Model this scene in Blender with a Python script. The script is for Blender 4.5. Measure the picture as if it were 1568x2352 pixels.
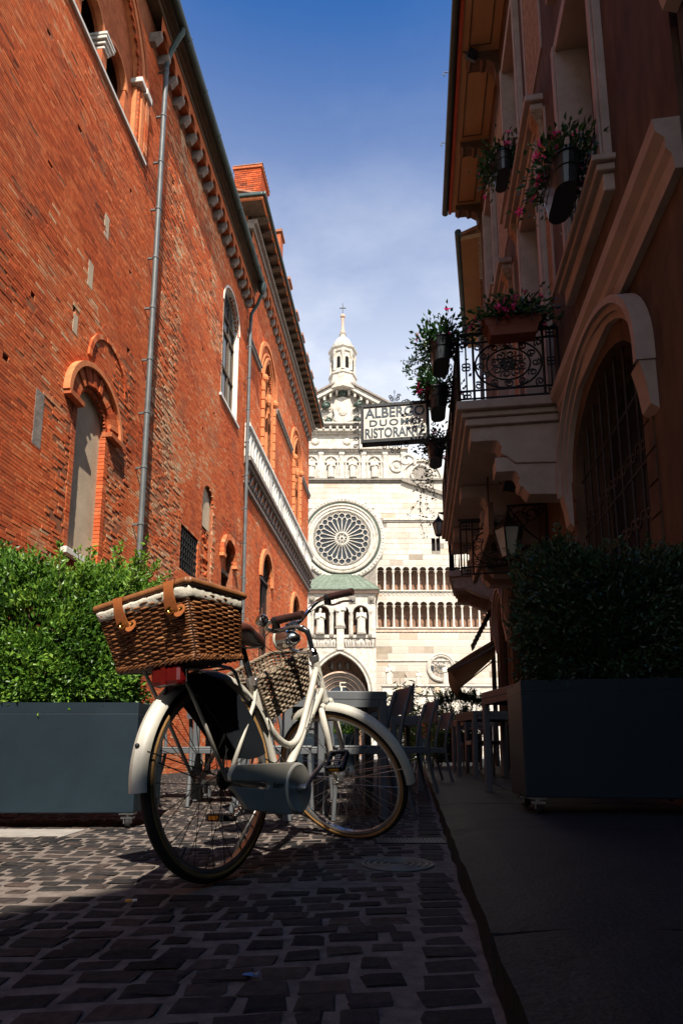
import bpy, bmesh, math, random
import numpy as np
from mathutils import Vector, Matrix
R = math.radians
rng = random.Random(7)
nrng = np.random.default_rng(7)
scene = bpy.context.scene
for o in list(bpy.data.objects):
    bpy.data.objects.remove(o)
COL = scene.collection

# ---------------------------------------------------------------- camera
CAM_H, CAM_F, CAM_CX, CAM_YP, CAM_TH = .42, 1350.0, 784.0, 1510.86, R(9.013)
cam_data = bpy.data.cameras.new('camera')
cam = bpy.data.objects.new('camera', cam_data)
COL.objects.link(cam)
cam.location = (0, 0, CAM_H)
cam.rotation_euler = (R(90) + CAM_TH, 0, 0)
cam_data.sensor_fit = 'VERTICAL'
cam_data.sensor_height = 36.0
cam_data.lens = 36.0 * CAM_F / 2352
cam_data.shift_y = (CAM_YP - 1176) / 2352
cam_data.clip_start = .05
cam_data.clip_end = 600
scene.camera = cam

# ---------------------------------------------------------------- sky and sun
SUN_AZ, SUN_EL = R(12), R(48)          # to the right of straight behind the camera
sun_dir = Vector((math.sin(SUN_AZ) * math.cos(SUN_EL), -math.cos(SUN_AZ) * math.cos(SUN_EL), math.sin(SUN_EL)))
sl = bpy.data.lights.new('sun', 'SUN')
sl.energy = 5.0
sl.angle = R(.5)
sl.color = (1, .93, .82)
sun = bpy.data.objects.new('sun', sl)
COL.objects.link(sun)
sun.location = (8, -20, 25)
sun.rotation_euler = sun_dir.to_track_quat('Z', 'Y').to_euler()
w = bpy.data.worlds.new('World')
scene.world = w
w.use_nodes = True
nt = w.node_tree
nt.nodes.clear()
def N(nt, t, **k):
    n = nt.nodes.new(t)
    for a, b in k.items():
        if a[0] == '_':
            n.inputs[a[1:].replace('_', ' ')].default_value = b
        else:
            setattr(n, a, b)
    return n
sky = N(nt, 'ShaderNodeTexSky', sky_type='NISHITA', sun_disc=False, sun_elevation=SUN_EL, sun_rotation=math.atan2(sun_dir.x, sun_dir.y),
        altitude=0, air_density=1.0, dust_density=.7, ozone_density=3.0)
tc = N(nt, 'ShaderNodeTexCoord')
mp = N(nt, 'ShaderNodeMapping')
mp.inputs['Scale'].default_value = (1.6, 1.6, 4.5)
nz = N(nt, 'ShaderNodeTexNoise', _Scale=1.7, _Detail=9, _Roughness=.58)
rp = N(nt, 'ShaderNodeValToRGB')
rp.color_ramp.elements[0].position = .40; rp.color_ramp.elements[0].color = (0, 0, 0, 1)
rp.color_ramp.elements[1].position = .72; rp.color_ramp.elements[1].color = (1, 1, 1, 1)
sepz = N(nt, 'ShaderNodeSeparateXYZ')
lowm = N(nt, 'ShaderNodeMapRange'); lowm.inputs[1].default_value = .88; lowm.inputs[2].default_value = .50; lowm.inputs[3].default_value = .0; lowm.inputs[4].default_value = 1.0
mul = N(nt, 'ShaderNodeMath', operation='MULTIPLY')
mul2 = N(nt, 'ShaderNodeMath', operation='MULTIPLY'); mul2.inputs[1].default_value = .95
base = N(nt, 'ShaderNodeMath', operation='MULTIPLY_ADD'); base.inputs[1].default_value = .5; base.inputs[2].default_value = .74
pw = N(nt, 'ShaderNodeMath', operation='POWER'); pw.inputs[1].default_value = 1.4
hsv = N(nt, 'ShaderNodeHueSaturation', _Saturation=1.95, _Value=1.32)
tint = N(nt, 'ShaderNodeVectorMath', operation='MULTIPLY'); tint.inputs[1].default_value = (.22, 1.0, 1.16)
mx = N(nt, 'ShaderNodeMix', data_type='RGBA')
mx.inputs['B'].default_value = (10.6, 10.7, 10.6, 1)
bg = N(nt, 'ShaderNodeBackground', _Strength=.075)
wo = N(nt, 'ShaderNodeOutputWorld')
L = nt.links.new
L(tc.outputs['Generated'], mp.inputs['Vector']); L(mp.outputs[0], nz.inputs['Vector']); L(nz.outputs[0], rp.inputs[0])
L(tc.outputs['Generated'], sepz.inputs[0]); L(sepz.outputs['Z'], lowm.inputs[0])
L(rp.outputs[0], base.inputs[0]); L(base.outputs[0], mul.inputs[0]); L(lowm.outputs[0], pw.inputs[0]); L(pw.outputs[0], mul.inputs[1]); L(mul.outputs[0], mul2.inputs[0]); L(mul2.outputs[0], mx.inputs['Factor'])
L(sky.outputs[0], hsv.inputs['Color']); L(hsv.outputs[0], tint.inputs[0]); L(tint.outputs[0], mx.inputs['A']); L(mx.outputs['Result'], bg.inputs['Color']); L(bg.outputs[0], wo.inputs['Surface'])
scene.view_settings.view_transform = 'Standard'
scene.view_settings.look = 'None'
scene.view_settings.gamma = 1
scene.view_settings.use_curve_mapping = False
scene.view_settings.exposure = .8
scene.cycles.max_bounces = 6
scene.cycles.diffuse_bounces = 1
scene.cycles.transparent_max_bounces = 6
scene.cycles.use_adaptive_sampling = True

# ---------------------------------------------------------------- helpers
def px_size(P):
    d = P[1] * math.cos(CAM_TH) + (P[2] - CAM_H) * math.sin(CAM_TH)
    up = -P[1] * math.sin(CAM_TH) + (P[2] - CAM_H) * math.cos(CAM_TH)
    return CAM_CX + CAM_F * P[0] / d, CAM_YP - CAM_F * up / d, CAM_F / d

def link(o, parent=None):
    COL.objects.link(o)
    if parent is not None:
        o.parent = parent
    return o

def tag(o, label=None, cat=None, group=None, kind=None):
    if label: o['label'] = label
    if cat: o['category'] = cat
    if group: o['group'] = group
    if kind: o['kind'] = kind
    return o

def thing(name, label, cat, loc=(0, 0, 0), rotz=0, group=None, mat=None, kind=None):
    o = bpy.data.objects.new(name, None)
    o.empty_display_size = .1
    link(o)
    if mat is not None:
        o.matrix_world = mat
    else:
        o.location = loc
        o.rotation_euler = (0, 0, rotz)
    return tag(o, label, cat, group, kind)

def ident(p):
    return p

class MB:
    def __init__(s, T=None):
        s.v, s.f, s.t, s.T = [], [], [], T or ident
    def add(s, vs, fs, tone=.5):
        b = len(s.v)
        T = s.T
        s.v += [tuple(T(p)) for p in vs]
        s.f += [tuple(i + b for i in f) for f in fs]
        s.t += [tone] * len(fs)
        return s
    def quad(s, a, b, c, d, tone=.5):
        return s.add([a, b, c, d], [(0, 1, 2, 3)], tone)
    def box(s, x0, x1, y0, y1, z0, z1, tone=.5):
        return s.add([(x0, y0, z0), (x1, y0, z0), (x1, y1, z0), (x0, y1, z0), (x0, y0, z1), (x1, y0, z1), (x1, y1, z1), (x0, y1, z1)],
                     [(0, 3, 2, 1), (4, 5, 6, 7), (0, 1, 5, 4), (1, 2, 6, 5), (2, 3, 7, 6), (3, 0, 4, 7)], tone)
    def hexa(s, P, tone=.5):          # 8 corners, bottom ring then top ring
        return s.add(P, [(0, 3, 2, 1), (4, 5, 6, 7), (0, 1, 5, 4), (1, 2, 6, 5), (2, 3, 7, 6), (3, 0, 4, 7)], tone)
    def prism(s, poly, y0, y1, tone=.5, f=None):   # poly in (x,z), extruded along y
        f = f or (lambda x, y, z: (x, y, z))
        n = len(poly)
        vs = [f(x, y0, z) for x, z in poly] + [f(x, y1, z) for x, z in poly]
        fs = [tuple(range(n)), tuple(range(2 * n - 1, n - 1, -1))] + [(i, i + n, (i + 1) % n + n, (i + 1) % n) for i in range(n)]
        return s.add(vs, fs, tone)
    def lathe(s, prof, seg=16, c=(0, 0, 0), ax=None, tone=.5, a0=0, a1=2 * math.pi):
        full = abs(a1 - a0 - 2 * math.pi) < 1e-6
        n = seg if full else seg + 1
        Q = Vector(ax).normalized().to_track_quat('Z', 'Y') if ax is not None else None
        vs = []
        for r, z in prof:
            for i in range(n):
                a = a0 + (a1 - a0) * i / seg
                p = Vector((r * math.cos(a), r * math.sin(a), z))
                if Q: p = Q @ p
                vs.append((p[0] + c[0], p[1] + c[1], p[2] + c[2]))
        fs = []
        for j in range(len(prof) - 1):
            for i in range(seg):
                k = (i + 1) % n
                fs.append((j * n + i, j * n + k, (j + 1) * n + k, (j + 1) * n + i))
        if full and abs(prof[-1][1] - prof[0][1]) > .5 * min(prof[0][0], prof[-1][0]):
            if prof[0][0] > 1e-5: fs.append(tuple(range(n - 1, -1, -1)))
            if prof[-1][0] > 1e-5: fs.append(tuple(range((len(prof) - 1) * n, len(prof) * n)))
        return s.add(vs, fs, tone)
    def tube(s, pts, r, seg=6, closed=False, tone=.5, flat=None):
        P = [Vector(p) for p in pts]
        n = len(P)
        if n < 2: return s
        rs = r if isinstance(r, (list, tuple)) else [r] * n
        tg = []
        for i in range(n):
            a = P[i - 1] if (i > 0 or closed) else P[i]
            b = P[(i + 1) % n] if (i < n - 1 or closed) else P[i]
            t = b - a
            tg.append(t.normalized() if t.length > 1e-9 else Vector((0, 0, 1)))
        up = Vector((0, 0, 1)) if abs(tg[0].z) < .9 else Vector((1, 0, 0))
        nrm = (up - tg[0] * up.dot(tg[0])).normalized()
        vs = []
        for i in range(n):
            nrm = nrm - tg[i] * nrm.dot(tg[i])
            nrm = nrm.normalized() if nrm.length > 1e-9 else tg[i].orthogonal().normalized()
            bi = tg[i].cross(nrm)
            for k in range(seg):
                a = 2 * math.pi * (k + .5) / seg
                q = P[i] + (nrm * math.cos(a) + bi * math.sin(a)) * rs[i]
                vs.append(tuple(q))
        fs = []
        for i in range(n if closed else n - 1):
            j = (i + 1) % n
            for k in range(seg):
                l = (k + 1) % seg
                fs.append((i * seg + k, i * seg + l, j * seg + l, j * seg + k))
        if not closed:
            fs.append(tuple(range(seg - 1, -1, -1)))
            fs.append(tuple(range((n - 1) * seg, n * seg)))
        return s.add(vs, fs, tone)
    def sphere(s, c, r, seg=10, rings=6, sc=(1, 1, 1), tone=.5):
        vs = [(c[0], c[1], c[2] - r * sc[2])]
        for j in range(1, rings):
            a = math.pi * j / rings
            for i in range(seg):
                b = 2 * math.pi * i / seg
                vs.append((c[0] + r * sc[0] * math.sin(a) * math.cos(b), c[1] + r * sc[1] * math.sin(a) * math.sin(b), c[2] - r * sc[2] * math.cos(a)))
        vs.append((c[0], c[1], c[2] + r * sc[2]))
        fs = [(0, 1 + (i + 1) % seg, 1 + i) for i in range(seg)]
        for j in range(rings - 2):
            for i in range(seg):
                a, b = 1 + j * seg + i, 1 + j * seg + (i + 1) % seg
                fs.append((a, b, b + seg, a + seg))
        t = len(vs) - 1
        fs += [(t, t - seg + i, t - seg + (i + 1) % seg) for i in range(seg)]
        return s.add(vs, fs, tone)
    def mesh(s, name, mat, smooth=False):
        me = bpy.data.meshes.new(name)
        me.from_pydata(s.v, [], s.f)
        a = me.attributes.new('tone', 'FLOAT', 'FACE')
        a.data.foreach_set('value', np.array(s.t, dtype=np.float32))
        if smooth:
            me.polygons.foreach_set('use_smooth', np.ones(len(s.f), dtype=bool))
        if mat: me.materials.append(mat)
        return me
    def build(s, name, mat, parent=None, smooth=False, bevel=0, label=None, cat=None, group=None, kind=None, auto=0):
        me = s.mesh(name, mat, smooth)
        o = bpy.data.objects.new(name, me)
        link(o, parent)
        if smooth or bevel:
            bm = bmesh.new(); bm.from_mesh(me)
            bmesh.ops.recalc_face_normals(bm, faces=bm.faces)
            bm.to_mesh(me); bm.free()
        if auto:
            for e in me.edges: pass
            me.set_sharp_from_angle(angle=R(auto))
        if bevel:
            m = o.modifiers.new('b', 'BEVEL'); m.width = bevel; m.segments = 2; m.limit_method = 'ANGLE'; m.angle_limit = R(40)
        return tag(o, label, cat, group, kind)

def np_mesh(name, V, F, tone, mat, smooth=False):
    """V (n,3); F (m,k) all faces of k corners; tone (m,)"""
    me = bpy.data.meshes.new(name)
    m, k = F.shape
    me.vertices.add(len(V)); me.vertices.foreach_set('co', V.astype(np.float32).ravel())
    me.loops.add(m * k); me.loops.foreach_set('vertex_index', F.astype(np.int32).ravel())
    me.polygons.add(m)
    me.polygons.foreach_set('loop_start', np.arange(0, m * k, k, dtype=np.int32))
    me.polygons.foreach_set('loop_total', np.full(m, k, dtype=np.int32))
    me.polygons.foreach_set('use_smooth', np.full(m, bool(smooth)))
    me.update(calc_edges=True)
    a = me.attributes.new('tone', 'FLOAT', 'FACE')
    a.data.foreach_set('value', tone.astype(np.float32))
    if mat: me.materials.append(mat)
    return me

def np_obj(name, me, parent=None, **k):
    o = bpy.data.objects.new(name, me)
    link(o, parent)
    return tag(o, **k)

def copy_tree(root):
    c = root.copy(); COL.objects.link(c)
    for ch in root.children:
        d = ch.copy(); COL.objects.link(d); d.parent = c
        d.matrix_parent_inverse = ch.matrix_parent_inverse
        for g in ch.children:
            e = g.copy(); COL.objects.link(e); e.parent = d
    return c

# ---------------------------------------------------------------- materials
MATS = {}
def mat(name, col, rough=.65, metal=0.0, var=.18, scale=6, bump=.15, bscale=60, ramp=None, spec=.4, stain=None, sscale=1.2, coat=0, stretch=None, trans=0, bdist=.01, detail=6):
    """procedural principled: base colour (or a ramp driven by the 'tone' attribute), noise variation, stains, fine bump"""
    m = bpy.data.materials.new(name); m.use_nodes = True
    t = m.node_tree; t.nodes.clear(); Lk = t.links.new
    out = N(t, 'ShaderNodeOutputMaterial'); p = N(t, 'ShaderNodeBsdfPrincipled')
    Lk(p.outputs[0], out.inputs[0])
    p.inputs['Roughness'].default_value = rough; p.inputs['Metallic'].default_value = metal
    p.inputs['Specular IOR Level'].default_value = spec
    if coat: p.inputs['Coat Weight'].default_value = coat; p.inputs['Coat Roughness'].default_value = .15
    tcn = N(t, 'ShaderNodeTexCoord'); vec = tcn.outputs['Object']
    if stretch:
        mpn = N(t, 'ShaderNodeMapping'); mpn.inputs['Scale'].default_value = stretch
        Lk(vec, mpn.inputs[0]); vec = mpn.outputs[0]
    n1 = N(t, 'ShaderNodeTexNoise', _Scale=scale, _Detail=detail, _Roughness=.6); Lk(vec, n1.inputs['Vector'])
    if ramp:
        at = N(t, 'ShaderNodeAttribute', attribute_name='tone')
        cr = N(t, 'ShaderNodeValToRGB')
        els = cr.color_ramp.elements
        while len(els) < len(ramp): els.new(.5)
        for e, (pos, c) in zip(els, ramp):
            e.position = pos; e.color = (*c, 1)
        Lk(at.outputs['Fac'], cr.inputs[0]); base = cr.outputs[0]
    else:
        rgb = N(t, 'ShaderNodeRGB'); rgb.outputs[0].default_value = (*col, 1); base = rgb.outputs[0]
    if var:
        mr = N(t, 'ShaderNodeMapRange'); mr.inputs[1].default_value = .3; mr.inputs[2].default_value = .7
        mr.inputs[3].default_value = 1 - var; mr.inputs[4].default_value = 1 + var
        Lk(n1.outputs[0], mr.inputs[0])
        vm = N(t, 'ShaderNodeVectorMath', operation='SCALE'); Lk(base, vm.inputs[0]); Lk(mr.outputs[0], vm.inputs['Scale']); base = vm.outputs[0]
    if stain:
        n2 = N(t, 'ShaderNodeTexNoise', _Scale=sscale, _Detail=8, _Roughness=.65); Lk(tcn.outputs['Object'], n2.inputs['Vector'])
        r2 = N(t, 'ShaderNodeMapRange'); r2.inputs[1].default_value = .5; r2.inputs[2].default_value = .72; Lk(n2.outputs[0], r2.inputs[0])
        mm = N(t, 'ShaderNodeMix', data_type='RGBA'); mm.inputs['B'].default_value = (*stain, 1)
        m3 = N(t, 'ShaderNodeMath', operation='MULTIPLY'); m3.inputs[1].default_value = .7; Lk(r2.outputs[0], m3.inputs[0])
        Lk(m3.outputs[0], mm.inputs['Factor']); Lk(base, mm.inputs['A']); base = mm.outputs['Result']
    Lk(base, p.inputs['Base Color'])
    if bump:
        n3 = N(t, 'ShaderNodeTexNoise', _Scale=bscale, _Detail=5, _Roughness=.6); Lk(vec, n3.inputs['Vector'])
        b = N(t, 'ShaderNodeBump'); b.inputs['Strength'].default_value = bump; b.inputs['Distance'].default_value = bdist
        Lk(n3.outputs[0], b.inputs['Height']); Lk(b.outputs[0], p.inputs['Normal'])
    if trans:
        p.inputs['Transmission Weight'].default_value = trans
    MATS[name] = m
    return m

BR = [(0, (.11, .04, .025)), (.22, (.34, .066, .024)), (.5, (.54, .105, .034)), (.75, (.62, .165, .058)), (1, (.60, .38, .22))]
mat('brick', None, rough=.9, ramp=BR, var=.25, scale=14, bump=.3, bscale=45, spec=.1, bdist=.002, stain=(.25, .10, .06), sscale=1.1)
mat('mortar', (.28, .105, .055), rough=.95, var=.25, scale=9, bump=.15, bscale=60, spec=.05, bdist=.002)
mat('brick_plain', (.40, .115, .047), rough=.9, var=.3, scale=10, bump=.2, bscale=30, spec=.1)
mat('terracotta', (.60, .20, .08), rough=.85, var=.2, scale=9, bump=.35, bscale=40, spec=.15)
mat('ochre_plaster', (.52, .40, .28), rough=.95, var=.15, scale=3, bump=.25, bscale=30, spec=.1, stain=(.36, .27, .18))
mat('white_plaster', (.74, .68, .58), rough=.9, var=.1, scale=4, bump=.15, bscale=30, spec=.1, stain=(.5, .43, .34))
mat('white_stone', (.68, .63, .56), rough=.75, var=.15, scale=7, bump=.2, bscale=40, spec=.25, stain=(.36, .33, .28), sscale=2.5)
mat('dark_stone', (.24, .20, .17), rough=.85, var=.3, scale=8, bump=.4, bscale=30, spec=.15)
mat('zinc', (.10, .105, .105), rough=.55, metal=.1, var=.25, scale=5, bump=.05, bscale=30)
mat('copper_dark', (.035, .055, .05), rough=.5, metal=.4, var=.3, scale=5, bump=.1, bscale=30)
mat('patina', (.15, .18, .135), rough=.8, var=.25, scale=3, bump=.15, bscale=20, spec=.2, stain=(.10, .11, .08))
mat('old_wood', (.10, .065, .04), rough=.8, var=.35, scale=6, bump=.3, bscale=30, stretch=(1, 1, 6))
mat('dark_void', (.012, .011, .011), rough=.9, var=.1, bump=0, spec=.1)
mat('glass_dark', (.02, .027, .036), rough=.2, var=.3, scale=3, bump=.05, bscale=8, spec=.6)
mat('iron', (.02, .021, .022), rough=.55, metal=.5, var=.3, scale=12, bump=.2, bscale=80)
mat('roof_tile', (.33, .15, .09), rough=.9, var=.3, scale=6, bump=.3, bscale=20, spec=.1)

# ---------------------------------------------------------------- walls with openings
class Op:
    """an opening: rect below z1, arch above (kind round / pointed / seg)"""
    def __init__(s, c, hw, z0, z1, rise=0, kind='round'):
        s.c, s.hw, s.z0, s.z1, s.rise, s.kind = c, hw, z0, z1, rise, kind
        s.s0, s.s1 = c - hw, c + hw
    def top(s, x):
        t = min(1, abs(x - s.c) / s.hw)
        if not s.rise: return s.z1
        if s.kind == 'pointed':
            r = (s.rise ** 2 + s.hw ** 2) / (2 * s.hw)
            return s.z1 + math.sqrt(max(0, r * r - (r - s.hw + t * s.hw) ** 2))
        return s.z1 + s.rise * math.sqrt(max(0, 1 - t * t))
    def inside(s, x, z, m=0):
        return s.s0 - m < x < s.s1 + m and s.z0 - m < z < s.top(min(max(x, s.s0), s.s1)) + m
    def arc(s, n=24, grow=0):
        """outline of the arch from left spring to right spring, grown outward"""
        pts = []
        hw, rise = s.hw + grow, s.rise + grow
        if s.kind == 'pointed':
            r = (s.rise ** 2 + s.hw ** 2) / (2 * s.hw)
            R2 = r + grow
            am = math.acos(max(-1, min(1, (r - s.hw) / R2)))
            for i in range(n // 2 + 1):
                a = am * i / (n // 2)
                pts.append((s.c + (r - s.hw) - R2 * math.cos(a), s.z1 + R2 * math.sin(a)))
            for i in range(n // 2 - 1, -1, -1):
                x, z = pts[i]
                pts.append((2 * s.c - x, z))
            return pts
        for i in range(n + 1):
            a = math.pi * (1 - i / n)
            pts.append((s.c + hw * math.cos(a), s.z1 + rise * math.sin(a)))
        return pts

def wall_open(mb, s0, s1, z0, z1, d, ops, depth=.3, tone=.5, reveal=True, nseg=16):
    cuts = {s0, s1}
    for o in ops:
        for i in range(nseg + 1 if o.rise else 2):
            k = nseg if o.rise else 1
            x = o.s0 + (o.s1 - o.s0) * i / k if not o.rise else o.c - o.hw * math.cos(math.pi * i / k)
            if s0 <= x <= s1: cuts.add(round(x, 5))
    cuts = sorted(cuts)
    for a, b in zip(cuts[:-1], cuts[1:]):
        if b - a < 1e-5: continue
        m = (a + b) / 2
        cov = sorted([o for o in ops if o.s0 < m < o.s1], key=lambda o: o.z0)
        lo_a = lo_b = z0
        for o in cov:
            mb.quad((a, d, lo_a), (b, d, lo_b), (b, d, o.z0), (a, d, o.z0), tone)
            lo_a, lo_b = o.top(a), o.top(b)
        mb.quad((a, d, lo_a), (b, d, lo_b), (b, d, z1), (a, d, z1), tone)
    if reveal:
        for o in ops: reveal_faces(mb, o, d, depth, tone)

def reveal_faces(mb, o, d, depth, tone=.5, n=24):
    ring = [(o.s0, o.z0)] + (o.arc(n) if o.rise else [(o.s0, o.z1), (o.s1, o.z1)]) + [(o.s1, o.z0)]
    for (a, za), (b, zb) in zip(ring, ring[1:] + ring[:1]):
        mb.quad((a, d, za), (b, d, zb), (b, d - depth, zb), (a, d - depth, za), tone)

def panel(mb, o, d, tone=.5, n=24, grow=0):
    """flat fill of an opening at depth d"""
    ring = [(o.s0, o.z0)] + (o.arc(n) if o.rise else [(o.s0, o.z1), (o.s1, o.z1)]) + [(o.s1, o.z0)]
    mb.add([(a, d, z) for a, z in ring], [tuple(range(len(ring)))], tone)

def arch_band(mb, o, g0, g1, d0, d1, n=24, tone=.5, legs=0):
    """moulding following the arch between outlines grown g0..g1, from depth d0 to d1"""
    a, b = o.arc(n, g0), o.arc(n, g1)
    if legs:
        a = [(o.s0 - g0, o.z1 - legs)] + a + [(o.s1 + g0, o.z1 - legs)]
        b = [(o.s0 - g1, o.z1 - legs)] + b + [(o.s1 + g1, o.z1 - legs)]
    m = len(a)
    vs = [(x, d0, z) for x, z in a] + [(x, d0, z) for x, z in b] + [(x, d1, z) for x, z in a] + [(x, d1, z) for x, z in b]
    fs = []
    for i in range(m - 1):
        fs += [(2 * m + i, 2 * m + i + 1, 3 * m + i + 1, 3 * m + i), (i, i + 1, 2 * m + i + 1, 2 * m + i), (m + i, m + i + 1, 3 * m + i + 1, 3 * m + i), (i, i + 1, m + i + 1, m + i)]
    fs += [(0, m, 3 * m, 2 * m), (m - 1, 2 * m - 1, 4 * m - 1, 3 * m - 1)]
    mb.add(vs, fs, tone)

def voussoirs(parent, o, g0, g1, d0, d1, n, matl, name='voussoir', T=None, gap=.12, jit=.012, legs=0, legh=.07):
    """each wedge stone of an arch as a part of its own"""
    k = 2
    A, B = o.arc(n * k, g0), o.arc(n * k, g1)
    for i in range(n):
        q = [A[i * k], A[i * k + 1], A[i * k + 2]], [B[i * k], B[i * k + 1], B[i * k + 2]]
        def sh(P):
            (x0, z0), (x1, z1), (x2, z2) = P
            return [(x0 + (x1 - x0) * gap, z0 + (z1 - z0) * gap), (x1, z1), (x2 + (x1 - x2) * gap, z2 + (z1 - z2) * gap)]
        a, b = sh(q[0]), sh(q[1])
        dj = d1 + rng.uniform(-jit, jit)
        mb = MB(T)
        vs = [(x, y, z) for y in (d0, dj) for x, z in a + b[::-1]]
        mb.add(vs, [(6, 7, 8, 9, 10, 11), (5, 4, 3, 2, 1, 0)] + [(j, (j + 1) % 6, (j + 1) % 6 + 6, j + 6) for j in range(6)], rng.uniform(.3, .85))
        mb.build(name, matl, parent)

# ---------------------------------------------------------------- bricks
def lay_bricks(s0, s1, z0, z1, ch, bl, ops, zone, gap=.009):
    out = []
    r = 0
    z = z0
    while z < z1 - .5 * ch:
        x = s0 - (r % 2) * bl * .5 - rng.random() * .04
        while x < s1:
            ln = bl * rng.uniform(.88, 1.08) if rng.random() > .25 else bl * .52
            a, b = max(x, s0), min(x + ln - gap * .5, s1)
            x += ln
            if b - a < .03: continue
            zc = z + ch / 2
            for o in ops:
                if o.z0 - ch * .3 < zc < o.z1 + o.rise:
                    t = o.top
                    if zc < o.z1:
                        lo, hi = o.s0, o.s1
                    else:
                        q = [p for p in (o.c + o.hw * k / 20 for k in range(-20, 21)) if t(p) > zc]
                        if not q: continue
                        lo, hi = q[0], q[-1]
                    if a >= lo and b <= hi: a = b; break
                    if a < lo < b: b = lo
                    elif a < hi < b: a = hi
            if b - a < .03: continue
            zz = zone(a, zc)
            if zz is None: continue
            tone, amp, off = zz
            out.append((a, b, z, z + ch - gap, .003 + off + rng.uniform(-amp, amp), min(1, max(0, tone + rng.gauss(0, .12)))))
        z += ch; r += 1
    return np.array(out)

def smooth_noise(x, z, seed):
    """cheap value noise for patches of tone"""
    def h(i, j):
        n = math.sin(i * 127.1 + j * 311.7 + seed * 74.7) * 43758.5453
        return n - math.floor(n)
    i, j = math.floor(x), math.floor(z)
    u, v = x - i, z - j
    u, v = u * u * (3 - 2 * u), v * v * (3 - 2 * v)
    return (h(i, j) * (1 - u) + h(i + 1, j) * u) * (1 - v) + (h(i, j + 1) * (1 - u) + h(i + 1, j + 1) * u) * v

def blocks_mesh(name, B, sgn, matl, back=-.03, jit=.002, cham=.0014):
    """B rows (s0,s1,z0,z1,d,tone) -> chamfered blocks standing on the wall plane, outward is sgn*y"""
    n = len(B)
    s0, s1, z0, z1, d, t = B.T
    def ring(m, dep):
        j = nrng.uniform(-jit, jit, (n, 4, 2))
        P = np.stack([np.stack([s0 + m, z0 + m], 1), np.stack([s1 - m, z0 + m], 1), np.stack([s1 - m, z1 - m], 1), np.stack([s0 + m, z1 - m], 1)], 1) + j
        return np.concatenate([P[:, :, :1], np.broadcast_to((sgn * dep)[:, None, None], (n, 4, 1)), P[:, :, 1:]], 2)
    V = np.concatenate([ring(0, np.full(n, back)), ring(0, d - cham), ring(cham, d)], 1).reshape(-1, 3)
    f = []
    for a in (0, 4):
        for k in range(4):
            f.append((a + k, a + (k + 1) % 4, a + 4 + (k + 1) % 4, a + 4 + k))
    f.append((8, 9, 10, 11))
    F = (np.array(f)[None] + (np.arange(n) * 12)[:, None, None]).reshape(-1, 4)
    return np_mesh(name, V, F, np.repeat(t, 9), matl)

def split_visible(B, M, sgn, count=300, frame=True):
    """the blocks that show largest in the picture (to be parts of their own) and the rest"""
    sc = np.zeros(len(B))
    for i, b in enumerate(B):
        P = M @ Vector(((b[0] + b[1]) / 2, sgn * b[4], (b[2] + b[3]) / 2))
        if P.y < .3: continue
        x, y, k = px_size(P)
        if -5 < x < 1573 and -5 < y < 2357: sc[i] = k
    o = np.argsort(-sc)
    return B[o[:count]], B[o[count:]]

def brick_parts(B, sgn, matl, parent, name='brick', back=-.03):
    """single bricks sharing a few meshes: unit brick scaled to size"""
    var = []
    for k in range(10):
        var.append(blocks_mesh(name, np.array([[-.5, .5, -.5, .5, .5, .12 + .085 * k]]), sgn, matl, back=-.5, jit=.03, cham=.03))
    for b in B:
        k = int(min(9, max(0, (b[5] - .12) / .085)))
        o = bpy.data.objects.new(name, var[k])
        link(o, parent)
        dm = (b[4] + back) / 2
        o.location = ((b[0] + b[1]) / 2, sgn * dm, (b[2] + b[3]) / 2)
        o.scale = (b[1] - b[0], b[4] - back, b[3] - b[2])

def frame_matrix(x0, dx, y0=0):
    u = Vector((dx, 1, 0)).normalized()
    z = Vector((0, 0, 1))
    y = z.cross(u)
    M = Matrix.Identity(4)
    for i in range(3):
        M[i][0], M[i][1], M[i][2] = u[i], y[i], z[i]
    M[0][3], M[1][3] = x0, y0
    return M
LM = frame_matrix(-4.47, .1083)
RM = frame_matrix(1.565, .1273)
LT = lambda p: (p[0], -p[1], p[2])       # (along, outward, up) -> local, left wall: outward is -y
RT = ident                                # right wall: outward is +y
# ================================================================ LEFT: brick palace with the blind niche
pal = thing('brick_palace', 'old red brick palace with blind arched niche and long grey downpipe', 'building', mat=LM)
niche = Op(7.93, .40, 3.08, 5.16, .40)
bif = Op(7.05, 1.62, 10.72, 12.0, 1.45)
wwin = Op(14.22, .70, 9.2, 11.85, .74)
grat = Op(11.9, .50, 4.05, 5.0)
blnd = Op(12.93, .36, 4.3, 6.1, .38)
adoor = Op(14.5, .46, 3.0, 5.25, .46)
holes = [Op(x, rng.uniform(.03, .06), z, z + rng.uniform(.05, .11)) for x, z in ((6.3, 9.6), (6.55, 7.9), (7.1, 9.1), (7.3, 6.4), (8.6, 9.7), (8.75, 8.3), (8.85, 6.9), (9.0, 5.4), (9.6, 9.2), (9.75, 7.4), (10.9, 10.2), (11.1, 8.6), (11.3, 7.1), (12.2, 9.4), (12.6, 11.2), (12.4, 7.6), (13.1, 8.4), (13.35, 10.4), (6.1, 4.8), (6.45, 5.9), (9.15, 12.2), (10.2, 11.6))]
ops1 = [niche, bif, wwin, grat, blnd, adoor] + holes
W1E, W1T = 15.75, 14.1
m = MB(LT)
wall_open(m, -7, W1E, -.1, W1T, 0, ops1, depth=.6)
m.box(-7, W1E, -.62, -.55, -.1, W1T)
m.build('wall', MATS['mortar'], pal)
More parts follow.
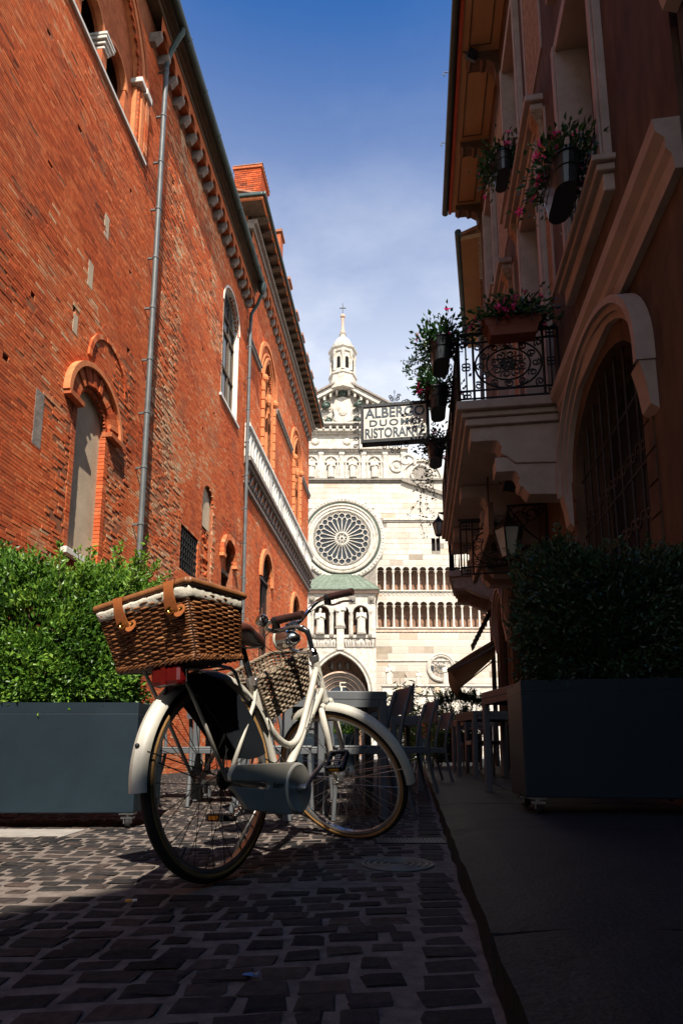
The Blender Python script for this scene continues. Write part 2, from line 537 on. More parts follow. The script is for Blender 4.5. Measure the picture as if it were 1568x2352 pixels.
def zone1(a, z):
    t = .34 + .3 * smooth_noise(a * .7, z * .5, 1) + .16 * smooth_noise(a * 2.2, z * 2.0, 2)
    amp, off = .0018, 0
    if smooth_noise(a * .9, z * 2.6, 41) > .74: t -= .2; amp = .004
    if smooth_noise(a * 1.3, z * .45, 43) > .78: t += .16
    if smooth_noise(a * 1.1, z * .9, 9) > .72: amp = .003
    # rough vertical seam right of the first downpipe and around the blocked openings: older paler bricks
    if 9.75 < a + .35 * (smooth_noise(3, z * .8, 4) - .5) < 10.75 and z > 2: t += .16; amp = .009
    if 8.35 < a + .3 * (smooth_noise(5, z * 1.2, 5) - .5) < 9.0 and 2 < z < 6.7: t += .12; amp = .009
    if 6.9 < a + .4 * (smooth_noise(7, z, 6) - .5) < 7.45 and 2 < z < 5: t += .05; amp = .008
    if 12.5 < a < 13.4 and 3.8 < z < 6.0: t += .18; amp = .009
    if 10.75 < a + .5 * smooth_noise(2, z, 8) < 11.5 and 3 < z < 6: t += .1; amp = .007
    if 10.4 < a < 13.8 and z > 10 and smooth_noise(a, z * .7, 12) > .45: t += .14; amp = .005
    if 11.4 < a < 12.4 and 5.02 < z < 5.95: t = .52; amp = .001
    if rng.random() < .006: off = -.02
    return t, amp, off
B1 = lay_bricks(4.6, W1E, .0, 13.25, .047, .18, ops1, zone1, gap=.006)
big, rest = split_visible(B1, LM, -1, 300)
brick_parts(big, -1, MATS['brick'], pal)
np_obj('brick_facing', blocks_mesh('brick_facing', rest, -1, MATS['brick']), pal, kind='stuff')
# blind niche
m = MB(LT); panel(m, niche, -.09); m.build('niche_panel', MATS['ochre_plaster'], pal)
hood = Op(7.93, .40, 3.08, 5.2, .40)
voussoirs(pal, hood, .03, .27, -.1, .055, 19, MATS['brick'], 'hood_brick', LT, gap=.06)
m = MB(LT); arch_band(m, hood, .27, .34, -.05, .10, n=26, legs=.02); m.build('hood_rim', MATS['terracotta'], pal)
for c in (7.93 - .55, 7.93 + .55):
    m = MB(LT); m.box(c - .17, c + .17, -.05, .11, 5.12, 5.19); m.build('hood_impost', MATS['brick_plain'], pal)
m = MB(LT); m.box(7.4, 8.46, -.2, .09, 2.98, 3.07); m.build('niche_sill', MATS['white_stone'], pal, bevel=.01)
for sx in (7.93 - .44, 7.93 + .44):
    z = 3.1
    while z < 5.1:
        m = MB(LT); m.box(sx - .05, sx + .05, -.1, .006 + rng.uniform(0, .006), z, z + .052, rng.uniform(.4, .75)); m.build('jamb_brick', MATS['brick'], pal); z += .06
# stone repair pieces set into the wall
for sx, z, w_, h_ in [(7.62, 7.05, .07, .42), (7.95, 8.2, .07, .40), (7.35, 6.1, .06, .3), (6.75, 4.1, .09, .75)]:
    m = MB(LT); m.box(sx - w_, sx + w_, -.02, .006, z, z + h_); m.build('repair_patch', MATS['dark_stone'] if z < 5 else MATS['ochre_plaster'], pal, bevel=.01)
# ghost of a second arch above the niche
gh = Op(8.28, .52, 5.6, 6.05, .55)
voussoirs(pal, gh, 0, .07, -.01, .028, 14, MATS['brick'], 'relief_brick', LT, gap=.05)
# triple light window high up
m = MB(LT); panel(m, bif, -.55); m.build('window_glass', MATS['glass_dark'], pal)
lights = [Op(8.12, .30, 10.72, 11.55, .34), Op(7.38, .30, 10.72, 11.55, .34), Op(6.64, .30, 10.72, 11.55, .34), Op(5.90, .30, 10.72, 11.55, .34)]
m = MB(LT)
wall_open(m, 5.45, 8.66, 10.72, 13.4, -.12, lights, depth=.14); m.build('tympanum', MATS['brick_plain'], pal)
for lt in lights:
    m = MB(LT); arch_band(m, lt, -.005, .05, -.2, -.10, n=16); m.build('light_arch', MATS['terracotta'], pal)
for cx in (7.75, 7.01, 6.27):
    m = MB(LT); m.lathe([(.085, 10.74), (.085, 10.8), (.06, 10.84), (.055, 11.3), (.065, 11.33), (.07, 11.36)], 12, (cx, -.22, 0)); col = m.build('column', MATS['white_stone'], pal, smooth=True, auto=40)
    m = MB(LT)
    for zz, hw in ((11.36, .075), (11.42, .10), (11.48, .13), (11.54, .14)):
        m.box(cx - hw, cx + hw, -.22 - hw - .06, -.22 + hw + .06, zz, zz + .055)
    m.build('capital', MATS['white_stone'], col, bevel=.012)
for (g0, g1, d1, mt) in ((-.02, .06, -.04, 'terracotta'), (.06, .17, .03, 'terracotta'), (.17, .27, .05, 'brick_plain')):
    m = MB(LT); arch_band(m, bif, g0, g1, -.3, d1, n=40, legs=1.26); m.build('window_moulding', MATS[mt], pal)
m = MB(LT); m.box(8.58, 8.76, -.3, .09, 11.93, 12.03); m.box(8.76, 8.98, -.1, .1, 11.9, 12.03); m.build('jamb_capital', MATS['white_stone'], pal, bevel=.015)
m = MB(LT); m.box(5.3, 8.98, -.2, .05, 10.66, 10.715); m.build('window_sill', MATS['white_stone'], pal)
for z in np.arange(10.8, 11.85, .105):
    m = MB(LT); m.box(8.84, 8.95, -.02, .06, z, z + .095, rng.uniform(.5, .85)); m.build('jamb_brick', MATS['brick'], pal)
# tall white-jambed window
m = MB(LT)
reveal_faces(m, Op(14.22, .69, 9.21, 11.85, .73), .005, .18); m.build('window_reveal', MATS['white_plaster'], pal)
m = MB(LT); panel(m, wwin, -.17); m.build('window_glass', MATS['glass_dark'], pal)
m = MB(LT)
for x in np.linspace(13.55, 14.89, 4): m.box(x - .03, x + .03, -.17, -.135, 9.2, 12.3 if abs(x - 14.22) < .4 else 11.9)
for z in (9.25, 10.35, 11.4, 11.85): m.box(13.52, 14.92, -.17, -.125, z - .035, z + .035)
m.build('window_frame', MATS['old_wood'], pal)
m = MB(LT); arch_band(m, wwin, 0, .05, -.03, .028, n=24); m.build('window_arch_rim', MATS['white_plaster'], pal)
for i in range(9):
    a = math.pi * (.08 + .42 * i / 9)
    m = MB(LT); m.sphere((14.22 + .68 * math.cos(a), -.08, 11.85 + .71 * math.sin(a)), .04, 8, 4, (.4, 1.0, 1)); m.build('painted_rosette', MATS['brick_plain'], pal)
m = MB(LT); m.box(13.42, 15.02, -.4, .06, 9.13, 9.2); m.build('window_sill', MATS['white_stone'], pal)
# barred window
m = MB(LT); panel(m, grat, -.27); m.build('window_glass', MATS['dark_void'], pal)
for x in np.linspace(11.47, 12.33, 8):
    m = MB(LT); m.tube([(x, -.03, 4.05), (x, -.03, 5.0)], .014, 6); m.build('window_bar', MATS['iron'], pal)
for z in np.linspace(4.15, 4.9, 6):
    m = MB(LT); m.tube([(11.4, -.03, z), (12.4, -.03, z)], .012, 6); m.build('window_bar', MATS['iron'], pal)
# small blind arch, lower part bricked up
m = MB(LT); panel(m, Op(12.93, .36, 5.5, 6.1, .38), -.08); m.build('blind_arch_plaster', MATS['ochre_plaster'], pal)
Bb = lay_bricks(12.57, 13.29, 4.3, 5.5, .06, .2, [], lambda a, z: (.62, .03, -.1))
np_obj('brick_infill', blocks_mesh('brick_infill', Bb, -1, MATS['brick'], back=-.2), pal, kind='stuff')
# arched doorway behind the bicycle basket
voussoirs(pal, Op(14.5, .46, 3, 5.25, .46), .02, .16, -.05, .10, 15, MATS['brick'], 'door_arch_brick', LT, gap=.08)
m = MB(LT); panel(m, adoor, -.26); m.build('door_leaf', MATS['old_wood'], pal)
m = MB(LT); m.box(14.04, 14.96, -.25, -.1, 4.9, 5.0); m.box(14.46, 14.54, -.25, -.2, 3.0, 4.9); m.build('door_frame', MATS['old_wood'], pal)
m = MB(LT); panel(m, Op(14.5, .46, 5.0, 5.25, .46), -.16); m.build('door_lunette', MATS['brick_plain'], pal)
for c in (14.5 - .55, 14.5 + .55):
    m = MB(LT); m.box(c - .1, c + .1, -.02, .12, 5.14, 5.23); m.build('door_impost', MATS['terracotta'], pal)
# corbel table and eaves
def corbel_row(parent, s0, s1, z, per, d):
    s = s0
    while s < s1 - per * .5:
        o = Op(s + per / 2, per * .36, z - .12, z + .22, per * .36)
        m = MB(LT); wall_open(m, s, s + per, z + .10, z + .52, d, [Op(s + per / 2, per * .36, z + .10, z + .22, per * .36)], depth=d - .01, nseg=8)
        m.quad((s, d, z + .10), (s, 0, z + .10), (s + per * .14, 0, z + .10), (s + per * .14, d, z + .10))
        m.build('corbel_arch', MATS['brick_plain'], parent)
        m = MB(LT); m.prism([(0, z - .10), (d * .55, z - .10), (d * .9, z - .02), (d + .02, z + .02), (d + .02, z + .10), (0, z + .10)], s - per * .14, s + per * .14, f=lambda x, y, zz: (y, x, zz))
        m.build('corbel_stone', MATS['dark_stone'], parent)
        s += per
corbel_row(pal, 8.95, W1E, 13.33, .36, .2)
m = MB(LT); m.box(4, W1E, 0, .22, 13.85, 13.95); m.box(4, W1E, 0, .28, 13.95, 14.03); m.box(4, W1E, 0, .36, 14.03, 14.10); m.build('cornice', MATS['old_wood'], pal)
m = MB(LT); m.prism([(-.6, 14.5), (.52, 14.12), (.52, 14.17), (-.6, 14.56)], -7, W1E, f=lambda x, y, z: (y, x, z)); m.build('roof', MATS['old_wood'], pal)
m = MB(LT)
gp = [(.46 + .085 * math.cos(a), 14.06 + .085 * math.sin(a)) for a in np.linspace(math.pi, 2 * math.pi, 9)]
gp += [(x + (.46 - x) * .12, z + .008) for x, z in gp[::-1]]
m.prism(gp, 4, W1E - .15, f=lambda x, y, z: (y, x, z)); m.lathe([(0, -.01), (.09, 0), (.09, .02), (0, .03)], 14, (W1E - .16, .46, 14.06), ax=(1, 0, 0))
gut = m.build('gutter', MATS['copper_dark'], pal, smooth=True, auto=40)
for x in np.arange(5, W1E, .9):
    m = MB(LT); m.tube([(x, .35, 14.12), (x, .5, 13.965), (x, .56, 14.07)], .012, 4); m.build('gutter_bracket', MATS['copper_dark'], gut)
# downpipes
def downpipe(parent, s, ztop, d, pts, name='downpipe', r=.047):
    m = MB(LT); m.tube([(s, d, -.02), (s, d, ztop)], r, 12); p = m.build(name, MATS['zinc'], parent, smooth=True, auto=40)
    m = MB(LT); m.tube(pts, r * 1.05, 12); m.build('pipe_bend', MATS['copper_dark'], p, smooth=True, auto=40)
    z = 1.1
    while z < ztop:
        m = MB(LT); m.lathe([(r + .002, 0), (r + .009, .01), (r + .009, .045), (r + .002, .055)], 12, (s, d, z)); m.box(s - .012, s + .012, 0, d, z + .01, z + .04); m.build('pipe_collar', MATS['zinc'], p)
        z += 1.0
downpipe(pal, 9.33, 13.25, .15, [(9.33, .15, 13.2), (9.33, .16, 13.4), (9.32, .24, 13.6), (9.30, .36, 13.8), (9.28, .46, 13.92), (9.28, .46, 14.02)])
downpipe(pal, 15.7, 13.0, .10, [(15.7, .10, 12.9), (15.7, .12, 13.2), (15.68, .3, 13.5), (15.6, .45, 13.75), (15.58, .46, 14.0)])
m = MB(LT); m.lathe([(.05, 13.72), (.11, 13.80), (.13, 13.98), (.13, 14.02)], 14, (15.55, .46, 0)); m.build('hopper', MATS['copper_dark'], pal, smooth=True, auto=40)

# ================================================================ LEFT: gothic palace with white balcony band
GM = LM
D2 = -.10
gp2 = thing('gothic_palace', 'tall red brick palace with pointed windows, white parapet band and bracketed eaves', 'building', mat=LM)
S2, E2, T2 = W1E + .02, 27.4, 16.7
ua = [Op(18.75, .62, 9.8, 12.6, 1.15, 'pointed'), Op(24.1, .62, 9.8, 12.6, 1.15, 'pointed')]
la = [Op(19.0, .72, 2.0, 6.05, .85), Op(24.2, .85, 2.0, 5.9, .95)]
m = MB(LT)
wall_open(m, S2, E2, -.1, T2, D2, ua + la, depth=.4)
m.quad((E2, D2, -.1), (E2, D2 - 9, -.1), (E2, D2 - 9, T2), (E2, D2, T2))
m.quad((S2, D2, 13), (S2, D2 - 6, 13), (S2, D2 - 6, T2), (S2, D2, T2))
m.build('wall', MATS['mortar'], gp2)
def zone2(a, z):
    t = .42 + .24 * smooth_noise(a * .6, z * .5, 21) + .14 * smooth_noise(a * 1.8, z * 1.7, 22)
    return t, .004 if (z < 8 and smooth_noise(a, z, 23) > .55) else .0015, D2
B2 = lay_bricks(S2, E2, .0, 15.5, .062, .24, ua + la, zone2)
big, rest = split_visible(B2, LM, -1, 120)
brick_parts(big, -1, MATS['brick'], gp2, back=D2 - .03)
np_obj('brick_facing', blocks_mesh('brick_facing', rest, -1, MATS['brick'], back=D2 - .03), gp2, kind='stuff')
for o in ua:
    m = MB(LT); panel(m, o, D2 - .38); m.build('window_glass', MATS['glass_dark'], gp2)
    for g0, g1, d1, mt in ((-.12, -.02, D2 - .1, 'terracotta'), (.0, .10, D2 + .04, 'terracotta'), (.12, .2, D2 + .08, 'terracotta')):
        m = MB(LT); arch_band(m, o, g0, g1, D2 - .3, d1, n=30, legs=2.8); m.build('window_moulding', MATS[mt], gp2)
    m = MB(LT); arch_band(m, Op(o.c, 1.15, 9.8, 12.9, 1.3), 0, .13, D2 - .1, D2 + .07, n=30); m.build('outer_arch', MATS['terracotta'], gp2)
    m = MB(LT); arch_band(m, Op(o.c, .9, 9.8, 12.75, 1.25, 'pointed'), 0, .07, D2 - .1, D2 + .05, n=30); m.build('outer_arch', MATS['terracotta'], gp2)
    m = MB(LT); m.tube([(o.c, D2 - .2, 9.8), (o.c, D2 - .2, 12.2)], .055, 8); m.build('mullion', MATS['white_stone'], gp2)
    for sx in (-1, 1):
        k = Op(o.c + sx * .28, .24, 9.8, 12.2, .42, 'pointed')
        m = MB(LT); arch_band(m, k, -.02, .06, D2 - .3, D2 - .06, n=14); m.build('light_arch', MATS['terracotta'], gp2)
        for z in np.arange(9.9, 12.5, .33):
            m = MB(LT); m.box(o.c + sx * .79 - .07, o.c + sx * .79 + .07, D2, D2 + .12, z, z + .3, .6); m.build('jamb_block', MATS['terracotta'], gp2, bevel=.02)
        m = MB(LT); m.sphere((o.c + sx * .75, D2 + .1, 12.68), .15, 8, 6, (.8, .8, 1)); m.build('carved_capital', MATS['terracotta'], gp2)
    m = MB(LT); m.sphere((o.c, D2 + .05, 12.35), .2, 8, 6, (.7, .6, 1.2)); m.build('carved_boss', MATS['terracotta'], gp2)
for s0, s1 in ((S2, 17.55), (19.95, 22.9), (25.3, E2)):
    m = MB(LT); m.box(s0, s1, D2, D2 + .08, 12.62, 12.74); m.box(s0, s1, D2, D2 + .12, 12.74, 12.8); m.build('impost_string', MATS['dark_stone'], gp2)
for o in la:
    m = MB(LT); arch_band(m, o, 0, .17, D2 - .1, D2 + .10, n=24, legs=.1); m.build('arch_hood', MATS['terracotta'], gp2)
    m = MB(LT); panel(m, o, D2 - .36); m.build('window_glass', MATS['dark_void'], gp2)
    for x in np.linspace(o.s0 + .08, o.s1 - .08, 9):
        m = MB(LT); m.tube([(x, D2 - .12, 2.0), (x, D2 - .12, o.top(x) - .02)], .014, 5); m.build('window_bar', MATS['iron'], gp2)
    m = MB(LT)
    for k in range(9):
        a = math.pi * k / 8
        m.tube([(o.c, D2 - .1, o.z1), (o.c + o.hw * .95 * math.cos(a), D2 - .1, o.z1 + o.rise * .95 * math.sin(a))], .012, 4)
    m.box(o.s0, o.s1, D2 - .14, D2 - .08, o.z1 - .05, o.z1 + .03)
    m.build('fan_grille', MATS['iron'], gp2)
# carved frieze, cornice and white parapet
m = MB(LT); m.box(S2, E2 + .1, D2, D2 + .12, 7.95, 8.05); m.box(S2, E2 + .14, D2, D2 + .2, 8.55, 8.62); m.box(S2, E2 + .2, D2, D2 + .3, 8.62, 8.75); m.build('balcony_cornice', MATS['dark_stone'], gp2)
m = MB(LT); m.box(S2, E2 + .05, D2, D2 + .08, 8.05, 8.55); m.build('frieze', MATS['brick_plain'], gp2)
s = S2 + .1
while s < E2:
    m = MB(LT)
    m.add([(s, D2 + .08, 8.1), (s + .28, D2 + .08, 8.5), (s + .34, D2 + .08, 8.44), (s + .06, D2 + .08, 8.06), (s, D2 + .15, 8.12), (s + .28, D2 + .17, 8.52), (s + .34, D2 + .15, 8.44), (s + .06, D2 + .14, 8.06)],
          [(4, 5, 6, 7), (0, 1, 5, 4), (1, 2, 6, 5), (2, 3, 7, 6), (3, 0, 4, 7)])
    m.sphere((s + .32, D2 + .1, 8.2), .07, 6, 4)
    m.build('frieze_ornament', MATS['dark_stone'], gp2); s += .42
s = S2
k = 0
while s < E2 - .3:
    wd = [2.6, .5, 1.3, .5][k % 4]
    e = min(s + wd, E2 + .1)
    m = MB(LT); m.box(s + .012, e - .012, D2 + (.02 if k % 2 == 0 else 0), D2 + (.17 if k % 2 == 0 else .2), 8.755, 9.66); m.build('parapet_panel', MATS['white_stone'], gp2, bevel=.012)
    if k % 2 == 0:
        m = MB(LT)
        for x in np.arange(s + .25, e - .2, .3): m.box(x, x + .1, D2 + .17, D2 + .21, 8.85, 9.55)
        m.build('parapet_baluster', MATS['white_stone'], gp2)
    s = e; k += 1
m = MB(LT); m.box(S2, E2 + .15, D2, D2 + .26, 9.662, 9.78); m.build('parapet_coping', MATS['white_stone'], gp2, bevel=.015)
# top: corbels, eaves, brackets
for i, s in enumerate(np.arange(S2 + .1, E2 - .2, .44)):
    o = Op(s + .22, .16, 15.55, 15.75, .17, 'pointed')
    m = MB(LT); wall_open(m, s, s + .44, 15.6, 16.2, D2 + .14, [Op(s + .22, .16, 15.6, 15.75, .2, 'pointed')], depth=.13, nseg=8); m.build('corbel_arch', MATS['brick_plain'], gp2)
    m = MB(LT); m.prism([(0, 15.4), (.08, 15.4), (.16, 15.5), (.16, 15.6), (0, 15.6)], s - .07, s + .07, f=lambda x, y, z: (y, x + D2, z)); m.build('corbel_stone', MATS['dark_stone'], gp2)
m = MB(LT); m.box(S2, E2 + .1, D2 - .3, D2 + .2, 16.2, 16.36); m.box(S2, E2 + .2, D2 - .3, D2 + .3, 16.36, 16.5); m.build('cornice', MATS['dark_stone'], gp2)
s = S2 + .1
while s < E2:
    m = MB(LT); m.prism([(0, 16.5), (.5, 16.56), (.5, 16.66), (0, 16.66)], s, s + .16, f=lambda x, y, z: (y, x + D2 + .1, z)); m.build('eave_bracket', MATS['old_wood'], gp2); s += .46
m = MB(LT); m.box(S2 - .5, E2 + .5, D2 - .5, D2 + .58, 16.66, 16.7); m.build('soffit', MATS['old_wood'], gp2)
m = MB(LT); m.box(S2 - .53, E2 + .53, D2 + .55, D2 + .6, 16.64, 16.76); m.box(S2 - .53, S2 - .48, D2 - .8, D2 + .55, 16.64, 16.76); m.build('fascia', MATS['terracotta'], gp2)
m = MB(LT); m.box(S2 - .6, E2 + .6, D2 + .6, D2 + .7, 16.70, 16.82); m.box(S2 - .6, S2 - .53, D2 - .8, D2 + .6, 16.70, 16.82); m.build('gutter', MATS['copper_dark'], gp2, bevel=.03)
m = MB(LT); m.prism([(.62, 16.8), (-4, 18.2), (-4, 18.1), (.62, 16.74)], S2 - .55, E2 + .55, f=lambda x, y, z: (y, x + D2, z)); rf = m.build('roof', MATS['roof_tile'], gp2)
def tile_cap(parent, x0, x1, y0, y1, z):
    n = max(3, int((x1 - x0 + .1) / .13))
    for i in range(n):
        xx = x0 - .05 + (x1 - x0 + .1) * (i + .5) / n
        m = MB(LT); m.lathe([(.062, 0), (.07, (y1 - y0) + .12)], 8, (xx, y0 - .06, z), ax=(0, 1, 0), a0=0, a1=math.pi); m.lathe([(.05, 0), (.058, (y1 - y0) + .12)], 8, (xx, y0 - .06, z), ax=(0, 1, 0), a0=0, a1=math.pi)
        m.build('cap_tile', MATS['roof_tile'], parent)
def chimney(s0, s1, d0, d1, z0, z1, name='chimney'):
    m = MB(LT); m.box(s0 + .02, s1 - .02, d0 + .02, d1 - .02, z0, z1); ch = m.build(name, MATS['ochre_plaster'], gp2)
    rows = []
    for face in range(2):
        L_ = (d1 - d0) if face == 0 else (s1 - s0)
        rows.append(lay_bricks(0, L_, z0, z1, .075, .22, [], lambda a, z: (.32, .006, 0), gap=.022))
    for face, Bq in enumerate(rows):
        for b in Bq[:160]:
            m = MB(LT)
            if face == 0: m.box(s0 - .008 + rng.uniform(-.005, .005), s0 + .05, d0 + b[0], d0 + b[1], b[2], b[3], b[5])
            else: m.box(s0 + b[0], s0 + b[1], d1 - .05, d1 + .008, b[2], b[3], b[5])
            m.build('brick', MATS['brick'], ch)
    m = MB(LT); m.box(s0 - .05, s1 + .05, d0 - .05, d1 + .05, z1, z1 + .07); m.build('chimney_crown', MATS['brick_plain'], ch)
    tile_cap(ch, s0, s1, d0, d1, z1 + .1)
    return ch
chimney(16.35, 17.3, -.75, .12, 16.9, 19.0)
for i, (s, z1) in enumerate([(18.1, 18.3), (19.6, 17.75), (21.1, 17.6), (22.4, 17.6), (23.6, 17.55), (24.8, 17.55), (26.0, 17.5), (27.2, 17.5)]):
    m = MB(LT); m.box(s, s + .42, .05, .40, 16.95, z1); mr_ = m.build('roof_merlon', MATS['brick_plain'], gp2)
    m = MB(LT); m.prism([(-.02, z1), (.44, z1 + .02), (.44, z1 + .12), (-.02, z1 + .06)], s - .06, s + .48, f=lambda x, y, z: (y, x + .02, z)); m.build('merlon_cap', MATS['roof_tile'], mr_)

# ================================================================ GROUND
mat('setts', None, rough=.75, ramp=[(0, (.016, .016, .017)), (.5, (.034, .030, .029)), (1, (.07, .05, .042))], var=.4, scale=40, bump=.7, bscale=90, spec=.08, bdist=.006, stain=(.055, .046, .04), sscale=6)
mat('sand_joint', (.17, .138, .118), rough=1, var=.35, scale=20, bump=.5, bscale=150, spec=.0)
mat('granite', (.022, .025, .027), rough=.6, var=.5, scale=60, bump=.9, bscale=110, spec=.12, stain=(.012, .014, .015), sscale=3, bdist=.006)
mat('concrete', (.30, .27, .24), rough=.85, var=.2, scale=12, bump=.3, bscale=120, spec=.2)
m = MB(); m.quad((-300, -300, -.06), (300, -300, -.06), (300, 500, -.06), (-300, 500, -.06)); m.build('ground', MATS['concrete'], kind='structure')
KX = lambda y: .13 + .1273 * y            # kerb line
m = MB()
for y0, y1 in zip(np.arange(-10, 31, 1.0), np.arange(-9, 32, 1.0)):
    m.quad((-4.9 + .1083 * y0, y0, -.002), (KX(y0) + .02, y0, -.002), (KX(y1) + .02, y1, -.002), (-4.9 + .1083 * y1, y1, -.002))
street = m.build('street', MATS['sand_joint'], kind='structure')
manc, manr = (.21, 2.30), .137
gr0, gr1 = (.15, 2.80), (.50, 2.98)
def setts():
    V, tn = [], []
    y = -1.2
    row = 0
    while y < 29:
        cd = .078 if y < 12 else .13
        ln0 = .100 if y < 12 else .2
        # arcs: the courses bow between the walls
        xk = KX(y) - .14
        x = -4.75 + .1083 * y + rng.random() * .1
        while x < xk:
            ln = ln0 * rng.uniform(.7, 1.35)
            e = min(x + ln - .02, xk)
            if e - x > .04:
                c = (x + e) / 2
                bow = .10 * math.sin((c + .6 * math.floor(row / 40)) * 2.0) + .02 * math.sin(c * 9 + row)
                V.append((x, e, y + bow, cd - .021, rng.uniform(.0, .003), min(1, max(0, rng.gauss(.5, .3)))))
            x += ln
        # straight gutter course of longer setts along the kerb
        V.append((xk + .012, xk + .135 - rng.uniform(0, .03), y, cd - .012, rng.uniform(-.002, .003), rng.uniform(.2, .7)))
        y += cd; row += 1
    out = []
    for (a, b, yy, dd, dz, t) in V:
        cx, cy = (a + b) / 2, yy + dd / 2
        if math.hypot(cx - manc[0], cy - manc[1]) < manr + .045: continue
        if gr0[0] - .05 < cx < gr1[0] + .05 and gr0[1] - .03 < cy < gr1[1] + .03: continue
        if cx < -1.35 - (cy - 3.0) * .0 and 3.02 < cy < 3.3: continue
        out.append((a, b, yy, yy + dd, dz, t))
    return np.array(out)
def setts_mesh(name, S):
    n = len(S)
    a, b, y0, y1, dz, t = S.T
    sk = (b - a)
    def ring(m, z, j):
        sl = .10 * 2.0 * np.cos((a + b) * 1.0) * sk * .5 * .6
        P = np.stack([np.stack([a + m, y0 + m - sl], 1), np.stack([b - m, y0 + m + sl], 1), np.stack([b - m, y1 - m + sl], 1), np.stack([a + m, y1 - m - sl], 1)], 1)
        P = P + nrng.uniform(-j, j, P.shape)
        return np.concatenate([P, np.broadcast_to(np.asarray(z)[:, None, None], (n, 4, 1)) + nrng.uniform(-.0015, .0015, (n, 4, 1))], 2)
    base = ring(0, np.full(n, -.03), .008)
    mid = base.copy(); mid[:, :, 2] = (dz - .003)[:, None]
    top = ring(.005, dz, .008)
    V = np.concatenate([base, mid, top], 1).reshape(-1, 3)
    f = [(k, (k + 1) % 4, 4 + (k + 1) % 4, 4 + k) for k in range(4)] + [(4 + k, 4 + (k + 1) % 4, 8 + (k + 1) % 4, 8 + k) for k in range(4)] + [(8, 9, 10, 11)]
    F = (np.array(f)[None] + (np.arange(n) * 12)[:, None, None]).reshape(-1, 4)
    return np_mesh(name, V, F, np.repeat(t, 9), MATS['setts'])
S = setts()
sc = np.array([px_size(((s[0] + s[1]) / 2, (s[2] + s[3]) / 2, 0)) for s in S])
vis = (sc[:, 0] > -10) & (sc[:, 0] < 1300) & (sc[:, 1] < 2360) & (S[:, 2] > .5)
rank = np.argsort(-np.where(vis, sc[:, 2], 0))
for i in rank[:300]:
    np_obj('sett', setts_mesh('sett', S[i:i + 1]), street)
np_obj('sett_field', setts_mesh('sett_field', S[rank[300:]]), street, kind='stuff')
m = MB(); m.box(-4.0, -1.38, 3.03, 3.29, -.03, .003); m.build('concrete_strip', MATS['concrete'], street)
# pavement slabs on the right, with a rough kerb face
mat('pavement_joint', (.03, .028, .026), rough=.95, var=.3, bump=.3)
m = MB()
for y0, y1 in zip(np.arange(-10, 24, 1.0), np.arange(-9, 25, 1.0)):
    m.quad((KX(y0) + .03, y0, .05), (KX(y0) + 6, y0, .05), (KX(y1) + 6, y1, .05), (KX(y1) + .03, y1, .05))
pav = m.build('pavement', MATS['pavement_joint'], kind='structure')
y = -1.5
while y < 24:
    ln = rng.uniform(.9, 1.5)
    e = y + ln - .012
    splits = [0, .62 if y > 2.9 else 1.5, 1.5, 2.6]
    for a, b in zip(splits[:-1], splits[1:]):
        if b - a < .1: continue
        bm = bmesh.new()
        nx, ny = max(2, int((b - a) / .12)), max(3, int(ln / .12))
        top = [[bm.verts.new((KX(y + (e - y) * j / ny) + a + (b - a - .012) * i / nx + (rng.uniform(-.005, .004) if i == 0 and a == 0 else 0),
                              y + (e - y) * j / ny, .10 + rng.uniform(-.0025, .0025) - (.012 if i == 0 and a == 0 else .003 if j in (0, ny) else 0))) for i in range(nx + 1)] for j in range(ny + 1)]
        for j in range(ny):
            for i in range(nx): bm.faces.new((top[j][i], top[j][i + 1], top[j + 1][i + 1], top[j + 1][i]))
        rim = top[0] + [r_[-1] for r_ in top[1:]] + top[-1][-2::-1] + [r_[0] for r_ in top[-2:0:-1]]
        low = [bm.verts.new((v.co.x + (rng.uniform(-.006, .01) if abs(v.co.x - KX(v.co.y)) < .03 else 0), v.co.y, -.04)) for v in rim]
        for k in range(len(rim)): bm.faces.new((rim[k], low[k], low[(k + 1) % len(rim)], rim[(k + 1) % len(rim)]))
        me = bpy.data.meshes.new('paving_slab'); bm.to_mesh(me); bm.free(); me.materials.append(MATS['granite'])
        np_obj('paving_slab', me, pav)
    y += ln
# piazza beyond the street
m = MB(); m.quad((-60, 24.0, -.02), (60, 24.0, -.02), (60, 60, -.02), (-60, 60, -.02)); m.build('piazza', MATS['concrete'], kind='structure')
# ================================================================ RIGHT: hotel
mat('rose_plaster', (.092, .058, .038), rough=.9, var=.35, scale=5, bump=.3, bscale=14, spec=.12, stretch=(1.6, 1.6, .35), stain=(.045, .027, .018), sscale=1.6)
mat('cream_trim', (.33, .265, .225), rough=.8, var=.12, scale=5, bump=.12, bscale=30, spec=.2, stain=(.22, .17, .135), sscale=3)
mat('cream_soffit', (.40, .26, .13), rough=.85, var=.12, scale=3, bump=.1, bscale=30, spec=.15)
mat('ornament_paint', (.27, .17, .10), rough=.9, var=.5, scale=16, bump=.3, bscale=40, spec=.1, stain=(.2, .12, .07), sscale=9)
mat('red_fascia', (.38, .07, .03), rough=.7, var=.15, bump=.05)
mat('green_paint', (.16, .20, .11), rough=.6, var=.15, bump=.08)
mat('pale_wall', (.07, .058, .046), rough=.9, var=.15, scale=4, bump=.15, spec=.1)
hot = thing('hotel_building', 'rose-brown plastered hotel with cream window frames and carved eaves', 'building', mat=RM)
W1 = Op(4.42, .45, 4.86, 7.3); W3 = Op(6.45, .50, 4.04, 7.3); W5 = Op(8.7, .5, 4.04, 7.3)
W2 = Op(7.15, .45, 8.35, 10.75); W4 = Op(9.6, .45, 8.35, 10.75); W0 = Op(4.42, .45, 8.35, 10.75)
A1 = Op(4.5, .83, .1, 2.95, .62); A2 = Op(8.55, .80, .1, 2.72, .56); A3 = Op(10.3, .45, .1, 2.6, .4)
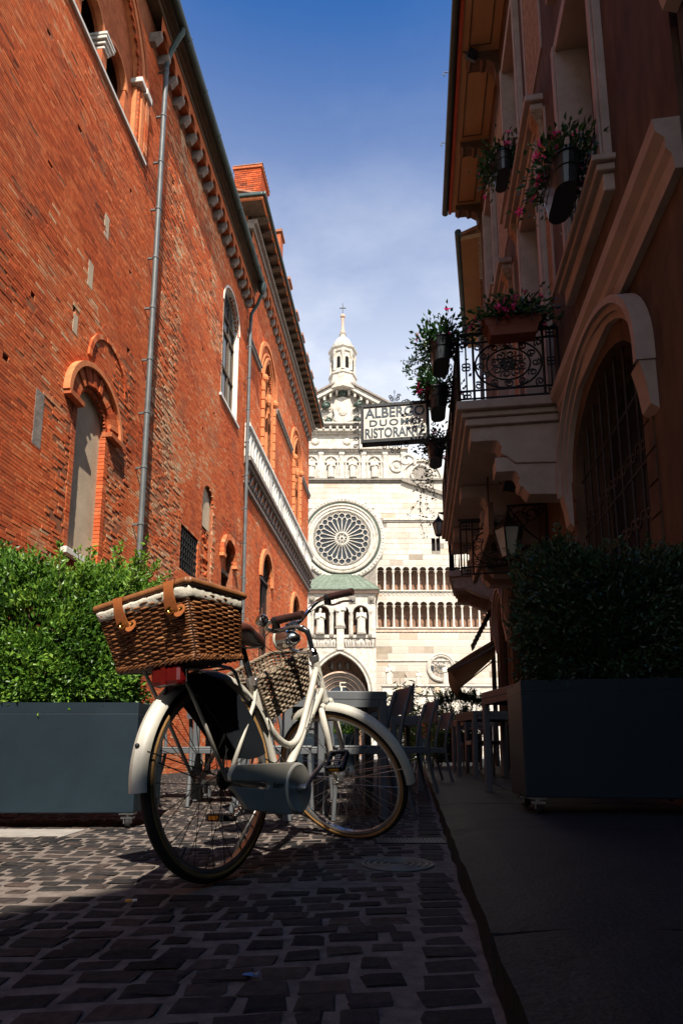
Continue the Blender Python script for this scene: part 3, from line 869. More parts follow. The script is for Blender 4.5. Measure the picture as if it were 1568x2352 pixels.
hops = [W0, W1, W2, W3, W4, W5, A1, A2, A3]
HE = 11.0
m = MB(); wall_open(m, 2.85, HE, 0, 11.85, 0, hops, depth=.32); m.quad((2.85, 0, 0), (2.85, -6, 0), (2.85, -6, 11.85), (2.85, 0, 11.85)); m.box(2.85, HE, -6, -5.9, 0, 11.85); m.build('wall', MATS['rose_plaster'], hot)
for o in (W0, W1, W2, W3, W4, W5):
    m = MB()
    reveal_faces(m, Op(o.c, o.hw - .006, o.z0 + .006, o.z1 - .006), .004, .3); rv = m.build('window_reveal', MATS['cream_trim'], hot)
    m = MB(); panel(m, o, -.3); m.build('window_glass', MATS['glass_dark'], rv)
    m = MB()
    for a, b in ((o.s0 - .14, o.s0), (o.s1, o.s1 + .14)): m.box(a, b, -.01, .06, o.z0 - .02, o.z1 + .14); m.box(a + .02, b - .05, .06, .08, o.z0, o.z1 + .1)
    m.box(o.s0, o.s1, -.01, .06, o.z1, o.z1 + .14); m.build('window_surround', MATS['cream_trim'], hot, bevel=.006)
    m = MB()
    for x in (o.s0 + .03, o.c, o.s1 - .03): m.box(x - .03, x + .03, -.3, -.25, o.z0, o.z1)
    for z in np.linspace(o.z0 + .03, o.z1 - .03, 4): m.box(o.s0, o.s1, -.3, -.26, z - .025, z + .025)
    m.build('window_frame', MATS['old_wood'], rv)
for o in (W0, W1, W2, W4):
    m = MB()
    m.box(o.s0 - .2, o.s1 + .2, -.05, .17, o.z0 - .07, o.z0 - .02); m.box(o.s0 - .17, o.s1 + .17, -.05, .13, o.z0 - .13, o.z0 - .07); m.box(o.s0 - .14, o.s1 + .14, -.05, .08, o.z0 - .28, o.z0 - .13)
    m.build('window_sill', MATS['cream_trim'], hot, bevel=.012)
for o in (W1, W2, W4):                     # low iron guards in the windows
    m = MB()
    for x in np.linspace(o.s0 + .04, o.s1 - .04, 8): m.tube([(x, .02, o.z0), (x, .02, o.z0 + .55)], .009, 5)
    for z in (.05, .3, .55): m.tube([(o.s0, .02, o.z0 + z), (o.s1, .02, o.z0 + z)], .01, 5)
    m.build('window_guard', MATS['iron'], hot)
for o in (W3, W5):
    m = MB()
    m.box(o.s0 - .3, o.s1 + .3, -.02, .14, 7.62, 7.70); m.box(o.s0 - .34, o.s1 + .34, -.02, .20, 7.70, 7.78); m.box(o.s0 - .2, o.s1 + .2, -.01, .07, 7.5, 7.62)
    m.build('door_hood', MATS['cream_trim'], hot, bevel=.012)
    for sx in (o.s0 - .23, o.s1 + .23):
        m = MB(); m.prism([(0, 7.1), (.05, 7.15), (.06, 7.4), (.13, 7.55), (.13, 7.62), (0, 7.62)], sx - .07, sx + .07, f=lambda x, y, z: (y, x, z)); m.build('hood_console', MATS['ornament_paint'], hot)
for s0, s1, z0, z1 in ((5.6, 6.15, 5.3, 7.5), (7.75, 8.35, 5.0, 7.5), (5.55, 6.3, 8.3, 10.9), (7.95, 8.8, 8.3, 10.9)):
    m = MB(); m.box(s0, s1, -.005, .008, z0, z1); pn = m.build('ornament_panel', MATS['ornament_paint'], hot)
    m = MB()
    for a, b, c, d in ((s0 - .04, s0, z0 - .04, z1 + .04), (s1, s1 + .04, z0 - .04, z1 + .04), (s0, s1, z0 - .04, z0), (s0, s1, z1, z1 + .04)): m.box(a, b, -.005, .018, c, d)
    m.build('panel_border', MATS['cream_trim'], pn)
# string course
m = MB()
prof = [(-.02, 3.66), (.05, 3.66), (.06, 3.76), (.09, 3.8), (.09, 3.87), (.14, 3.92), (.15, 4.0), (-.02, 4.0)]
m.prism(prof, 2.85, 5.48, f=lambda x, y, z: (y, x, z)); m.build('string_course', MATS['cream_trim'], hot, smooth=True, auto=30)
m = MB(); m.prism(prof, 9.32, HE, f=lambda x, y, z: (y, x, z)); m.build('string_course', MATS['cream_trim'], hot, smooth=True, auto=30)
# ground floor arches with hood moulds
for o in (A1, A2, A3):
    k = Op(o.c, o.hw, o.z0, o.z1 + .06, o.rise)
    for g0, g1, d1 in ((.10, .16, .05), (.15, .21, .08), (.20, .25, .12)):
        m = MB(); arch_band(m, k, g0, g1, -.02, d1, n=30, legs=.12); m.build('arch_moulding', MATS['cream_trim'], hot, smooth=True, auto=30)
    for sx in (-1, 1):
        c = o.c + sx * (o.hw + .17)
        m = MB(); m.prism([(0, o.z1 - .40), (.05, o.z1 - .36), (.07, o.z1 - .2), (.10, o.z1 - .06), (0, o.z1 - .06)], c - .07, c + .07, f=lambda x, y, z: (y, x, z)); m.build('arch_corbel', MATS['cream_trim'], hot)
    m = MB(); panel(m, o, -.31); dr = m.build('doorway_glass', MATS['glass_dark'], hot)
    nb = 9 if o is not A3 else 5
    for x in np.linspace(o.s0 + .06, o.s1 - .06, nb):
        m = MB(); m.tube([(x, -.06, .1), (x, -.06, o.top(x) - .02)], .011, 5); m.build('grille_bar', MATS['iron'], dr)
    m = MB()
    for z in (.9, 1.7, 2.4, o.z1): m.tube([(o.s0, -.06, z), (o.s1, -.06, z)], .012, 5)
    for x in np.linspace(o.s0 + .15, o.s1 - .15, nb - 1):
        for z in (1.2, 2.05, 2.55):
            for q in (-1, 1):
                m.tube([(x + q * .055 * (1 - t * .12) * math.cos(t) - q * .05, -.06, z + q * .055 * (1 - t * .12) * math.sin(t)) for t in np.linspace(0, 7, 14)], .008, 4)
    m.build('grille_scrolls', MATS['iron'], dr)
    for z in np.arange(.15, o.z1, .22):
        for sx in (o.s0 - .075, o.s1 + .075):
            m = MB(); m.box(sx - .07, sx + .07, -.02, .012, z, z + .205, .5); m.build('jamb_brick', MATS['rose_plaster'], hot)
# soffit, brackets, fascia and gutter
m = MB(); m.box(2.85, HE, -.02, .62, 11.85, 11.9); m.build('soffit', MATS['cream_soffit'], hot)
for i, (a, b) in enumerate([(3.0, 4.55), (4.75, 6.3), (6.5, 8.05), (8.25, 9.5), (9.7, 10.85)]):
    for k, (x0, x1, y0, y1) in enumerate(((a + .08, b - .08, .13, .15), (a + .08, b - .08, .47, .49), (a + .08, a + .1, .15, .47), (b - .1, b - .08, .15, .47))):
        m = MB(); m.box(x0, x1, y0, y1, 11.842, 11.849); m.build('soffit_line', MATS['old_wood'], hot)
for s in (4.65, 6.4, 8.15, 9.6, 10.92):
    m = MB(); m.prism([(0, 11.35), (.06, 11.4), (.09, 11.6), (.2, 11.68), (.26, 11.66), (.3, 11.72), (.42, 11.72), (.46, 11.7), (.52, 11.76), (.52, 11.845), (0, 11.845)], s - .09, s + .09, f=lambda x, y, z: (y, x, z)); m.build('eave_bracket', MATS['old_wood'], hot)
m = MB(); m.box(2.85, HE + .02, .60, .655, 11.83, 11.98); m.build('fascia', MATS['red_fascia'], hot)
m = MB(); m.tube([(2.85, .72, 11.95), (HE + .1, .72, 11.95)], .072, 10); gt = m.build('gutter', MATS['copper_dark'], hot, smooth=True, auto=40)
m = MB(); m.prism([(.75, 12.0), (-6, 14.2), (-6, 14.1), (.6, 11.95)], 2.85, HE, f=lambda x, y, z: (y, x, z)); m.build('roof', MATS['roof_tile'], hot)
for s in (7.2, 8.4, 9.6):
    m = MB(); m.tube([(s, .78, 11.98), (s, .86, 12.0), (s, .88, 11.95), (s, .85, 11.92)], .008, 4); m.build('gutter_hook', MATS['iron'], gt)
# balcony
bal = thing('balcony', 'cream stone balcony on scrolled brackets with black wrought-iron railing', 'balcony', mat=RM)
BS, BE, BD, BZ = 5.5, 9.3, 1.08, 4.0
m = MB(); m.box(BS, BE, -.02, BD, BZ - .10, BZ); m.box(BS + .05, BE - .05, -.02, BD - .05, BZ - .16, BZ - .10); m.box(BS + .08, BE - .08, -.02, BD - .09, BZ - .24, BZ - .16); m.build('slab', MATS['cream_trim'], bal, bevel=.012)
bp = [(0, 4.18), (.94, 4.18), (.94, 4.02), (.76, 4.02)]
bp += [(.70 + .06 * math.cos(a), 3.96 + .06 * math.sin(a)) for a in np.linspace(math.pi / 2, math.pi, 4)]
bp += [(.58 + .06 * math.cos(a), 3.90 + .06 * math.sin(a)) for a in np.linspace(math.pi / 4, -math.pi / 2, 5)]
bp += [(.56, 3.82), (.50, 3.76), (.0, 3.74)]
bp = [(x, z - .42) for x, z in bp]
for s in (BS + .12, BS + 1.5, BS + 2.9, BE - .35):
    m = MB(); m.prism(bp, s, s + .26, f=lambda x, y, z: (y, x, z)); b_ = m.build('bracket', MATS['cream_trim'], bal, bevel=.008)
    m = MB(); m.prism([(x * .74, z - .34) for x, z in bp], s + .02, s + .24, f=lambda x, y, z: (y, x, z)); m.build('lower_bracket', MATS['cream_trim'], b_, bevel=.008)
def spiral(c, r, turns, a0, n=16, k=.75):
    return [(c[0] + r * (1 - k * t) * math.cos(a0 + turns * 2 * math.pi * t), c[1] + r * (1 - k * t) * math.sin(a0 + turns * 2 * math.pi * t)) for t in np.linspace(0, 1, n)]
def circ(c, r, n=28):
    return [(c[0] + r * math.cos(2 * math.pi * i / n), c[1] + r * math.sin(2 * math.pi * i / n)) for i in range(n)]
def rail_bay(m, f, w, h, r=.011):
    P = lambda pts: [f(x, z) for x, z in pts]
    sw = .15
    for z in (.02, .11, h - .11, h - .01): m.tube(P([(0, z), (w, z)]), r * (1.6 if z > h - .05 else 1), 5)
    for x in (0, sw, w - sw, w): m.tube(P([(x, 0), (x, h)]), r * 1.25, 5)
    for x in (sw / 2, w - sw / 2):
        m.tube(P([(x, .11), (x, h - .11)]), r * .8, 5)
        for z in (.065, h / 2, h - .06):
            for a in range(4): m.tube(P(circ((x + .026 * math.cos(a * math.pi / 2 + .785), z + .026 * math.sin(a * math.pi / 2 + .785)), .022, 8)), r * .75, 4, closed=True)
    cx, cz = w / 2, h / 2
    R0 = min(w / 2 - sw - .005, h / 2 - .115)
    ex = (w / 2 - sw) / max(R0, .01)
    E = lambda pts: P([(cx + (x - cx) * min(ex, 1.25), z) for x, z in pts])
    m.tube(E(circ((cx, cz), R0, 36)), r, 5, closed=True)
    m.tube(E(circ((cx, cz), R0 * .66, 30)), r * .9, 5, closed=True)
    m.tube(E(circ((cx, cz), R0 * .24, 16)), r * .9, 5, closed=True)
    for k in range(8):
        a = 2 * math.pi * k / 8
        m.tube(E([(cx + R0 * .05 * math.cos(a), cz + R0 * .05 * math.sin(a)), (cx + R0 * .24 * math.cos(a), cz + R0 * .24 * math.sin(a))]), r * 1.6, 4)
        c2 = (cx + R0 * .42 * math.cos(a + .2), cz + R0 * .42 * math.sin(a + .2))
        m.tube(E(spiral(c2, R0 * .17, 1.3, a + 1.0)), r * .8, 4)
    for k in range(12):
        a = 2 * math.pi * k / 12
        c2 = (cx + R0 * .83 * math.cos(a), cz + R0 * .83 * math.sin(a))
        m.tube(E(spiral(c2, R0 * .15, 1.4, a + (2 if k % 2 else -1.2))), r * .8, 4)
    for qx in (-1, 1):
        for qz in (-1, 1):
            m.tube(P(spiral((cx + qx * (w / 2 - sw - .045), cz + qz * (h / 2 - .165)), .045, 1.3, qx * 1.0)), r * .8, 4)
RH = .77
m = MB(); rail_bay(m, lambda x, z: (BS + .05, .03 + x, BZ + .02 + z), 1.01, RH); m.build('railing', MATS['iron'], bal)
m = MB(); rail_bay(m, lambda x, z: (BE - .05, .03 + x, BZ + .02 + z), 1.01, RH); m.build('railing', MATS['iron'], bal)
nb = 4
for k in range(nb):
    w_ = (BE - BS - .1) / nb
    m = MB(); rail_bay(m, lambda x, z: (BS + .05 + k * w_ + x, BD - .04, BZ + .02 + z), w_, RH); m.build('railing', MATS['iron'], bal)
scn = thing('iron_screen', 'scrolled wrought-iron screen hanging from the wall under the balcony', 'iron screen', mat=RM)
m = MB(); rail_bay(m, lambda x, z: (7.15, .05 + x, 2.62 + z), .9, .72, .010); m.build('scrollwork', MATS['iron'], scn)
m = MB(); m.tube([(7.15, .0, 2.6), (7.15, .0, 3.4)], .016, 6); m.tube([(7.15, .0, 3.36), (7.15, .98, 3.36)], .014, 6); m.build('frame', MATS['iron'], scn)
# under-balcony sign board
sb = thing('fascia_board', 'long dark framed board hanging under the stone balcony', 'sign board', mat=RM)
m = MB(); m.box(6.6, 8.7, .60, .66, 2.95, 3.35); m.build('board', MATS['old_wood'], sb)
m = MB(); m.box(6.63, 8.67, .66, .664, 2.98, 3.32); m.build('panel', MATS['cream_trim'], sb)
m = MB(); m.tube([(6.8, .63, 3.35), (6.8, .63, 3.8)], .01, 5); m.tube([(8.5, .63, 3.35), (8.5, .63, 3.8)], .01, 5); m.build('hanger', MATS['iron'], sb)
def floodlight(name, label, loc, aim):
    t = thing(name, label, 'floodlight', loc=loc)
    t.rotation_euler = aim
    m = MB(); m.hexa([(-.09, -.05, -.07), (.09, -.05, -.07), (.09, .05, -.06), (-.09, .05, -.06), (-.075, -.05, .07), (.075, -.05, .07), (.06, .05, .05), (-.06, .05, .05)]); m.build('housing', MATS['iron'], t, bevel=.008)
    m = MB(); m.box(-.07, .07, -.056, -.052, -.055, .055); m.build('lens', MATS['glass_dark'], t)
    m = MB(); m.tube([(-.1, 0, 0), (-.1, .12, .06), (.1, .12, .06), (.1, 0, 0)], .01, 5); m.build('mount', MATS['iron'], t)
p = RM @ Vector((8.0, .45, 11.72)); floodlight('floodlight', 'small dark floodlight fixed under the painted eaves', p, (.5, 0, .4))
p = RM @ Vector((6.05, .5, 3.3)); floodlight('floodlight', 'boxy floodlight tucked below the balcony slab', p, (.5, 0, .2))
# lanterns
mat('lamp_glass', (.30, .33, .30), rough=.25, var=.2, bump=.05, spec=.5)
def lantern(label, loc, sc, bracket):
    t = thing('wall_lantern', label, 'lantern', loc=loc, group='wrought-iron lanterns on the hotel')
    n = 6
    m = MB()
    def ringp(r, z): return [(r * sc * math.cos(2 * math.pi * k / n), r * sc * math.sin(2 * math.pi * k / n), z * sc) for k in range(n)]
    lo, hi, top = ringp(.09, -.22), ringp(.17, .12), ringp(.05, .26)
    for k in range(n):
        for a, b in ((lo[k], lo[(k + 1) % n]), (hi[k], hi[(k + 1) % n]), (lo[k], hi[k]), (hi[k], top[k])): m.tube([a, b], .011 * sc, 4)
    m.tube([(0, 0, -.22 * sc), (0, 0, -.34 * sc)], [.03 * sc, .004], 6)
    m.build('cage', MATS['iron'], t)
    m = MB(); m.lathe([(.18 * sc, .12 * sc), (.1 * sc, .2 * sc), (.05 * sc, .27 * sc), (.02 * sc, .34 * sc)], 6); m.build('cap', MATS['iron'], t)
    for k in range(n):
        q = [Vector(x) * .97 for x in (lo[k], lo[(k + 1) % n], hi[(k + 1) % n], hi[k])]
        m = MB(); m.quad(*[tuple(x) for x in q]); m.build('pane', MATS['lamp_glass'], t)
    m = MB()
    B_ = Vector(bracket)
    m.tube([(0, 0, .34 * sc), (0, 0, .42 * sc), tuple(B_ + Vector((0, 0, .42 * sc)))], .014, 5)
    side = B_.normalized()
    for r0, off in ((.16, .3), (.11, .62), (.07, .85)):
        m.tube([tuple(B_ * off + side * x + Vector((0, 0, .42 * sc - r0 + z))) for x, z in spiral((0, 0), r0, 1.5, 1.57, 20)], .010, 4)
    m.tube([tuple(B_ + Vector((0, 0, .42 * sc))), tuple(B_ + Vector((0, 0, -.12 * sc)))], .016, 5)
    m.tube([tuple(B_ + Vector((0, 0, -.1 * sc))), tuple(B_ * .5 + Vector((0, 0, .1 * sc))), (0, 0, .42 * sc)], .011, 5)
    m.build('bracket', MATS['iron'], t)
n_ = RM.to_3x3() @ Vector((0, -1, 0))
p = RM @ Vector((6.55, .45, 2.85)); lantern('large six-sided iron lantern on scroll bracket below the balcony', p, 1.0, n_ * .43)
p = RM @ Vector((9.4, 1.12, 4.15)); lantern('slim iron lantern at the outer corner under the balcony slab', p, .62, n_ * 1.1)

# ================================================================ RIGHT: next house, turned a little to the right
P2 = RM @ Vector((HE + .02, 0, 0))
RM2 = frame_matrix(P2.x, .257, P2.y)
ho2 = thing('corner_house', 'dark house beyond the hotel with small balcony and grey downpipe', 'building', mat=RM2)
d1 = Op(1.55, .42, 4.25, 6.6); d2 = Op(.9, .5, .1, 2.5, .3)
m = MB(); wall_open(m, 0, 3.2, 0, 11.2, 0, [d1, d2], depth=.3); m.quad((3.2, 0, 0), (3.2, -8, 0), (3.2, -8, 11.2), (3.2, 0, 11.2)); m.build('wall', MATS['rose_plaster'], ho2)
m = MB(); m.box(-.02, 3.5, -.02, .42, 11.2, 11.3); m.build('soffit', MATS['cream_soffit'], ho2)
m = MB(); m.box(0, 3.2, 0, .06, 10.2, 11.2); m.build('eave_band', MATS['ornament_paint'], ho2)
m = MB(); m.tube([(-.1, .47, 11.35), (3.55, .47, 11.35)], .07, 10); m.build('gutter', MATS['copper_dark'], ho2, smooth=True, auto=40)
m = MB(); m.prism([(.5, 11.4), (-6, 13.2), (-6, 13.1), (.4, 11.35)], 0, 3.4, f=lambda x, y, z: (y, x, z)); m.build('roof', MATS['roof_tile'], ho2)
m = MB(); panel(m, d1, -.2); m.build('doorway_glass', MATS['glass_dark'], ho2)
m = MB(); panel(m, d2, -.28); m.build('doorway_glass', MATS['glass_dark'], ho2)
for q in (-1, 1):
    sh = MB()
    x0 = 1.55 + q * .42
    a = (x0, .02); b = (x0 + q * .30, .32)
    sh.hexa([(a[0], a[1], 4.3), (b[0], b[1], 4.3), (b[0] + .03, b[1] - .03, 4.3), (a[0] + .03, a[1] - .03, 4.3), (a[0], a[1], 6.55), (b[0], b[1], 6.55), (b[0] + .03, b[1] - .03, 6.55), (a[0] + .03, a[1] - .03, 6.55)])
    sh.build('green_shutter', MATS['green_paint'], ho2)
m = MB(); m.box(.95, 2.6, -.02, .95, 4.08, 4.22); m.box(1.0, 2.55, -.02, .9, 4.0, 4.08); m.build('balcony_slab', MATS['dark_stone'], ho2, bevel=.015)
for s in (1.0, 2.3):
    m = MB(); m.prism([(0, 4.0), (.85, 4.0), (.85, 3.85), (.6, 3.82), (.35, 3.68), (.12, 3.6), (0, 3.45)], s, s + .24, f=lambda x, y, z: (y, x, z)); m.build('balcony_bracket', MATS['dark_stone'], ho2)
m = MB()
for (a, b) in (((.98, .05), (.98, .92)), ((.98, .92), (2.57, .92)), ((2.57, .92), (2.57, .05))):
    n = int(math.dist(a, b) / .11)
    for i in range(n + 1):
        x, y = a[0] + (b[0] - a[0]) * i / n, a[1] + (b[1] - a[1]) * i / n
        m.tube([(x, y, 4.22), (x, y, 4.62), (x, y, 4.66), (x, y, 5.12)], [.009, .009, .02, .009], 5)
        m.tube([(x + .03 * math.cos(t), y, 4.33 + .03 * math.sin(t)) for t in np.linspace(0, 5.5, 8)], .006, 4)
    for z in (4.26, 5.12): m.tube([(*a, z), (*b, z)], .015, 5)
m.build('balcony_railing', MATS['iron'], ho2)
m = MB(); m.tube([(2.0, .09, .1), (2.0, .09, 11.1)], .05, 10); m.build('downpipe', MATS['zinc'], ho2, smooth=True, auto=40)
for k in range(9):                    # slatted shutter blinds leaning out below the balcony
    z = 3.3 - k * .085
    for s0 in (.75,):
        m = MB(); m.hexa([(s0, .10 + .045 * k, z), (s0 + .7, .10 + .045 * k, z), (s0 + .7, .16 + .045 * k, z - .075), (s0, .16 + .045 * k, z - .075), (s0, .115 + .045 * k, z + .012), (s0 + .7, .115 + .045 * k, z + .012), (s0 + .7, .175 + .045 * k, z - .065), (s0, .175 + .045 * k, z - .065)]); m.build('blind_slat', MATS['old_wood'], ho2)
# awning, half folded
mat('awning_cloth', (.42, .36, .25), rough=.9, var=.15, bump=.15)
aw = thing('awning', 'half-folded beige cloth awning drooping from the house front', 'awning', mat=RM2)
m = MB()
a0 = [(.15, .05, 2.55), (.55, .05, 2.65), (1.3, .05, 2.6), (1.9, .05, 2.5)]
a1 = [(.05, .55, 2.25), (.5, .60, 2.1), (1.2, .62, 2.05), (1.8, .6, 2.0)]
a2 = [(-.05, .95, 1.98), (.5, .98, 1.78), (1.2, 1.0, 1.74), (1.75, .95, 1.72)]
a3 = [(.02, .72, 1.62), (.5, .8, 1.52), (1.2, .8, 1.5), (1.7, .7, 1.45)]
V = a0 + a1 + a2 + a3
m.add(V, [(r_ * 4 + i, r_ * 4 + i + 1, r_ * 4 + i + 5, r_ * 4 + i + 4) for r_ in range(3) for i in range(3)])
clo = m.build('cloth', MATS['awning_cloth'], aw, smooth=True)
at_ = MATS['awning_cloth'].node_tree; p_b = [n for n in at_.nodes if n.type == 'BSDF_PRINCIPLED'][0]; o_b = [n for n in at_.nodes if n.type == 'OUTPUT_MATERIAL'][0]
tl_ = N(at_, 'ShaderNodeBsdfTranslucent'); ms_ = N(at_, 'ShaderNodeMixShader'); ms_.inputs[0].default_value = .55
at_.links.new(p_b.inputs['Base Color'].links[0].from_socket, tl_.inputs['Color']); at_.links.new(p_b.outputs[0], ms_.inputs[1]); at_.links.new(tl_.outputs[0], ms_.inputs[2]); at_.links.new(ms_.outputs[0], o_b.inputs[0])
so = clo.modifiers.new('t', 'SOLIDIFY'); so.thickness = .012
m = MB(); m.tube([(.05, .05, 2.4), (.0, .55, 2.1), (-.03, .95, 1.95)], .016, 6); m.tube([(1.8, .05, 2.4), (1.78, .95, 1.7)], .016, 6); m.tube([(-.05, .95, 1.96), (1.75, .95, 1.7)], .018, 6); m.build('arm', MATS['zinc'], aw)
# ================================================================ RIGHT: plain house behind the camera whose roof shades the foreground
bh = thing('plain_house', 'pale plain wall of the house at the right edge before the hotel', 'building')
line = [(1.94, 2.78), (1.63, -5.0), (.80, -6.28), (-4.2, -14.6)]
m = MB()
Hb = 9.0
for (a, b) in zip(line[:-1], line[1:]): m.quad((*a, 0), (*b, 0), (*b, Hb), (*a, Hb))
back = [(12, -14.6), (12, 2.78)]
pl = line + back
m.add([(x, y, Hb) for x, y in pl], [tuple(range(len(pl)))])
for a, b in ((line[-1], back[0]), (back[0], back[1]), (back[1], line[0])): m.quad((*a, 0), (*b, 0), (*b, Hb), (*a, Hb))
m.build('wall', MATS['pale_wall'], bh)
m = MB(); m.tube([(1.84, 2.1, .1), (1.84, 2.1, 8.9)], .05, 10); m.build('downpipe', MATS['zinc'], bh, smooth=True, auto=40)
m = MB(); m.prism([(-.02, 4.6), (.06, 4.62), (.10, 4.8), (-.02, 4.8)], 0, 2.2, f=lambda x, y, z: (1.9 - x - .04 * y, 2.75 - y, z)); m.build('string_course', MATS['cream_trim'], bh)
# ================================================================ CATHEDRAL across the piazza
CY = 50.0
mat('marble', None, rough=.75, ramp=[(0, (.24, .195, .145)), (.18, (.38, .32, .255)), (.5, (.50, .445, .375)), (.8, (.57, .515, .44)), (1, (.50, .34, .245))], var=.12, scale=2.2, bump=.15, bscale=8, spec=.2, stain=(.42, .32, .235), sscale=.45)
mat('marble_plain', (.53, .475, .40), rough=.75, var=.28, scale=3.5, bump=.2, bscale=9, spec=.2, stain=(.26, .215, .165), sscale=2.0)
mat('marble_dark', (.22, .19, .155), rough=.8, var=.3, scale=3, bump=.3, bscale=9)
mat('pink_marble', (.52, .36, .27), rough=.8, var=.2, scale=3, bump=.2, bscale=9)
mat('old_brick_wall', (.24, .13, .08), rough=.9, var=.4, scale=4, bump=.4, bscale=12)
mat('bronze', (.045, .065, .05), rough=.5, metal=.4, var=.3, bump=.1)
CMx = Matrix.Translation((0, CY, 0))
cat_ = thing('cathedral', 'sunlit white marble cathedral front with rose window and arcaded galleries', 'cathedral', mat=CMx)
def text_mesh(body, size, extrude=.005, align='CENTER', shear=0, spacing=1.0, offset=0.0):
    cu = bpy.data.curves.new('txt', 'FONT'); cu.body = body; cu.size = size; cu.extrude = extrude; cu.align_x = align; cu.align_y = 'CENTER'; cu.shear = shear; cu.space_character = spacing; cu.offset = offset
    ob = bpy.data.objects.new('txt', cu); COL.objects.link(ob)
    me = bpy.data.meshes.new_from_object(ob.evaluated_get(bpy.context.evaluated_depsgraph_get()))
    bpy.data.objects.remove(ob); bpy.data.curves.remove(cu)
    return me
def letters(name, body, size, matl, parent, M, **k):
    me = text_mesh(body, size, **k); me.materials.clear(); me.materials.append(matl)
    o = bpy.data.objects.new(name, me); link(o, parent); o.matrix_local = M
    return o
GAL = [(14.38, 16.58), (11.06, 13.42)]
PER = .745
rects = [Op(8.0, 4.93, z0, z1) for z0, z1 in GAL]
bifs = [Op(x, .17, 17.95, 19.1, .17) for x in (8.15, 8.57, 9.65, 10.07)]
m = MB(LT); wall_open(m, -6, 14, -.1, 24.5, 0, rects + bifs, depth=1.2); m.box(-6, 14, -12, -11.9, 0, 24.5); m.build('wall', MATS['marble_dark'], cat_)
RC, RR = (.04, 19.05), 3.82
def zc(a, z):
    return (.55 + .3 * (smooth_noise(a * .5, z * .4, 31) - .5), .006, 0)
def ash(s0, s1, z0, z1, ch, bl):
    B = lay_bricks(s0, s1, z0, z1, ch, bl, [Op(r_.c, r_.hw + .0, r_.z0 - .02, r_.z1 + .02, r_.rise) for r_ in rects + bifs], zc, gap=.014)
    keep = [b for b in B if max(math.hypot(min(max(RC[0], b[0]), b[1]) - RC[0], min(max(RC[1], b[2]), b[3]) - RC[1]), 0) > RR - .45]
    out = []
    for b in keep:
        t = b[5]
        r_ = rng.random()
        if r_ < .05 + .12 * (smooth_noise(b[0] * .4, b[2] * .4, 77) > .6): t = rng.uniform(.86, 1)
        elif r_ < .09 or (b[2] < 9 and r_ < .24): t = rng.uniform(.0, .25)
        else: t = min(.82, max(.42, t))
        out.append((*b[:5], t))
    return out
BB = ash(-4.5, 13.5, 3.0, 8.0, .52, 1.1) + ash(-4.5, 13.5, 8.14, 10.6, .60, 1.5) + ash(-4.5, 13.5, 13.44, 14.1, .33, 1.2) + ash(-4.5, 13.5, 16.62, 20.6, .5, 1.25) + ash(-4.5, 13.5, 20.98, 24.4, .48, 1.15)
BB = np.array(BB)
big, rest = split_visible(BB, CMx, -1, 300)
var = [blocks_mesh('marble_block', np.array([[-.5, .5, -.5, .5, .5, k / 11]]), -1, MATS['marble'], back=-.5, jit=.004, cham=.015) for k in range(12)]
for b in big:
    o = bpy.data.objects.new('marble_block', var[int(min(11, b[5] * 11.9))]); link(o, cat_)
    o.location = ((b[0] + b[1]) / 2, -(b[4] + .02 - .03) / 2, (b[2] + b[3]) / 2); o.scale = (b[1] - b[0], b[4] + .05, b[3] - b[2])
rest[:, 4] += .02
np_obj('marble_facing', blocks_mesh('marble_facing', rest, -1, MATS['marble'], cham=.012), cat_, kind='stuff')
def cornice(x0, x1, z, h, d, mt='marble_plain', name='cornice'):
    m = MB(LT); m.box(x0, x1, 0, d * .5, z, z + h * .45); m.box(x0 - .03, x1 + .03, 0, d, z + h * .45, z + h); m.build(name, MATS[mt], cat_)
cornice(3.75, 14, 20.62, .3, .22); cornice(-6, 14, 7.98, .16, .12); cornice(-6, 14, 24.4, .28, .3, 'marble_dark')
m = MB(LT); m.box(2.9, 14, 0, .08, 10.62, 10.92); m.build('pink_band', MATS['pink_marble'], cat_)
# galleries
for gi, (z0, z1) in enumerate(GAL):
    m = MB(LT)
    n = 13
    ops_ = [Op(3.07 + PER * (i + .5), .315, z1 - .42, z1 - .42, .33) for i in range(n)]
    wall_open(m, 3.07, 3.07 + PER * n, z1 - .42, z1 + .02, .02, ops_, depth=.22, nseg=10)
    m.build('gallery_arcade', MATS['marble_plain'], cat_)
    m = MB(LT); m.quad((2.9, -.9, z0), (13.2, -.9, z0), (13.2, -.9, z1), (2.9, -.9, z1)); m.box(2.9, 13.2, -1.15, .06, z0 - .12, z0); m.build('gallery_back', MATS['old_brick_wall'], cat_)
    for i in range(n + 1):
        x = 3.07 + PER * i
        m = MB(LT); m.lathe([(.13, z0), (.13, z0 + .07), (.09, z0 + .12), (.082, z1 - .68), (.1, z1 - .66)], 10, (x, -.1, 0)); cl = m.build('gallery_column', MATS['marble_plain'], cat_, smooth=True, auto=40)
        m = MB(LT); m.hexa([(x - .09, -.19, z1 - .66), (x + .09, -.19, z1 - .66), (x + .09, -.01, z1 - .66), (x - .09, -.01, z1 - .66), (x - .15, -.25, z1 - .42), (x + .15, -.25, z1 - .42), (x + .15, .05, z1 - .42), (x - .15, .05, z1 - .42)]); m.build('capital', MATS['marble_plain'], cl)
    for i in range(2 * n):
        x = 3.07 + PER * .5 * (i + .5)
        m = MB(LT); arch_band(m, Op(x, .13, z0 - .6, z0 - .48, .16), .0, .05, 0, .07, n=8); m.build('blind_arch', MATS['pink_marble' if gi else 'marble_plain'], cat_)
    cornice(3.0, 13.4, z0 - .25, .2, .16)
for o in bifs:
    m = MB(LT); panel(m, o, -.3); m.build('window_glass', MATS['dark_void'], cat_)
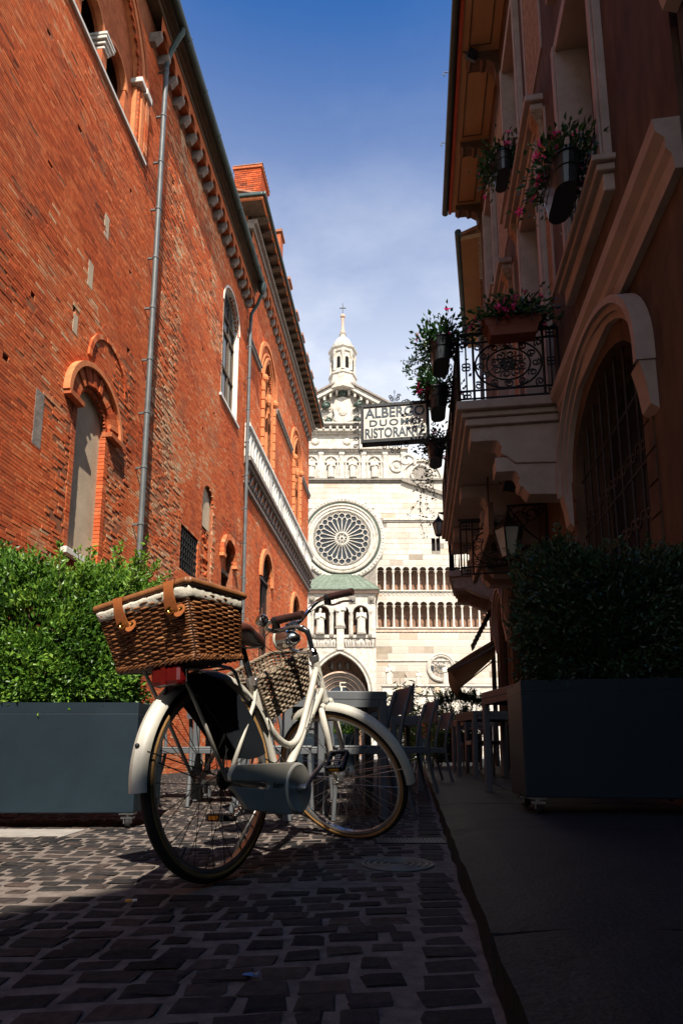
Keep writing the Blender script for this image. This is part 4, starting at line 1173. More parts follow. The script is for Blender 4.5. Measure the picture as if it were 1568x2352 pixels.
for x in (8.36, 9.86):
    m = MB(LT); m.lathe([(.06, 17.95), (.045, 18.05), (.045, 19.0), (.08, 19.12)], 8, (x, -.05, 0)); m.build('window_column', MATS['marble_plain'], cat_, smooth=True)
# rose window
rw = MB(LT); rw.lathe([(0, .03), (2.95, .03)], 48, (RC[0], 0, RC[1]), ax=(0, 1, 0)); rose = rw.build('rose_window', MATS['glass_dark'], cat_)
def rring(prof, mt, name, seg=72):
    m = MB(LT); m.lathe(prof, seg, (RC[0], 0, RC[1]), ax=(0, 1, 0)); m.build(name, MATS[mt], rose, smooth=True, auto=35)
rring([(3.86, .02), (3.84, .16), (3.78, .22), (3.5, .26), (3.44, .2), (3.42, .1)], 'marble_plain', 'outer_ring')
rring([(3.43, .1), (3.36, .12), (3.26, .12), (3.22, .09)], 'bronze', 'dark_ring')
rring([(3.24, .1), (3.2, .28), (3.1, .32), (3.04, .2), (2.96, .2), (2.9, .28), (2.8, .3), (2.72, .2), (2.66, .22), (2.58, .2), (2.54, .1), (2.5, .04)], 'marble_plain', 'inner_ring')
rring([(2.53, .1), (2.49, .17), (2.44, .17), (2.42, .05)], 'marble_dark', 'fillet_ring')
rring([(.62, .04), (.58, .18), (.5, .2), (.44, .04)], 'marble_plain', 'hub_ring'); rring([(.26, .04), (.22, .18), (.12, .2), (.08, .04)], 'marble_plain', 'hub')
for k in range(72):
    a = 2 * math.pi * k / 72
    m = MB(LT); c = (RC[0] + 3.64 * math.cos(a), .24, RC[1] + 3.64 * math.sin(a)); m.sphere(c, .095, 6, 4, (1, .8, 1)); m.build('ring_leaf', MATS['marble_plain'], rose)
for k in range(8):
    a = 2 * math.pi * k / 8
    m = MB(LT); m.tube([(RC[0] + (.35 + .11 * math.cos(t)) * math.cos(a) - .11 * math.sin(t) * math.sin(a), .12, RC[1] + (.35 + .11 * math.cos(t)) * math.sin(a) + .11 * math.sin(t) * math.cos(a)) for t in np.linspace(0, 2 * math.pi, 9)[:-1]], .03, 4, closed=True); m.build('hub_foil', MATS['marble_plain'], rose)
NS = 24
for k in range(NS):
    a = 2 * math.pi * k / NS
    f = lambda r, t, d=.12: (RC[0] + .92 * r * math.cos(t), d, RC[1] + .92 * r * math.sin(t))
    m = MB(LT); m.tube([f(.58, a), f(.7, a), f(.74, a), f(1.86, a), f(1.9, a), f(2.02, a)], [.07, .07, .045, .045, .085, .085], 6); sp = m.build('spoke_column', MATS['marble_plain'], rose, smooth=True, auto=40)
    h = math.pi / NS
    m = MB(LT)
    for q in (-1, 1):
        m.tube([f(2.02, a), f(2.2, a + q * h * .95), f(2.38, a + q * h * 1.0), f(2.52, a + q * h * .6), f(2.62, a)], .042, 5)
    m.build('petal', MATS['marble_plain'], sp)
    m = MB(LT); m.tube([f(2.5, a + h + .05 * math.cos(t), .1) if False else (f(2.6 + .07 * math.sin(t), a + h + .045 * math.cos(t), .1)) for t in np.linspace(0, 2 * math.pi, 7)[:-1]], .03, 4, closed=True); m.build('foil', MATS['marble_plain'], sp)
m = MB(LT)
for i in range(-13, 14):
    x = .2 * i; hh = math.sqrt(max(0, 2.65 ** 2 - x * x)); m.tube([(RC[0] + x, .05, RC[1] - hh), (RC[0] + x, .05, RC[1] + hh)], .012, 3); m.tube([(RC[0] - hh, .05, RC[1] + x), (RC[0] + hh, .05, RC[1] + x)], .012, 3)
m.build('leading', MATS['zinc'], rose)
# round window low on the right
m = MB(LT); m.lathe([(0, .02), (.95, .02)], 32, (8.53, 0, 7.5), ax=(0, 1, 0)); rd = m.build('round_window', MATS['glass_dark'], cat_)
for pr, nm in (([(1.26, .02), (1.24, .16), (1.14, .22), (1.06, .14), (1.0, .18), (.92, .14), (.88, .02)], 'round_frame'),):
    m = MB(LT); m.lathe(pr, 40, (8.53, 0, 7.5), ax=(0, 1, 0)); m.build(nm, MATS['marble_plain'], rd, smooth=True, auto=35)
m = MB(LT)
for k in range(12):
    a = math.pi * k / 6; m.tube([(8.53, .05, 7.5), (8.53 + .9 * math.cos(a), .05, 7.5 + .9 * math.sin(a))], .02, 4)
m.tube([(8.53 + .5 * math.cos(a), .05, 7.5 + .5 * math.sin(a)) for a in np.linspace(0, 2 * math.pi, 17)[:-1]], .02, 4, closed=True); m.build('tracery', MATS['zinc'], rd)
# attic storey with niches
XA = 6.0
m = MB(LT); m.box(-6, XA, -1.5, 0, 24.5, 27.75); m.box(-6, 4.4, -1.5, 0, 27.75, 29.4); m.build('attic_wall', MATS['marble_plain'], cat_)
nx = [-2.62, -1.0, 1.03, 2.92]
nx = [-2.75, -.95, 1.02, 2.98]
for x in nx:
    o = Op(x, .56, 24.75, 26.3, .56)
    m = MB(LT); m.lathe([(.56, 24.75), (.56, 26.3), (.5, 26.55), (.3, 26.8), (0, 26.87)], 14, (x, .03, 0), a0=math.pi, a1=2 * math.pi); m.build('niche_back', MATS['marble_dark'], cat_, smooth=True)
    m = MB(LT); arch_band(m, o, 0, .13, 0, .14, n=18, legs=1.55); m.build('niche_frame', MATS['marble_plain'], cat_)
    m = MB(LT); m.box(x - .8, x + .8, 0, .16, 26.25, 26.36); m.build('niche_impost', MATS['marble_plain'], cat_)
for x in [-3.7, -1.85, .03, 2.0, 3.95, 5.6]:
    m = MB(LT); m.box(x - .2, x + .2, 0, .15, 24.7, 27.0); m.box(x - .25, x + .25, 0, .2, 27.0, 27.3); pl_ = m.build('pilaster', MATS['marble_plain'], cat_, bevel=.02)
cornice(-6, XA, 27.32, .35, .4); cornice(-6, 4.5, 29.05, .3, .5); cornice(-6, 4.6, 29.62, .28, .75)
for x in np.arange(-4.2, 4.5, .62):
    m = MB(LT); m.box(x, x + .2, 0, .6, 29.3, 29.62); m.build('modillion', MATS['marble_plain'], cat_)
for x in (-2.4, .5, 3.0):
    m = MB(LT); m.sphere((x, .02, 28.35), .33, 10, 6, (1.2, .5, 1)); m.build('carved_mask', MATS['marble_plain'], cat_)
# medallion, volute, oculus gable and lower raking cornice
m = MB(LT); m.lathe([(.66, 0), (.64, .12), (.5, .14), (.46, .02), (0, -.02)], 28, (5.0, 0, 26.0), ax=(0, 1, 0)); m.sphere((5.0, .02, 26.0), .3, 8, 6, (.8, .4, 1)); m.build('medallion', MATS['marble_plain'], cat_, smooth=True, auto=40)
ogc = (7.2, 24.6)
m = MB(LT); m.prism([(5.3, 24.2)] + [(ogc[0] + 1.95 * math.cos(a), ogc[1] + 2.0 * math.sin(a)) for a in np.linspace(math.pi, 0, 22)] + [(10.2, 22.6), (5.3, 22.6)], -.8, .02); m.build('oculus_gable', MATS['marble_plain'], cat_)
m = MB(LT); arch_band(m, Op(ogc[0], 1.75, 24, 24.6, 1.8), 0, .25, 0, .18, n=26); m.build('gable_rim', MATS['marble_plain'], cat_)
m = MB(LT); m.lathe([(.98, 0), (.95, .16), (.78, .18), (.7, .05), (.68, -.0)], 28, (7.15, .02, 25.2), ax=(0, 1, 0)); m.build('oculus_frame', MATS['marble_plain'], cat_, smooth=True, auto=40)
m = MB(LT); m.lathe([(0, .03), (.7, .03)], 24, (7.15, 0, 25.2), ax=(0, 1, 0)); m.build('oculus_back', MATS['marble_dark'], cat_)
m = MB(LT); m.tube([(5.9 + .95 * (1 - .13 * t) * math.cos(t) * .8, .1, 26.4 + .75 * (1 - .13 * t) * math.sin(t)) for t in np.linspace(-.6, 5.6, 22)], .16, 6); m.build('volute', MATS['marble_plain'], cat_, smooth=True)
m = MB(LT); m.prism([(5.4, 24.42), (13, 21.6), (13, 21.95), (5.4, 24.75)], 0, .35); m.build('raking_cornice', MATS['marble_dark'], cat_)
m = MB(LT); m.box(6, 14, -1.2, -.05, 20, 24.4); m.build('side_wall', MATS['marble_plain'], cat_)
# pediment
m = MB(LT); m.prism([(-4.5, 29.9), (4.75, 29.9), (4.4, 31.1), (.12, 33.6), (-4.3, 31.1)], -1.4, .0); m.build('pediment', MATS['marble_plain'], cat_)
for q in (-1, 1):
    m = MB(LT); m.prism([(.12, 33.55), (.12 + q * 5.2, 30.55), (.12 + q * 5.2, 31.0), (.12, 34.0)], -1.4, .75); m.build('pediment_cornice', MATS['marble_plain'], cat_)
    m = MB(LT); m.prism([(.12, 34.0), (.12 + q * 5.4, 30.95), (.12 + q * 5.4, 31.12), (.12, 34.2)], -1.4, .95); m.build('pediment_ridge', MATS['dark_stone'], cat_)
    for i in range(1, 9):
        x = q * i * .56; z = 33.42 - abs(x) * .578
        m = MB(LT); m.box(.12 + x - .1, .12 + x + .1, 0, .6, z - .32, z + .06); m.build('modillion', MATS['marble_plain'], cat_)
m = MB(LT); m.prism([(.12 + .95 * x, 31.2 + 1.25 * z) for x, z in ((-.7, 1), (-1, .3), (-.8, -.3), (-.9, -.7), (-.25, -.85), (0, -1.1), (.25, -.85), (.9, -.7), (.8, -.3), (1, .3), (.7, 1), (0, 1.2))], 0, .3); m.sphere((.12, .3, 31.3), .6, 10, 6, (.8, .3, 1)); m.build('coat_of_arms', MATS['marble_plain'], cat_, bevel=.03)
for x, z, s_ in ((-1.45, 31.7, .35), (1.6, 31.8, .38), (.12, 32.9, .3), (-1.2, 30.2, .3), (1.4, 30.3, .3)):
    m = MB(LT); m.sphere((x, .35, z), s_, 8, 6, (1.3, .6, .8)); m.tube([(x - s_, .4, z - .2), (x, .45, z + s_), (x + s_, .4, z + .1)], s_ * .35, 6); m.build('bronze_ornament', MATS['bronze'], cat_, smooth=True)
for i, tx in enumerate(('GREGOR', 'CREMONENS', 'MAX')):
    letters('inscription', tx, .62, MATS['marble_dark'], cat_, Matrix.Translation((-1.75, -.03, 31.4 - i * .68)) @ Matrix.Rotation(R(90), 4, 'X'), extrude=.01)
# lantern tower: eight sides
tx = .12
m = MB(LT); m.lathe([(1.45, 33.2), (1.45, 33.9), (1.3, 34.0), (1.25, 34.6), (1.36, 34.7), (1.36, 34.85), (1.15, 35.0), (1.08, 35.1), (1.08, 36.9), (1.2, 37.0), (1.22, 37.2), (1.36, 37.35), (1.38, 37.5), (1.1, 37.6), (1.0, 37.65)], 8, (tx, -.2, 0)); tw = m.build('lantern_tower', MATS['marble_plain'], cat_)
m = MB(LT); m.lathe([(1.02, 37.65), (1.0, 38.0), (.82, 38.45), (.5, 38.8), (.3, 39.0), (.28, 39.2), (.36, 39.3), (.2, 39.45)], 8, (tx, -.2, 0)); m.build('dome', MATS['patina'] if False else MATS['marble_plain'], tw)
m = MB(LT); m.lathe([(.22, 39.4), (.24, 39.6), (.15, 39.9), (.12, 40.9), (.17, 41.0), (.1, 41.1)], 10, (tx, -.2, 0)); m.sphere((tx, -.2, 41.3), .24, 10, 8); m.build('spire', MATS['pink_marble'], tw, smooth=True)
m = MB(LT); m.box(tx - .03, tx + .03, -.23, -.17, 41.5, 42.7); m.box(tx - .3, tx + .3, -.23, -.17, 42.15, 42.22); m.build('cross', MATS['iron'], tw)
for k in range(8):
    a = math.pi / 8 + k * math.pi / 4
    cx, cd = tx + 1.16 * math.cos(a), -.2 + 1.16 * math.sin(a)
    a = k * math.pi / 4
    cx, cd = tx + 1.1 * math.cos(a), -.2 + 1.1 * math.sin(a)
    m = MB(LT); m.lathe([(.17, 35.05), (.12, 35.15), (.11, 36.6), (.18, 36.75), (.2, 36.95)], 8, (cx, cd, 0)); m.build('tower_column', MATS['marble_plain'], tw, smooth=True, auto=40)
    a += math.pi / 8
    r_ = 1.08 * math.cos(math.pi / 8) + .012
    u_ = Vector((-math.sin(a), math.cos(a), 0)); c_ = Vector((tx + r_ * math.cos(a), -.2 + r_ * math.sin(a), 0))
    ring = [(-.17, 35.3), (-.17, 36.3)] + [(.17 * math.cos(t), 36.3 + .17 * math.sin(t)) for t in np.linspace(math.pi, 0, 9)] + [(.17, 35.3)]
    m = MB(LT); m.add([tuple(c_ + u_ * x + Vector((0, 0, z))) for x, z in ring], [tuple(range(len(ring)))]); m.build('tower_window', MATS['dark_void'], tw)
# porch
PD = 2.2
k_ = (CY - PD) / CY
X = lambda x: x * k_
Z = lambda z: .42 + (z - .42) * k_
por = thing('porch', 'marble porch with arched loggia, three statues and green copper roof', 'porch', mat=CMx)
arch = Op(X(-.15), 2.35, 0, Z(5.3), Z(8.75) - Z(5.3), 'pointed')
logs = [Op(X(x), .64, Z(10.35), Z(12.35), .62) for x in (-1.72, -.02, 1.68)]
x0, x1 = X(-3.35), X(2.97)
m = MB(LT); wall_open(m, x0, x1, 0, Z(14.3), PD, [arch] + logs, depth=.5); m.quad((x1, PD, 0), (x1, 0, 0), (x1, 0, Z(14.3)), (x1, PD, Z(14.3))); m.quad((x0, PD, 0), (x0, 0, 0), (x0, 0, Z(14.3)), (x0, PD, Z(14.3))); m.build('wall', MATS['marble_plain'], por)
m = MB(LT); m.quad((x0, 1.0, Z(10)), (x1, 1.0, Z(10)), (x1, 1.0, Z(14.2)), (x0, 1.0, Z(14.2))); m.quad((x0, PD, Z(10.34)), (x1, PD, Z(10.34)), (x1, .2, Z(10.34)), (x0, .2, Z(10.34))); m.build('loggia_back', MATS['old_brick_wall'], por)
for o in logs:
    m = MB(LT); arch_band(m, o, 0, .12, PD - .1, PD + .06, n=18); m.build('loggia_arch', MATS['marble_plain'], por)
    m = MB(LT); panel(m, Op(o.c, .4, Z(10.6), Z(11.8), .45, 'pointed'), 1.03); m.build('loggia_window', MATS['dark_void'], por)
for x in (-2.5, -.87, .83, 2.45):
    m = MB(LT); m.lathe([(.16, Z(10.35)), (.1, Z(10.5)), (.09, Z(12.1)), (.18, Z(12.35))], 10, (X(x), PD + .05, 0)); m.build('loggia_column', MATS['marble_plain'], por, smooth=True, auto=40)
    m = MB(LT); m.sphere((X(x), PD + .1, Z(10.25)), .2, 8, 6, (1, 1, 1.1)); m.build('carved_base', MATS['marble_dark'], por)
for x in (-2.6, .95, 2.6):
    m = MB(LT); m.box(X(x) - .28, X(x) + .28, PD, PD + .1, Z(13.2), Z(13.85)); m.sphere((X(x), PD + .12, Z(13.5)), .2, 8, 6); m.build('relief_tablet', MATS['marble_dark'], por)
m = MB(LT); m.box(x0 - .05, x1 + .05, PD, PD + .12, Z(10.1), Z(10.35)); m.build('loggia_sill', MATS['marble_plain'], por)
m = MB(LT); m.box(x0, x1, PD, PD + .03, Z(9.25), Z(10.1)); m.build('frieze_ground', MATS['marble_dark'], por)
for i in range(34):
    x = x0 + .3 + (x1 - x0 - .6) * i / 33
    if abs(x - X(-.1)) < .4: continue
    h = rng.uniform(.5, .68)
    m = MB(LT); m.tube([(x, PD + .06, Z(9.28)), (x + rng.uniform(-.08, .08), PD + .1, Z(9.28) + h * .6), (x + rng.uniform(-.1, .1), PD + .08, Z(9.28) + h)], [.06, .1, .06], 5); m.build('frieze_figure', MATS['marble_plain'], por)
m = MB(LT); m.box(X(-.42), X(.22), PD, PD + .3, Z(9.0), Z(10.9)); m.box(X(-.55), X(.35), PD, PD + .38, Z(10.9), Z(11.0)); m.build('statue_plinth', MATS['marble_plain'], por, bevel=.03)
m = MB(LT); arch_band(m, arch, .0, .2, PD - .1, PD + .16, n=34); m.build('portal_arch', MATS['marble_plain'], por)
m = MB(LT); arch_band(m, arch, .2, .3, PD - .1, PD + .22, n=34); m.build('portal_hood', MATS['marble_dark'], por)
m = MB(LT); m.quad((x0, .3, 0), (x1, .3, 0), (x1, .3, Z(9.2)), (x0, .3, Z(9.2))); m.build('portal_back', MATS['old_brick_wall'], por)
for i in range(7):
    o = Op(X(-.15), 1.15 + .17 * i, 0, Z(4.9), 1.15 + .17 * i)
    m = MB(LT); arch_band(m, o, 0, .13, .2, .35 + .16 * i, n=26); m.build('archivolt', MATS['marble_dark' if i % 2 else 'pink_marble'], por)
m = MB(LT); panel(m, Op(X(-.15), 1.12, 0, Z(4.9), 1.12), .34); m.build('portal_door', MATS['glass_dark'], por)
for q in (-.9, .0, .9):
    m = MB(LT); m.sphere((X(-.15) + q * .75, .5, Z(7.9)), .2, 8, 6, (.9, .7, 1.7)); m.build('lunette_figure', MATS['marble_dark'], por)
zr = Z(14.38)
m = MB(LT); m.box(x0 - .2, x1 + .2, 0, PD + .25, zr - .3, zr - .05); m.build('eaves', MATS['pink_marble'], por)
m = MB(LT); m.add([(x0 - .35, PD + .45, zr), (x1 + .35, PD + .45, zr), (x1 + .35, -.0, zr), (x0 - .35, -.0, zr), (x0 + 1.5, .1, Z(16.5)), (x1 - 1.5, .1, Z(16.5))], [(0, 1, 5, 4), (1, 2, 5), (3, 0, 4), (0, 1, 2, 3)]); m.box(x0 - .36, x1 + .36, PD + .4, PD + .5, zr - .08, zr + .02); rf_ = m.build('copper_roof', MATS['patina'], por)
for i in range(11):
    t = i / 10
    a = Vector((x0 - .35 + (x1 - x0 + .7) * t, PD + .45, zr + .01)); b = Vector((x0 + 1.5 + (x1 - x0 - 3.0) * t, .1, Z(16.5) + .01))
    m = MB(LT); m.tube([tuple(a), tuple(b)], .03, 4); m.build('roof_seam', MATS['patina'], rf_)
# low arcade and parapet before the right half
par = thing('loggia_parapet', 'low marble arcade parapet with roundels before the cathedral', 'parapet', mat=CMx)
aops = [Op(4.2 + 1.55 * i, .55, 0, 2.9, .55) for i in range(7)]
m = MB(LT); wall_open(m, 3.3, 14, -.05, 4.9, 2.4, aops, depth=.4); m.box(3.3, 14, 1.9, 2.0, 3.6, 4.9); m.build('arcade', MATS['marble_plain'], par)
m = MB(LT); m.box(3.25, 14, 1.8, 2.55, 4.9, 5.02); m.box(3.3, 14, 1.95, 2.45, 5.02, 5.62); m.box(3.25, 14, 1.85, 2.6, 5.62, 5.75); m.build('parapet', MATS['marble_plain'], par)
for x in (5.0, 6.55, 8.15, 9.7):
    m = MB(LT); m.lathe([(.26, 0), (.25, .06), (.18, .08), (0, .07)], 16, (x * .955, 2.45, 5.32), ax=(0, 1, 0)); m.build('roundel', MATS['ochre_plaster'], par, smooth=True, auto=40)
    m = MB(LT); m.box(x * .955 + .6, x * .955 + .85, 2.45, 2.5, 5.05, 5.6); m.build('parapet_pilaster', MATS['marble_plain'], par)
# statues
def statue(label, loc, h, seed, face=0):
    r_ = random.Random(seed)
    m = MB()
    n, lv = 14, 16
    ph, sw = r_.uniform(0, 6), r_.uniform(-.03, .03)
    V = []
    for j in range(lv + 1):
        t = j / lv
        z = t * .86
        w_ = np.interp(t, [0, .1, .35, .55, .75, .86, .93, 1], [.17, .155, .15, .15, .165, .15, .07, .055])
        dp = np.interp(t, [0, .35, .6, .8, 1], [.13, .115, .11, .105, .05])
        for i in range(n):
            a = 2 * math.pi * i / n
            fold = 1 + .10 * math.sin(a * 5 + ph + 4 * t) * (1 - t) + .05 * math.sin(a * 8 - 7 * t + ph)
            V.append(((w_ * fold * math.cos(a) + sw * math.sin(t * 5)) * h, dp * fold * math.sin(a) * h, z * h))
    F = [(j * n + i, j * n + (i + 1) % n, (j + 1) * n + (i + 1) % n, (j + 1) * n + i) for j in range(lv) for i in range(n)] + [tuple(range(n))[::-1]]
    m.add(V, F)
    m.sphere((sw * h, -.01 * h, .925 * h), .062 * h, 10, 8, (.85, .95, 1.2))
    for q in (-1, 1):
        e = Vector((q * .165, -.03, .58)); hd = Vector((q * r_.uniform(.0, .07), -.135, r_.uniform(.52, .7)))
        m.tube([(q * .13 * h, 0, .79 * h), tuple(e * h), tuple(hd * h)], [.055 * h, .05 * h, .035 * h], 6)
    m.sphere((.0, -.05 * h, .87 * h), .05 * h, 6, 5, (1, .8, 1.2))
    o = m.build('statue', MATS['marble_plain'], smooth=True, label=label, cat='statue', group='marble statues on the cathedral front')
    o.location = loc; o.rotation_euler = (0, 0, face)
    b = MB(); b.box(-.17 * h, .17 * h, -.13 * h, .13 * h, -.03 * h, .01 * h); b.build('plinth', MATS['marble_dark'], o)
for x, lb in zip(nx, ('robed marble statue in the far left attic niche by the brick palace', 'marble statue with arms crossed in the attic niche left of centre', 'robed marble statue in the attic niche right of centre', 'marble statue in the attic niche just below the hanging sign')):
    statue(lb, (x, CY - .12, 24.78), 1.95, int(x * 100), .1)
for x, lb, zz, hh in ((-1.85, 'bearded statue with a staff in the left porch arch', 10.42, 2.2), (-.1, 'crowned statue on tall plinth in the middle of the porch loggia', 11.05, 2.35), (1.72, 'robed statue in the right porch arch', 10.42, 2.25)):
    statue(lb, (X(x), CY - PD - .1, Z(zz)), hh, int(x * 77), 0)
for x, lb, hh in ((3.9, 'weathered statue on the parapet nearest the porch', 1.75), (6.3, 'small statue on the parapet between two roundels', 1.2), (8.55, 'statue on the parapet before the round window', 1.75)):
    statue(lb, (x, CY - 2.2, 5.76), hh, int(x * 31), .3)
# ================================================================ BICYCLE
mat('cream_paint', (.47, .435, .365), rough=.42, var=.12, scale=10, bump=.04, bscale=60, spec=.45, stain=(.36, .34, .30), sscale=9)
mat('rubber', (.013, .013, .013), rough=.75, var=.2, scale=20, bump=.3, bscale=120, spec=.3)
mat('gum_wall', (.28, .15, .05), rough=.7, var=.15, bump=.1)
mat('chrome', (.62, .62, .60), rough=.14, metal=1, var=.06, bump=.02)
mat('alloy', (.42, .42, .41), rough=.33, metal=.9, var=.12, scale=15, bump=.05)
mat('black_gloss', (.012, .014, .017), rough=.25, var=.1, bump=.02, spec=.6)
mat('black_vinyl', (.007, .009, .012), rough=.65, var=.15, bump=.08, bscale=20, spec=.25)
mat('brown_leather', (.09, .03, .022), rough=.45, var=.2, scale=14, bump=.12, bscale=90)
mat('dark_grip', (.035, .013, .011), rough=.5, var=.2, scale=14, bump=.15, bscale=150)
mat('tan_leather', (.33, .10, .028), rough=.5, var=.15, scale=12, bump=.12, bscale=120)
mat('brass', (.60, .42, .14), rough=.25, metal=1, var=.08, bump=.03)
mat('red_lens', (.07, .003, .003), rough=.18, var=.25, scale=25, bump=.1, bscale=60, spec=.6)
mat('amber', (.75, .30, .02), rough=.3, var=.1, bump=.05)
WK = [(0, (.045, .016, .007)), (.3, (.115, .042, .016)), (.6, (.21, .08, .028)), (1, (.36, .17, .07))]
mat('wicker_brown', None, rough=.42, ramp=WK, var=.3, scale=25, bump=.2, bscale=90, spec=.5)
mat('wicker_grey', None, rough=.65, ramp=[(0, (.06, .045, .03)), (.4, (.17, .125, .085)), (.75, (.26, .20, .14)), (1, (.36, .29, .21))], var=.35, scale=25, bump=.25, bscale=90, spec=.3)
def cloth_mat():
    m = mat('floral_cloth', (.55, .50, .41), rough=.95, var=.1, scale=15, bump=.5, bscale=45, spec=.1, bdist=.006)
    t = m.node_tree; p = [n for n in t.nodes if n.type == 'BSDF_PRINCIPLED'][0]
    src = p.inputs['Base Color'].links[0].from_socket
    tcn = N(t, 'ShaderNodeTexCoord')
    for sc, lo, colr in ((30, .11, (.40, .10, .10)), (36, .11, (.18, .22, .12))):
        v = N(t, 'ShaderNodeTexVoronoi'); v.inputs['Scale'].default_value = sc; v.inputs['Randomness'].default_value = 1
        t.links.new(tcn.outputs['Object'], v.inputs['Vector'])
        lt = N(t, 'ShaderNodeMath', operation='LESS_THAN'); lt.inputs[1].default_value = lo; t.links.new(v.outputs['Distance'], lt.inputs[0])
        mxx = N(t, 'ShaderNodeMix', data_type='RGBA'); mxx.inputs['B'].default_value = (*colr, 1)
        t.links.new(lt.outputs[0], mxx.inputs['Factor']); t.links.new(src, mxx.inputs['A']); src = mxx.outputs['Result']
    t.links.new(src, p.inputs['Base Color'])
cloth_mat()
BPHI, BLAM = R(64.14), R(2.74)
fv = Vector((math.cos(BPHI), math.sin(BPHI), 0)); lv0 = Vector((-math.sin(BPHI), math.cos(BPHI), 0)); uv0 = Vector((0, 0, 1))
lv = lv0 * math.cos(BLAM) - uv0 * math.sin(BLAM); uv = uv0 * math.cos(BLAM) + lv0 * math.sin(BLAM)
BM = Matrix.Identity(4)
for i in range(3): BM[i][0], BM[i][1], BM[i][2] = fv[i], lv[i], uv[i]
BM[0][3], BM[1][3], BM[2][3] = -.406, 1.975, .004
bike = thing('bicycle', 'cream vintage step-through city bicycle with its front wheel turned aside', 'bicycle', mat=BM)
RRW = .325
H0 = Vector((0, 0, RRW))
def frame_T(o, x, y, z):
    o, x, y, z = Vector(o), Vector(x), Vector(y), Vector(z)
    return lambda p: tuple(o + x * p[0] + y * p[1] + z * p[2])
SG = R(85.06)
Ax = Vector((.424, 0, -.906)); Ef = Vector((.906, 0, .424)); Lf = Vector((0, 1, 0))
ev = Ef * math.cos(SG) + Lf * math.sin(SG); axv = Lf * math.cos(SG) - Ef * math.sin(SG); upv = -Ax
T0 = Vector((.727, 0, .837))
HF = T0 + Ax * .596 + ev * .012
TR_ = frame_T(H0, (1, 0, 0), (0, 0, 1), (0, -1, 0))       # rear wheel: x fwd, y up, z right
TF_ = frame_T(HF, ev, upv, -axv)                           # front wheel
TFq = frame_T(HF, ev, axv, upv)                            # front assembly: p fwd, q left, t up
def wheel(T, Rw, hubw, name):
    m = MB(T); Ri = Rw - .034
    m.lathe([(Ri - .012, -.009), (Ri, -.013), (Ri + .006, -.011), (Ri + .006, .011), (Ri, .013), (Ri - .012, .009), (Ri - .012, -.009)], 64); w_ = m.build(name, MATS['alloy'], bike, smooth=True, auto=35)
    m = MB(T); m.lathe([(Ri + .002, -.012), (Ri + .012, -.0165), (Rw - .009, -.0155), (Rw - .002, -.009), (Rw, 0), (Rw - .002, .009), (Rw - .009, .0155), (Ri + .012, .0165), (Ri + .002, .012)], 72); m.build('tyre', MATS['rubber'], w_, smooth=True)
    for q in (-1, 1):
        m = MB(T); m.lathe([(Ri + .004, q * .0146), (Ri + .009, q * .0172), (Ri + .014, q * .0176), (Ri + .017, q * .0165)], 72); m.build('sidewall', MATS['gum_wall'], w_, smooth=True)
    m = MB(T); m.lathe([(.0, -hubw), (.006, -hubw), (.006, -hubw * .7), (.022, -hubw * .62), (.028, -hubw * .55), (.016, -hubw * .45), (.015, hubw * .45), (.028, hubw * .55), (.022, hubw * .62), (.006, hubw * .7), (.006, hubw), (0, hubw)], 18); m.build('hub', MATS['alloy'], w_, smooth=True, auto=40)
    m = MB(T)
    for k in range(36):
        q = -1 if k % 2 else 1
        a = 2 * math.pi * k / 36; b = a + (.9 if (k // 2) % 2 else -.9)
        m.tube([(.026 * math.cos(b), .026 * math.sin(b), q * hubw * .56), ((Ri - .01) * math.cos(a), (Ri - .01) * math.sin(a), q * .004)], .0013, 4)
        m.tube([((Ri - .026) * math.cos(a), (Ri - .026) * math.sin(a), q * .004), ((Ri - .01) * math.cos(a), (Ri - .01) * math.sin(a), q * .003)], .0024, 4)
    m.build('spokes', MATS['alloy'] if name == 'front_wheel' else MATS['iron'], w_, kind='stuff')
    m = MB(T); m.tube([((Ri - .012) * math.cos(4.1), (Ri - .012) * math.sin(4.1), 0), ((Ri - .05) * math.cos(4.1), (Ri - .05) * math.sin(4.1), 0)], .0032, 6); m.build('valve', MATS['iron'], w_)
    return w_
rw_ = wheel(TR_, RRW, .062, 'rear_wheel'); fw_ = wheel(TF_, .34, .052, 'front_wheel')
m = MB(TR_)
for k in range(18):
    a = 2 * math.pi * k / 18; m.box(.034 * math.cos(a) - .003, .034 * math.cos(a) + .003, .034 * math.sin(a) - .003, .034 * math.sin(a) + .003, .036, .044)
m.lathe([(.0, .034), (.034, .034), (.034, .046), (.014, .05), (0, .05)], 18); m.build('sprocket', MATS['iron'], rw_)
def fender(T, Rf, a0, a1, name, w_=.029):
    m = MB(T)
    n = 40
    sec = [(-w_, -.016), (-w_ * .92, -.004), (-w_ * .55, .006), (-w_ * .18, .009), (0, .0115), (w_ * .18, .009), (w_ * .55, .006), (w_ * .92, -.004), (w_, -.016)]
    V, F = [], []
    for off in (0, -.002):
        for i in range(n + 1):
            a = a0 + (a1 - a0) * i / n
            for z, dr in sec: V.append(((Rf + dr + off) * math.cos(a), (Rf + dr + off) * math.sin(a), z))
    k = len(sec); N1 = (n + 1) * k
    for i in range(n):
        for j in range(k - 1):
            F.append((i * k + j, i * k + j + 1, (i + 1) * k + j + 1, (i + 1) * k + j)); F.append((N1 + i * k + j, N1 + (i + 1) * k + j, N1 + (i + 1) * k + j + 1, N1 + i * k + j + 1))
    for i in range(n):
        for j in (0, k - 1): F.append((i * k + j, (i + 1) * k + j, N1 + (i + 1) * k + j, N1 + i * k + j))
    for i in (0, n):
        for j in range(k - 1): F.append((i * k + j, N1 + i * k + j, N1 + i * k + j + 1, i * k + j + 1))
    m.add(V, F); return m.build(name, MATS['cream_paint'], bike, smooth=True, auto=50)
fr_ = fender(TR_, .352, R(30), R(184), 'rear_fender')
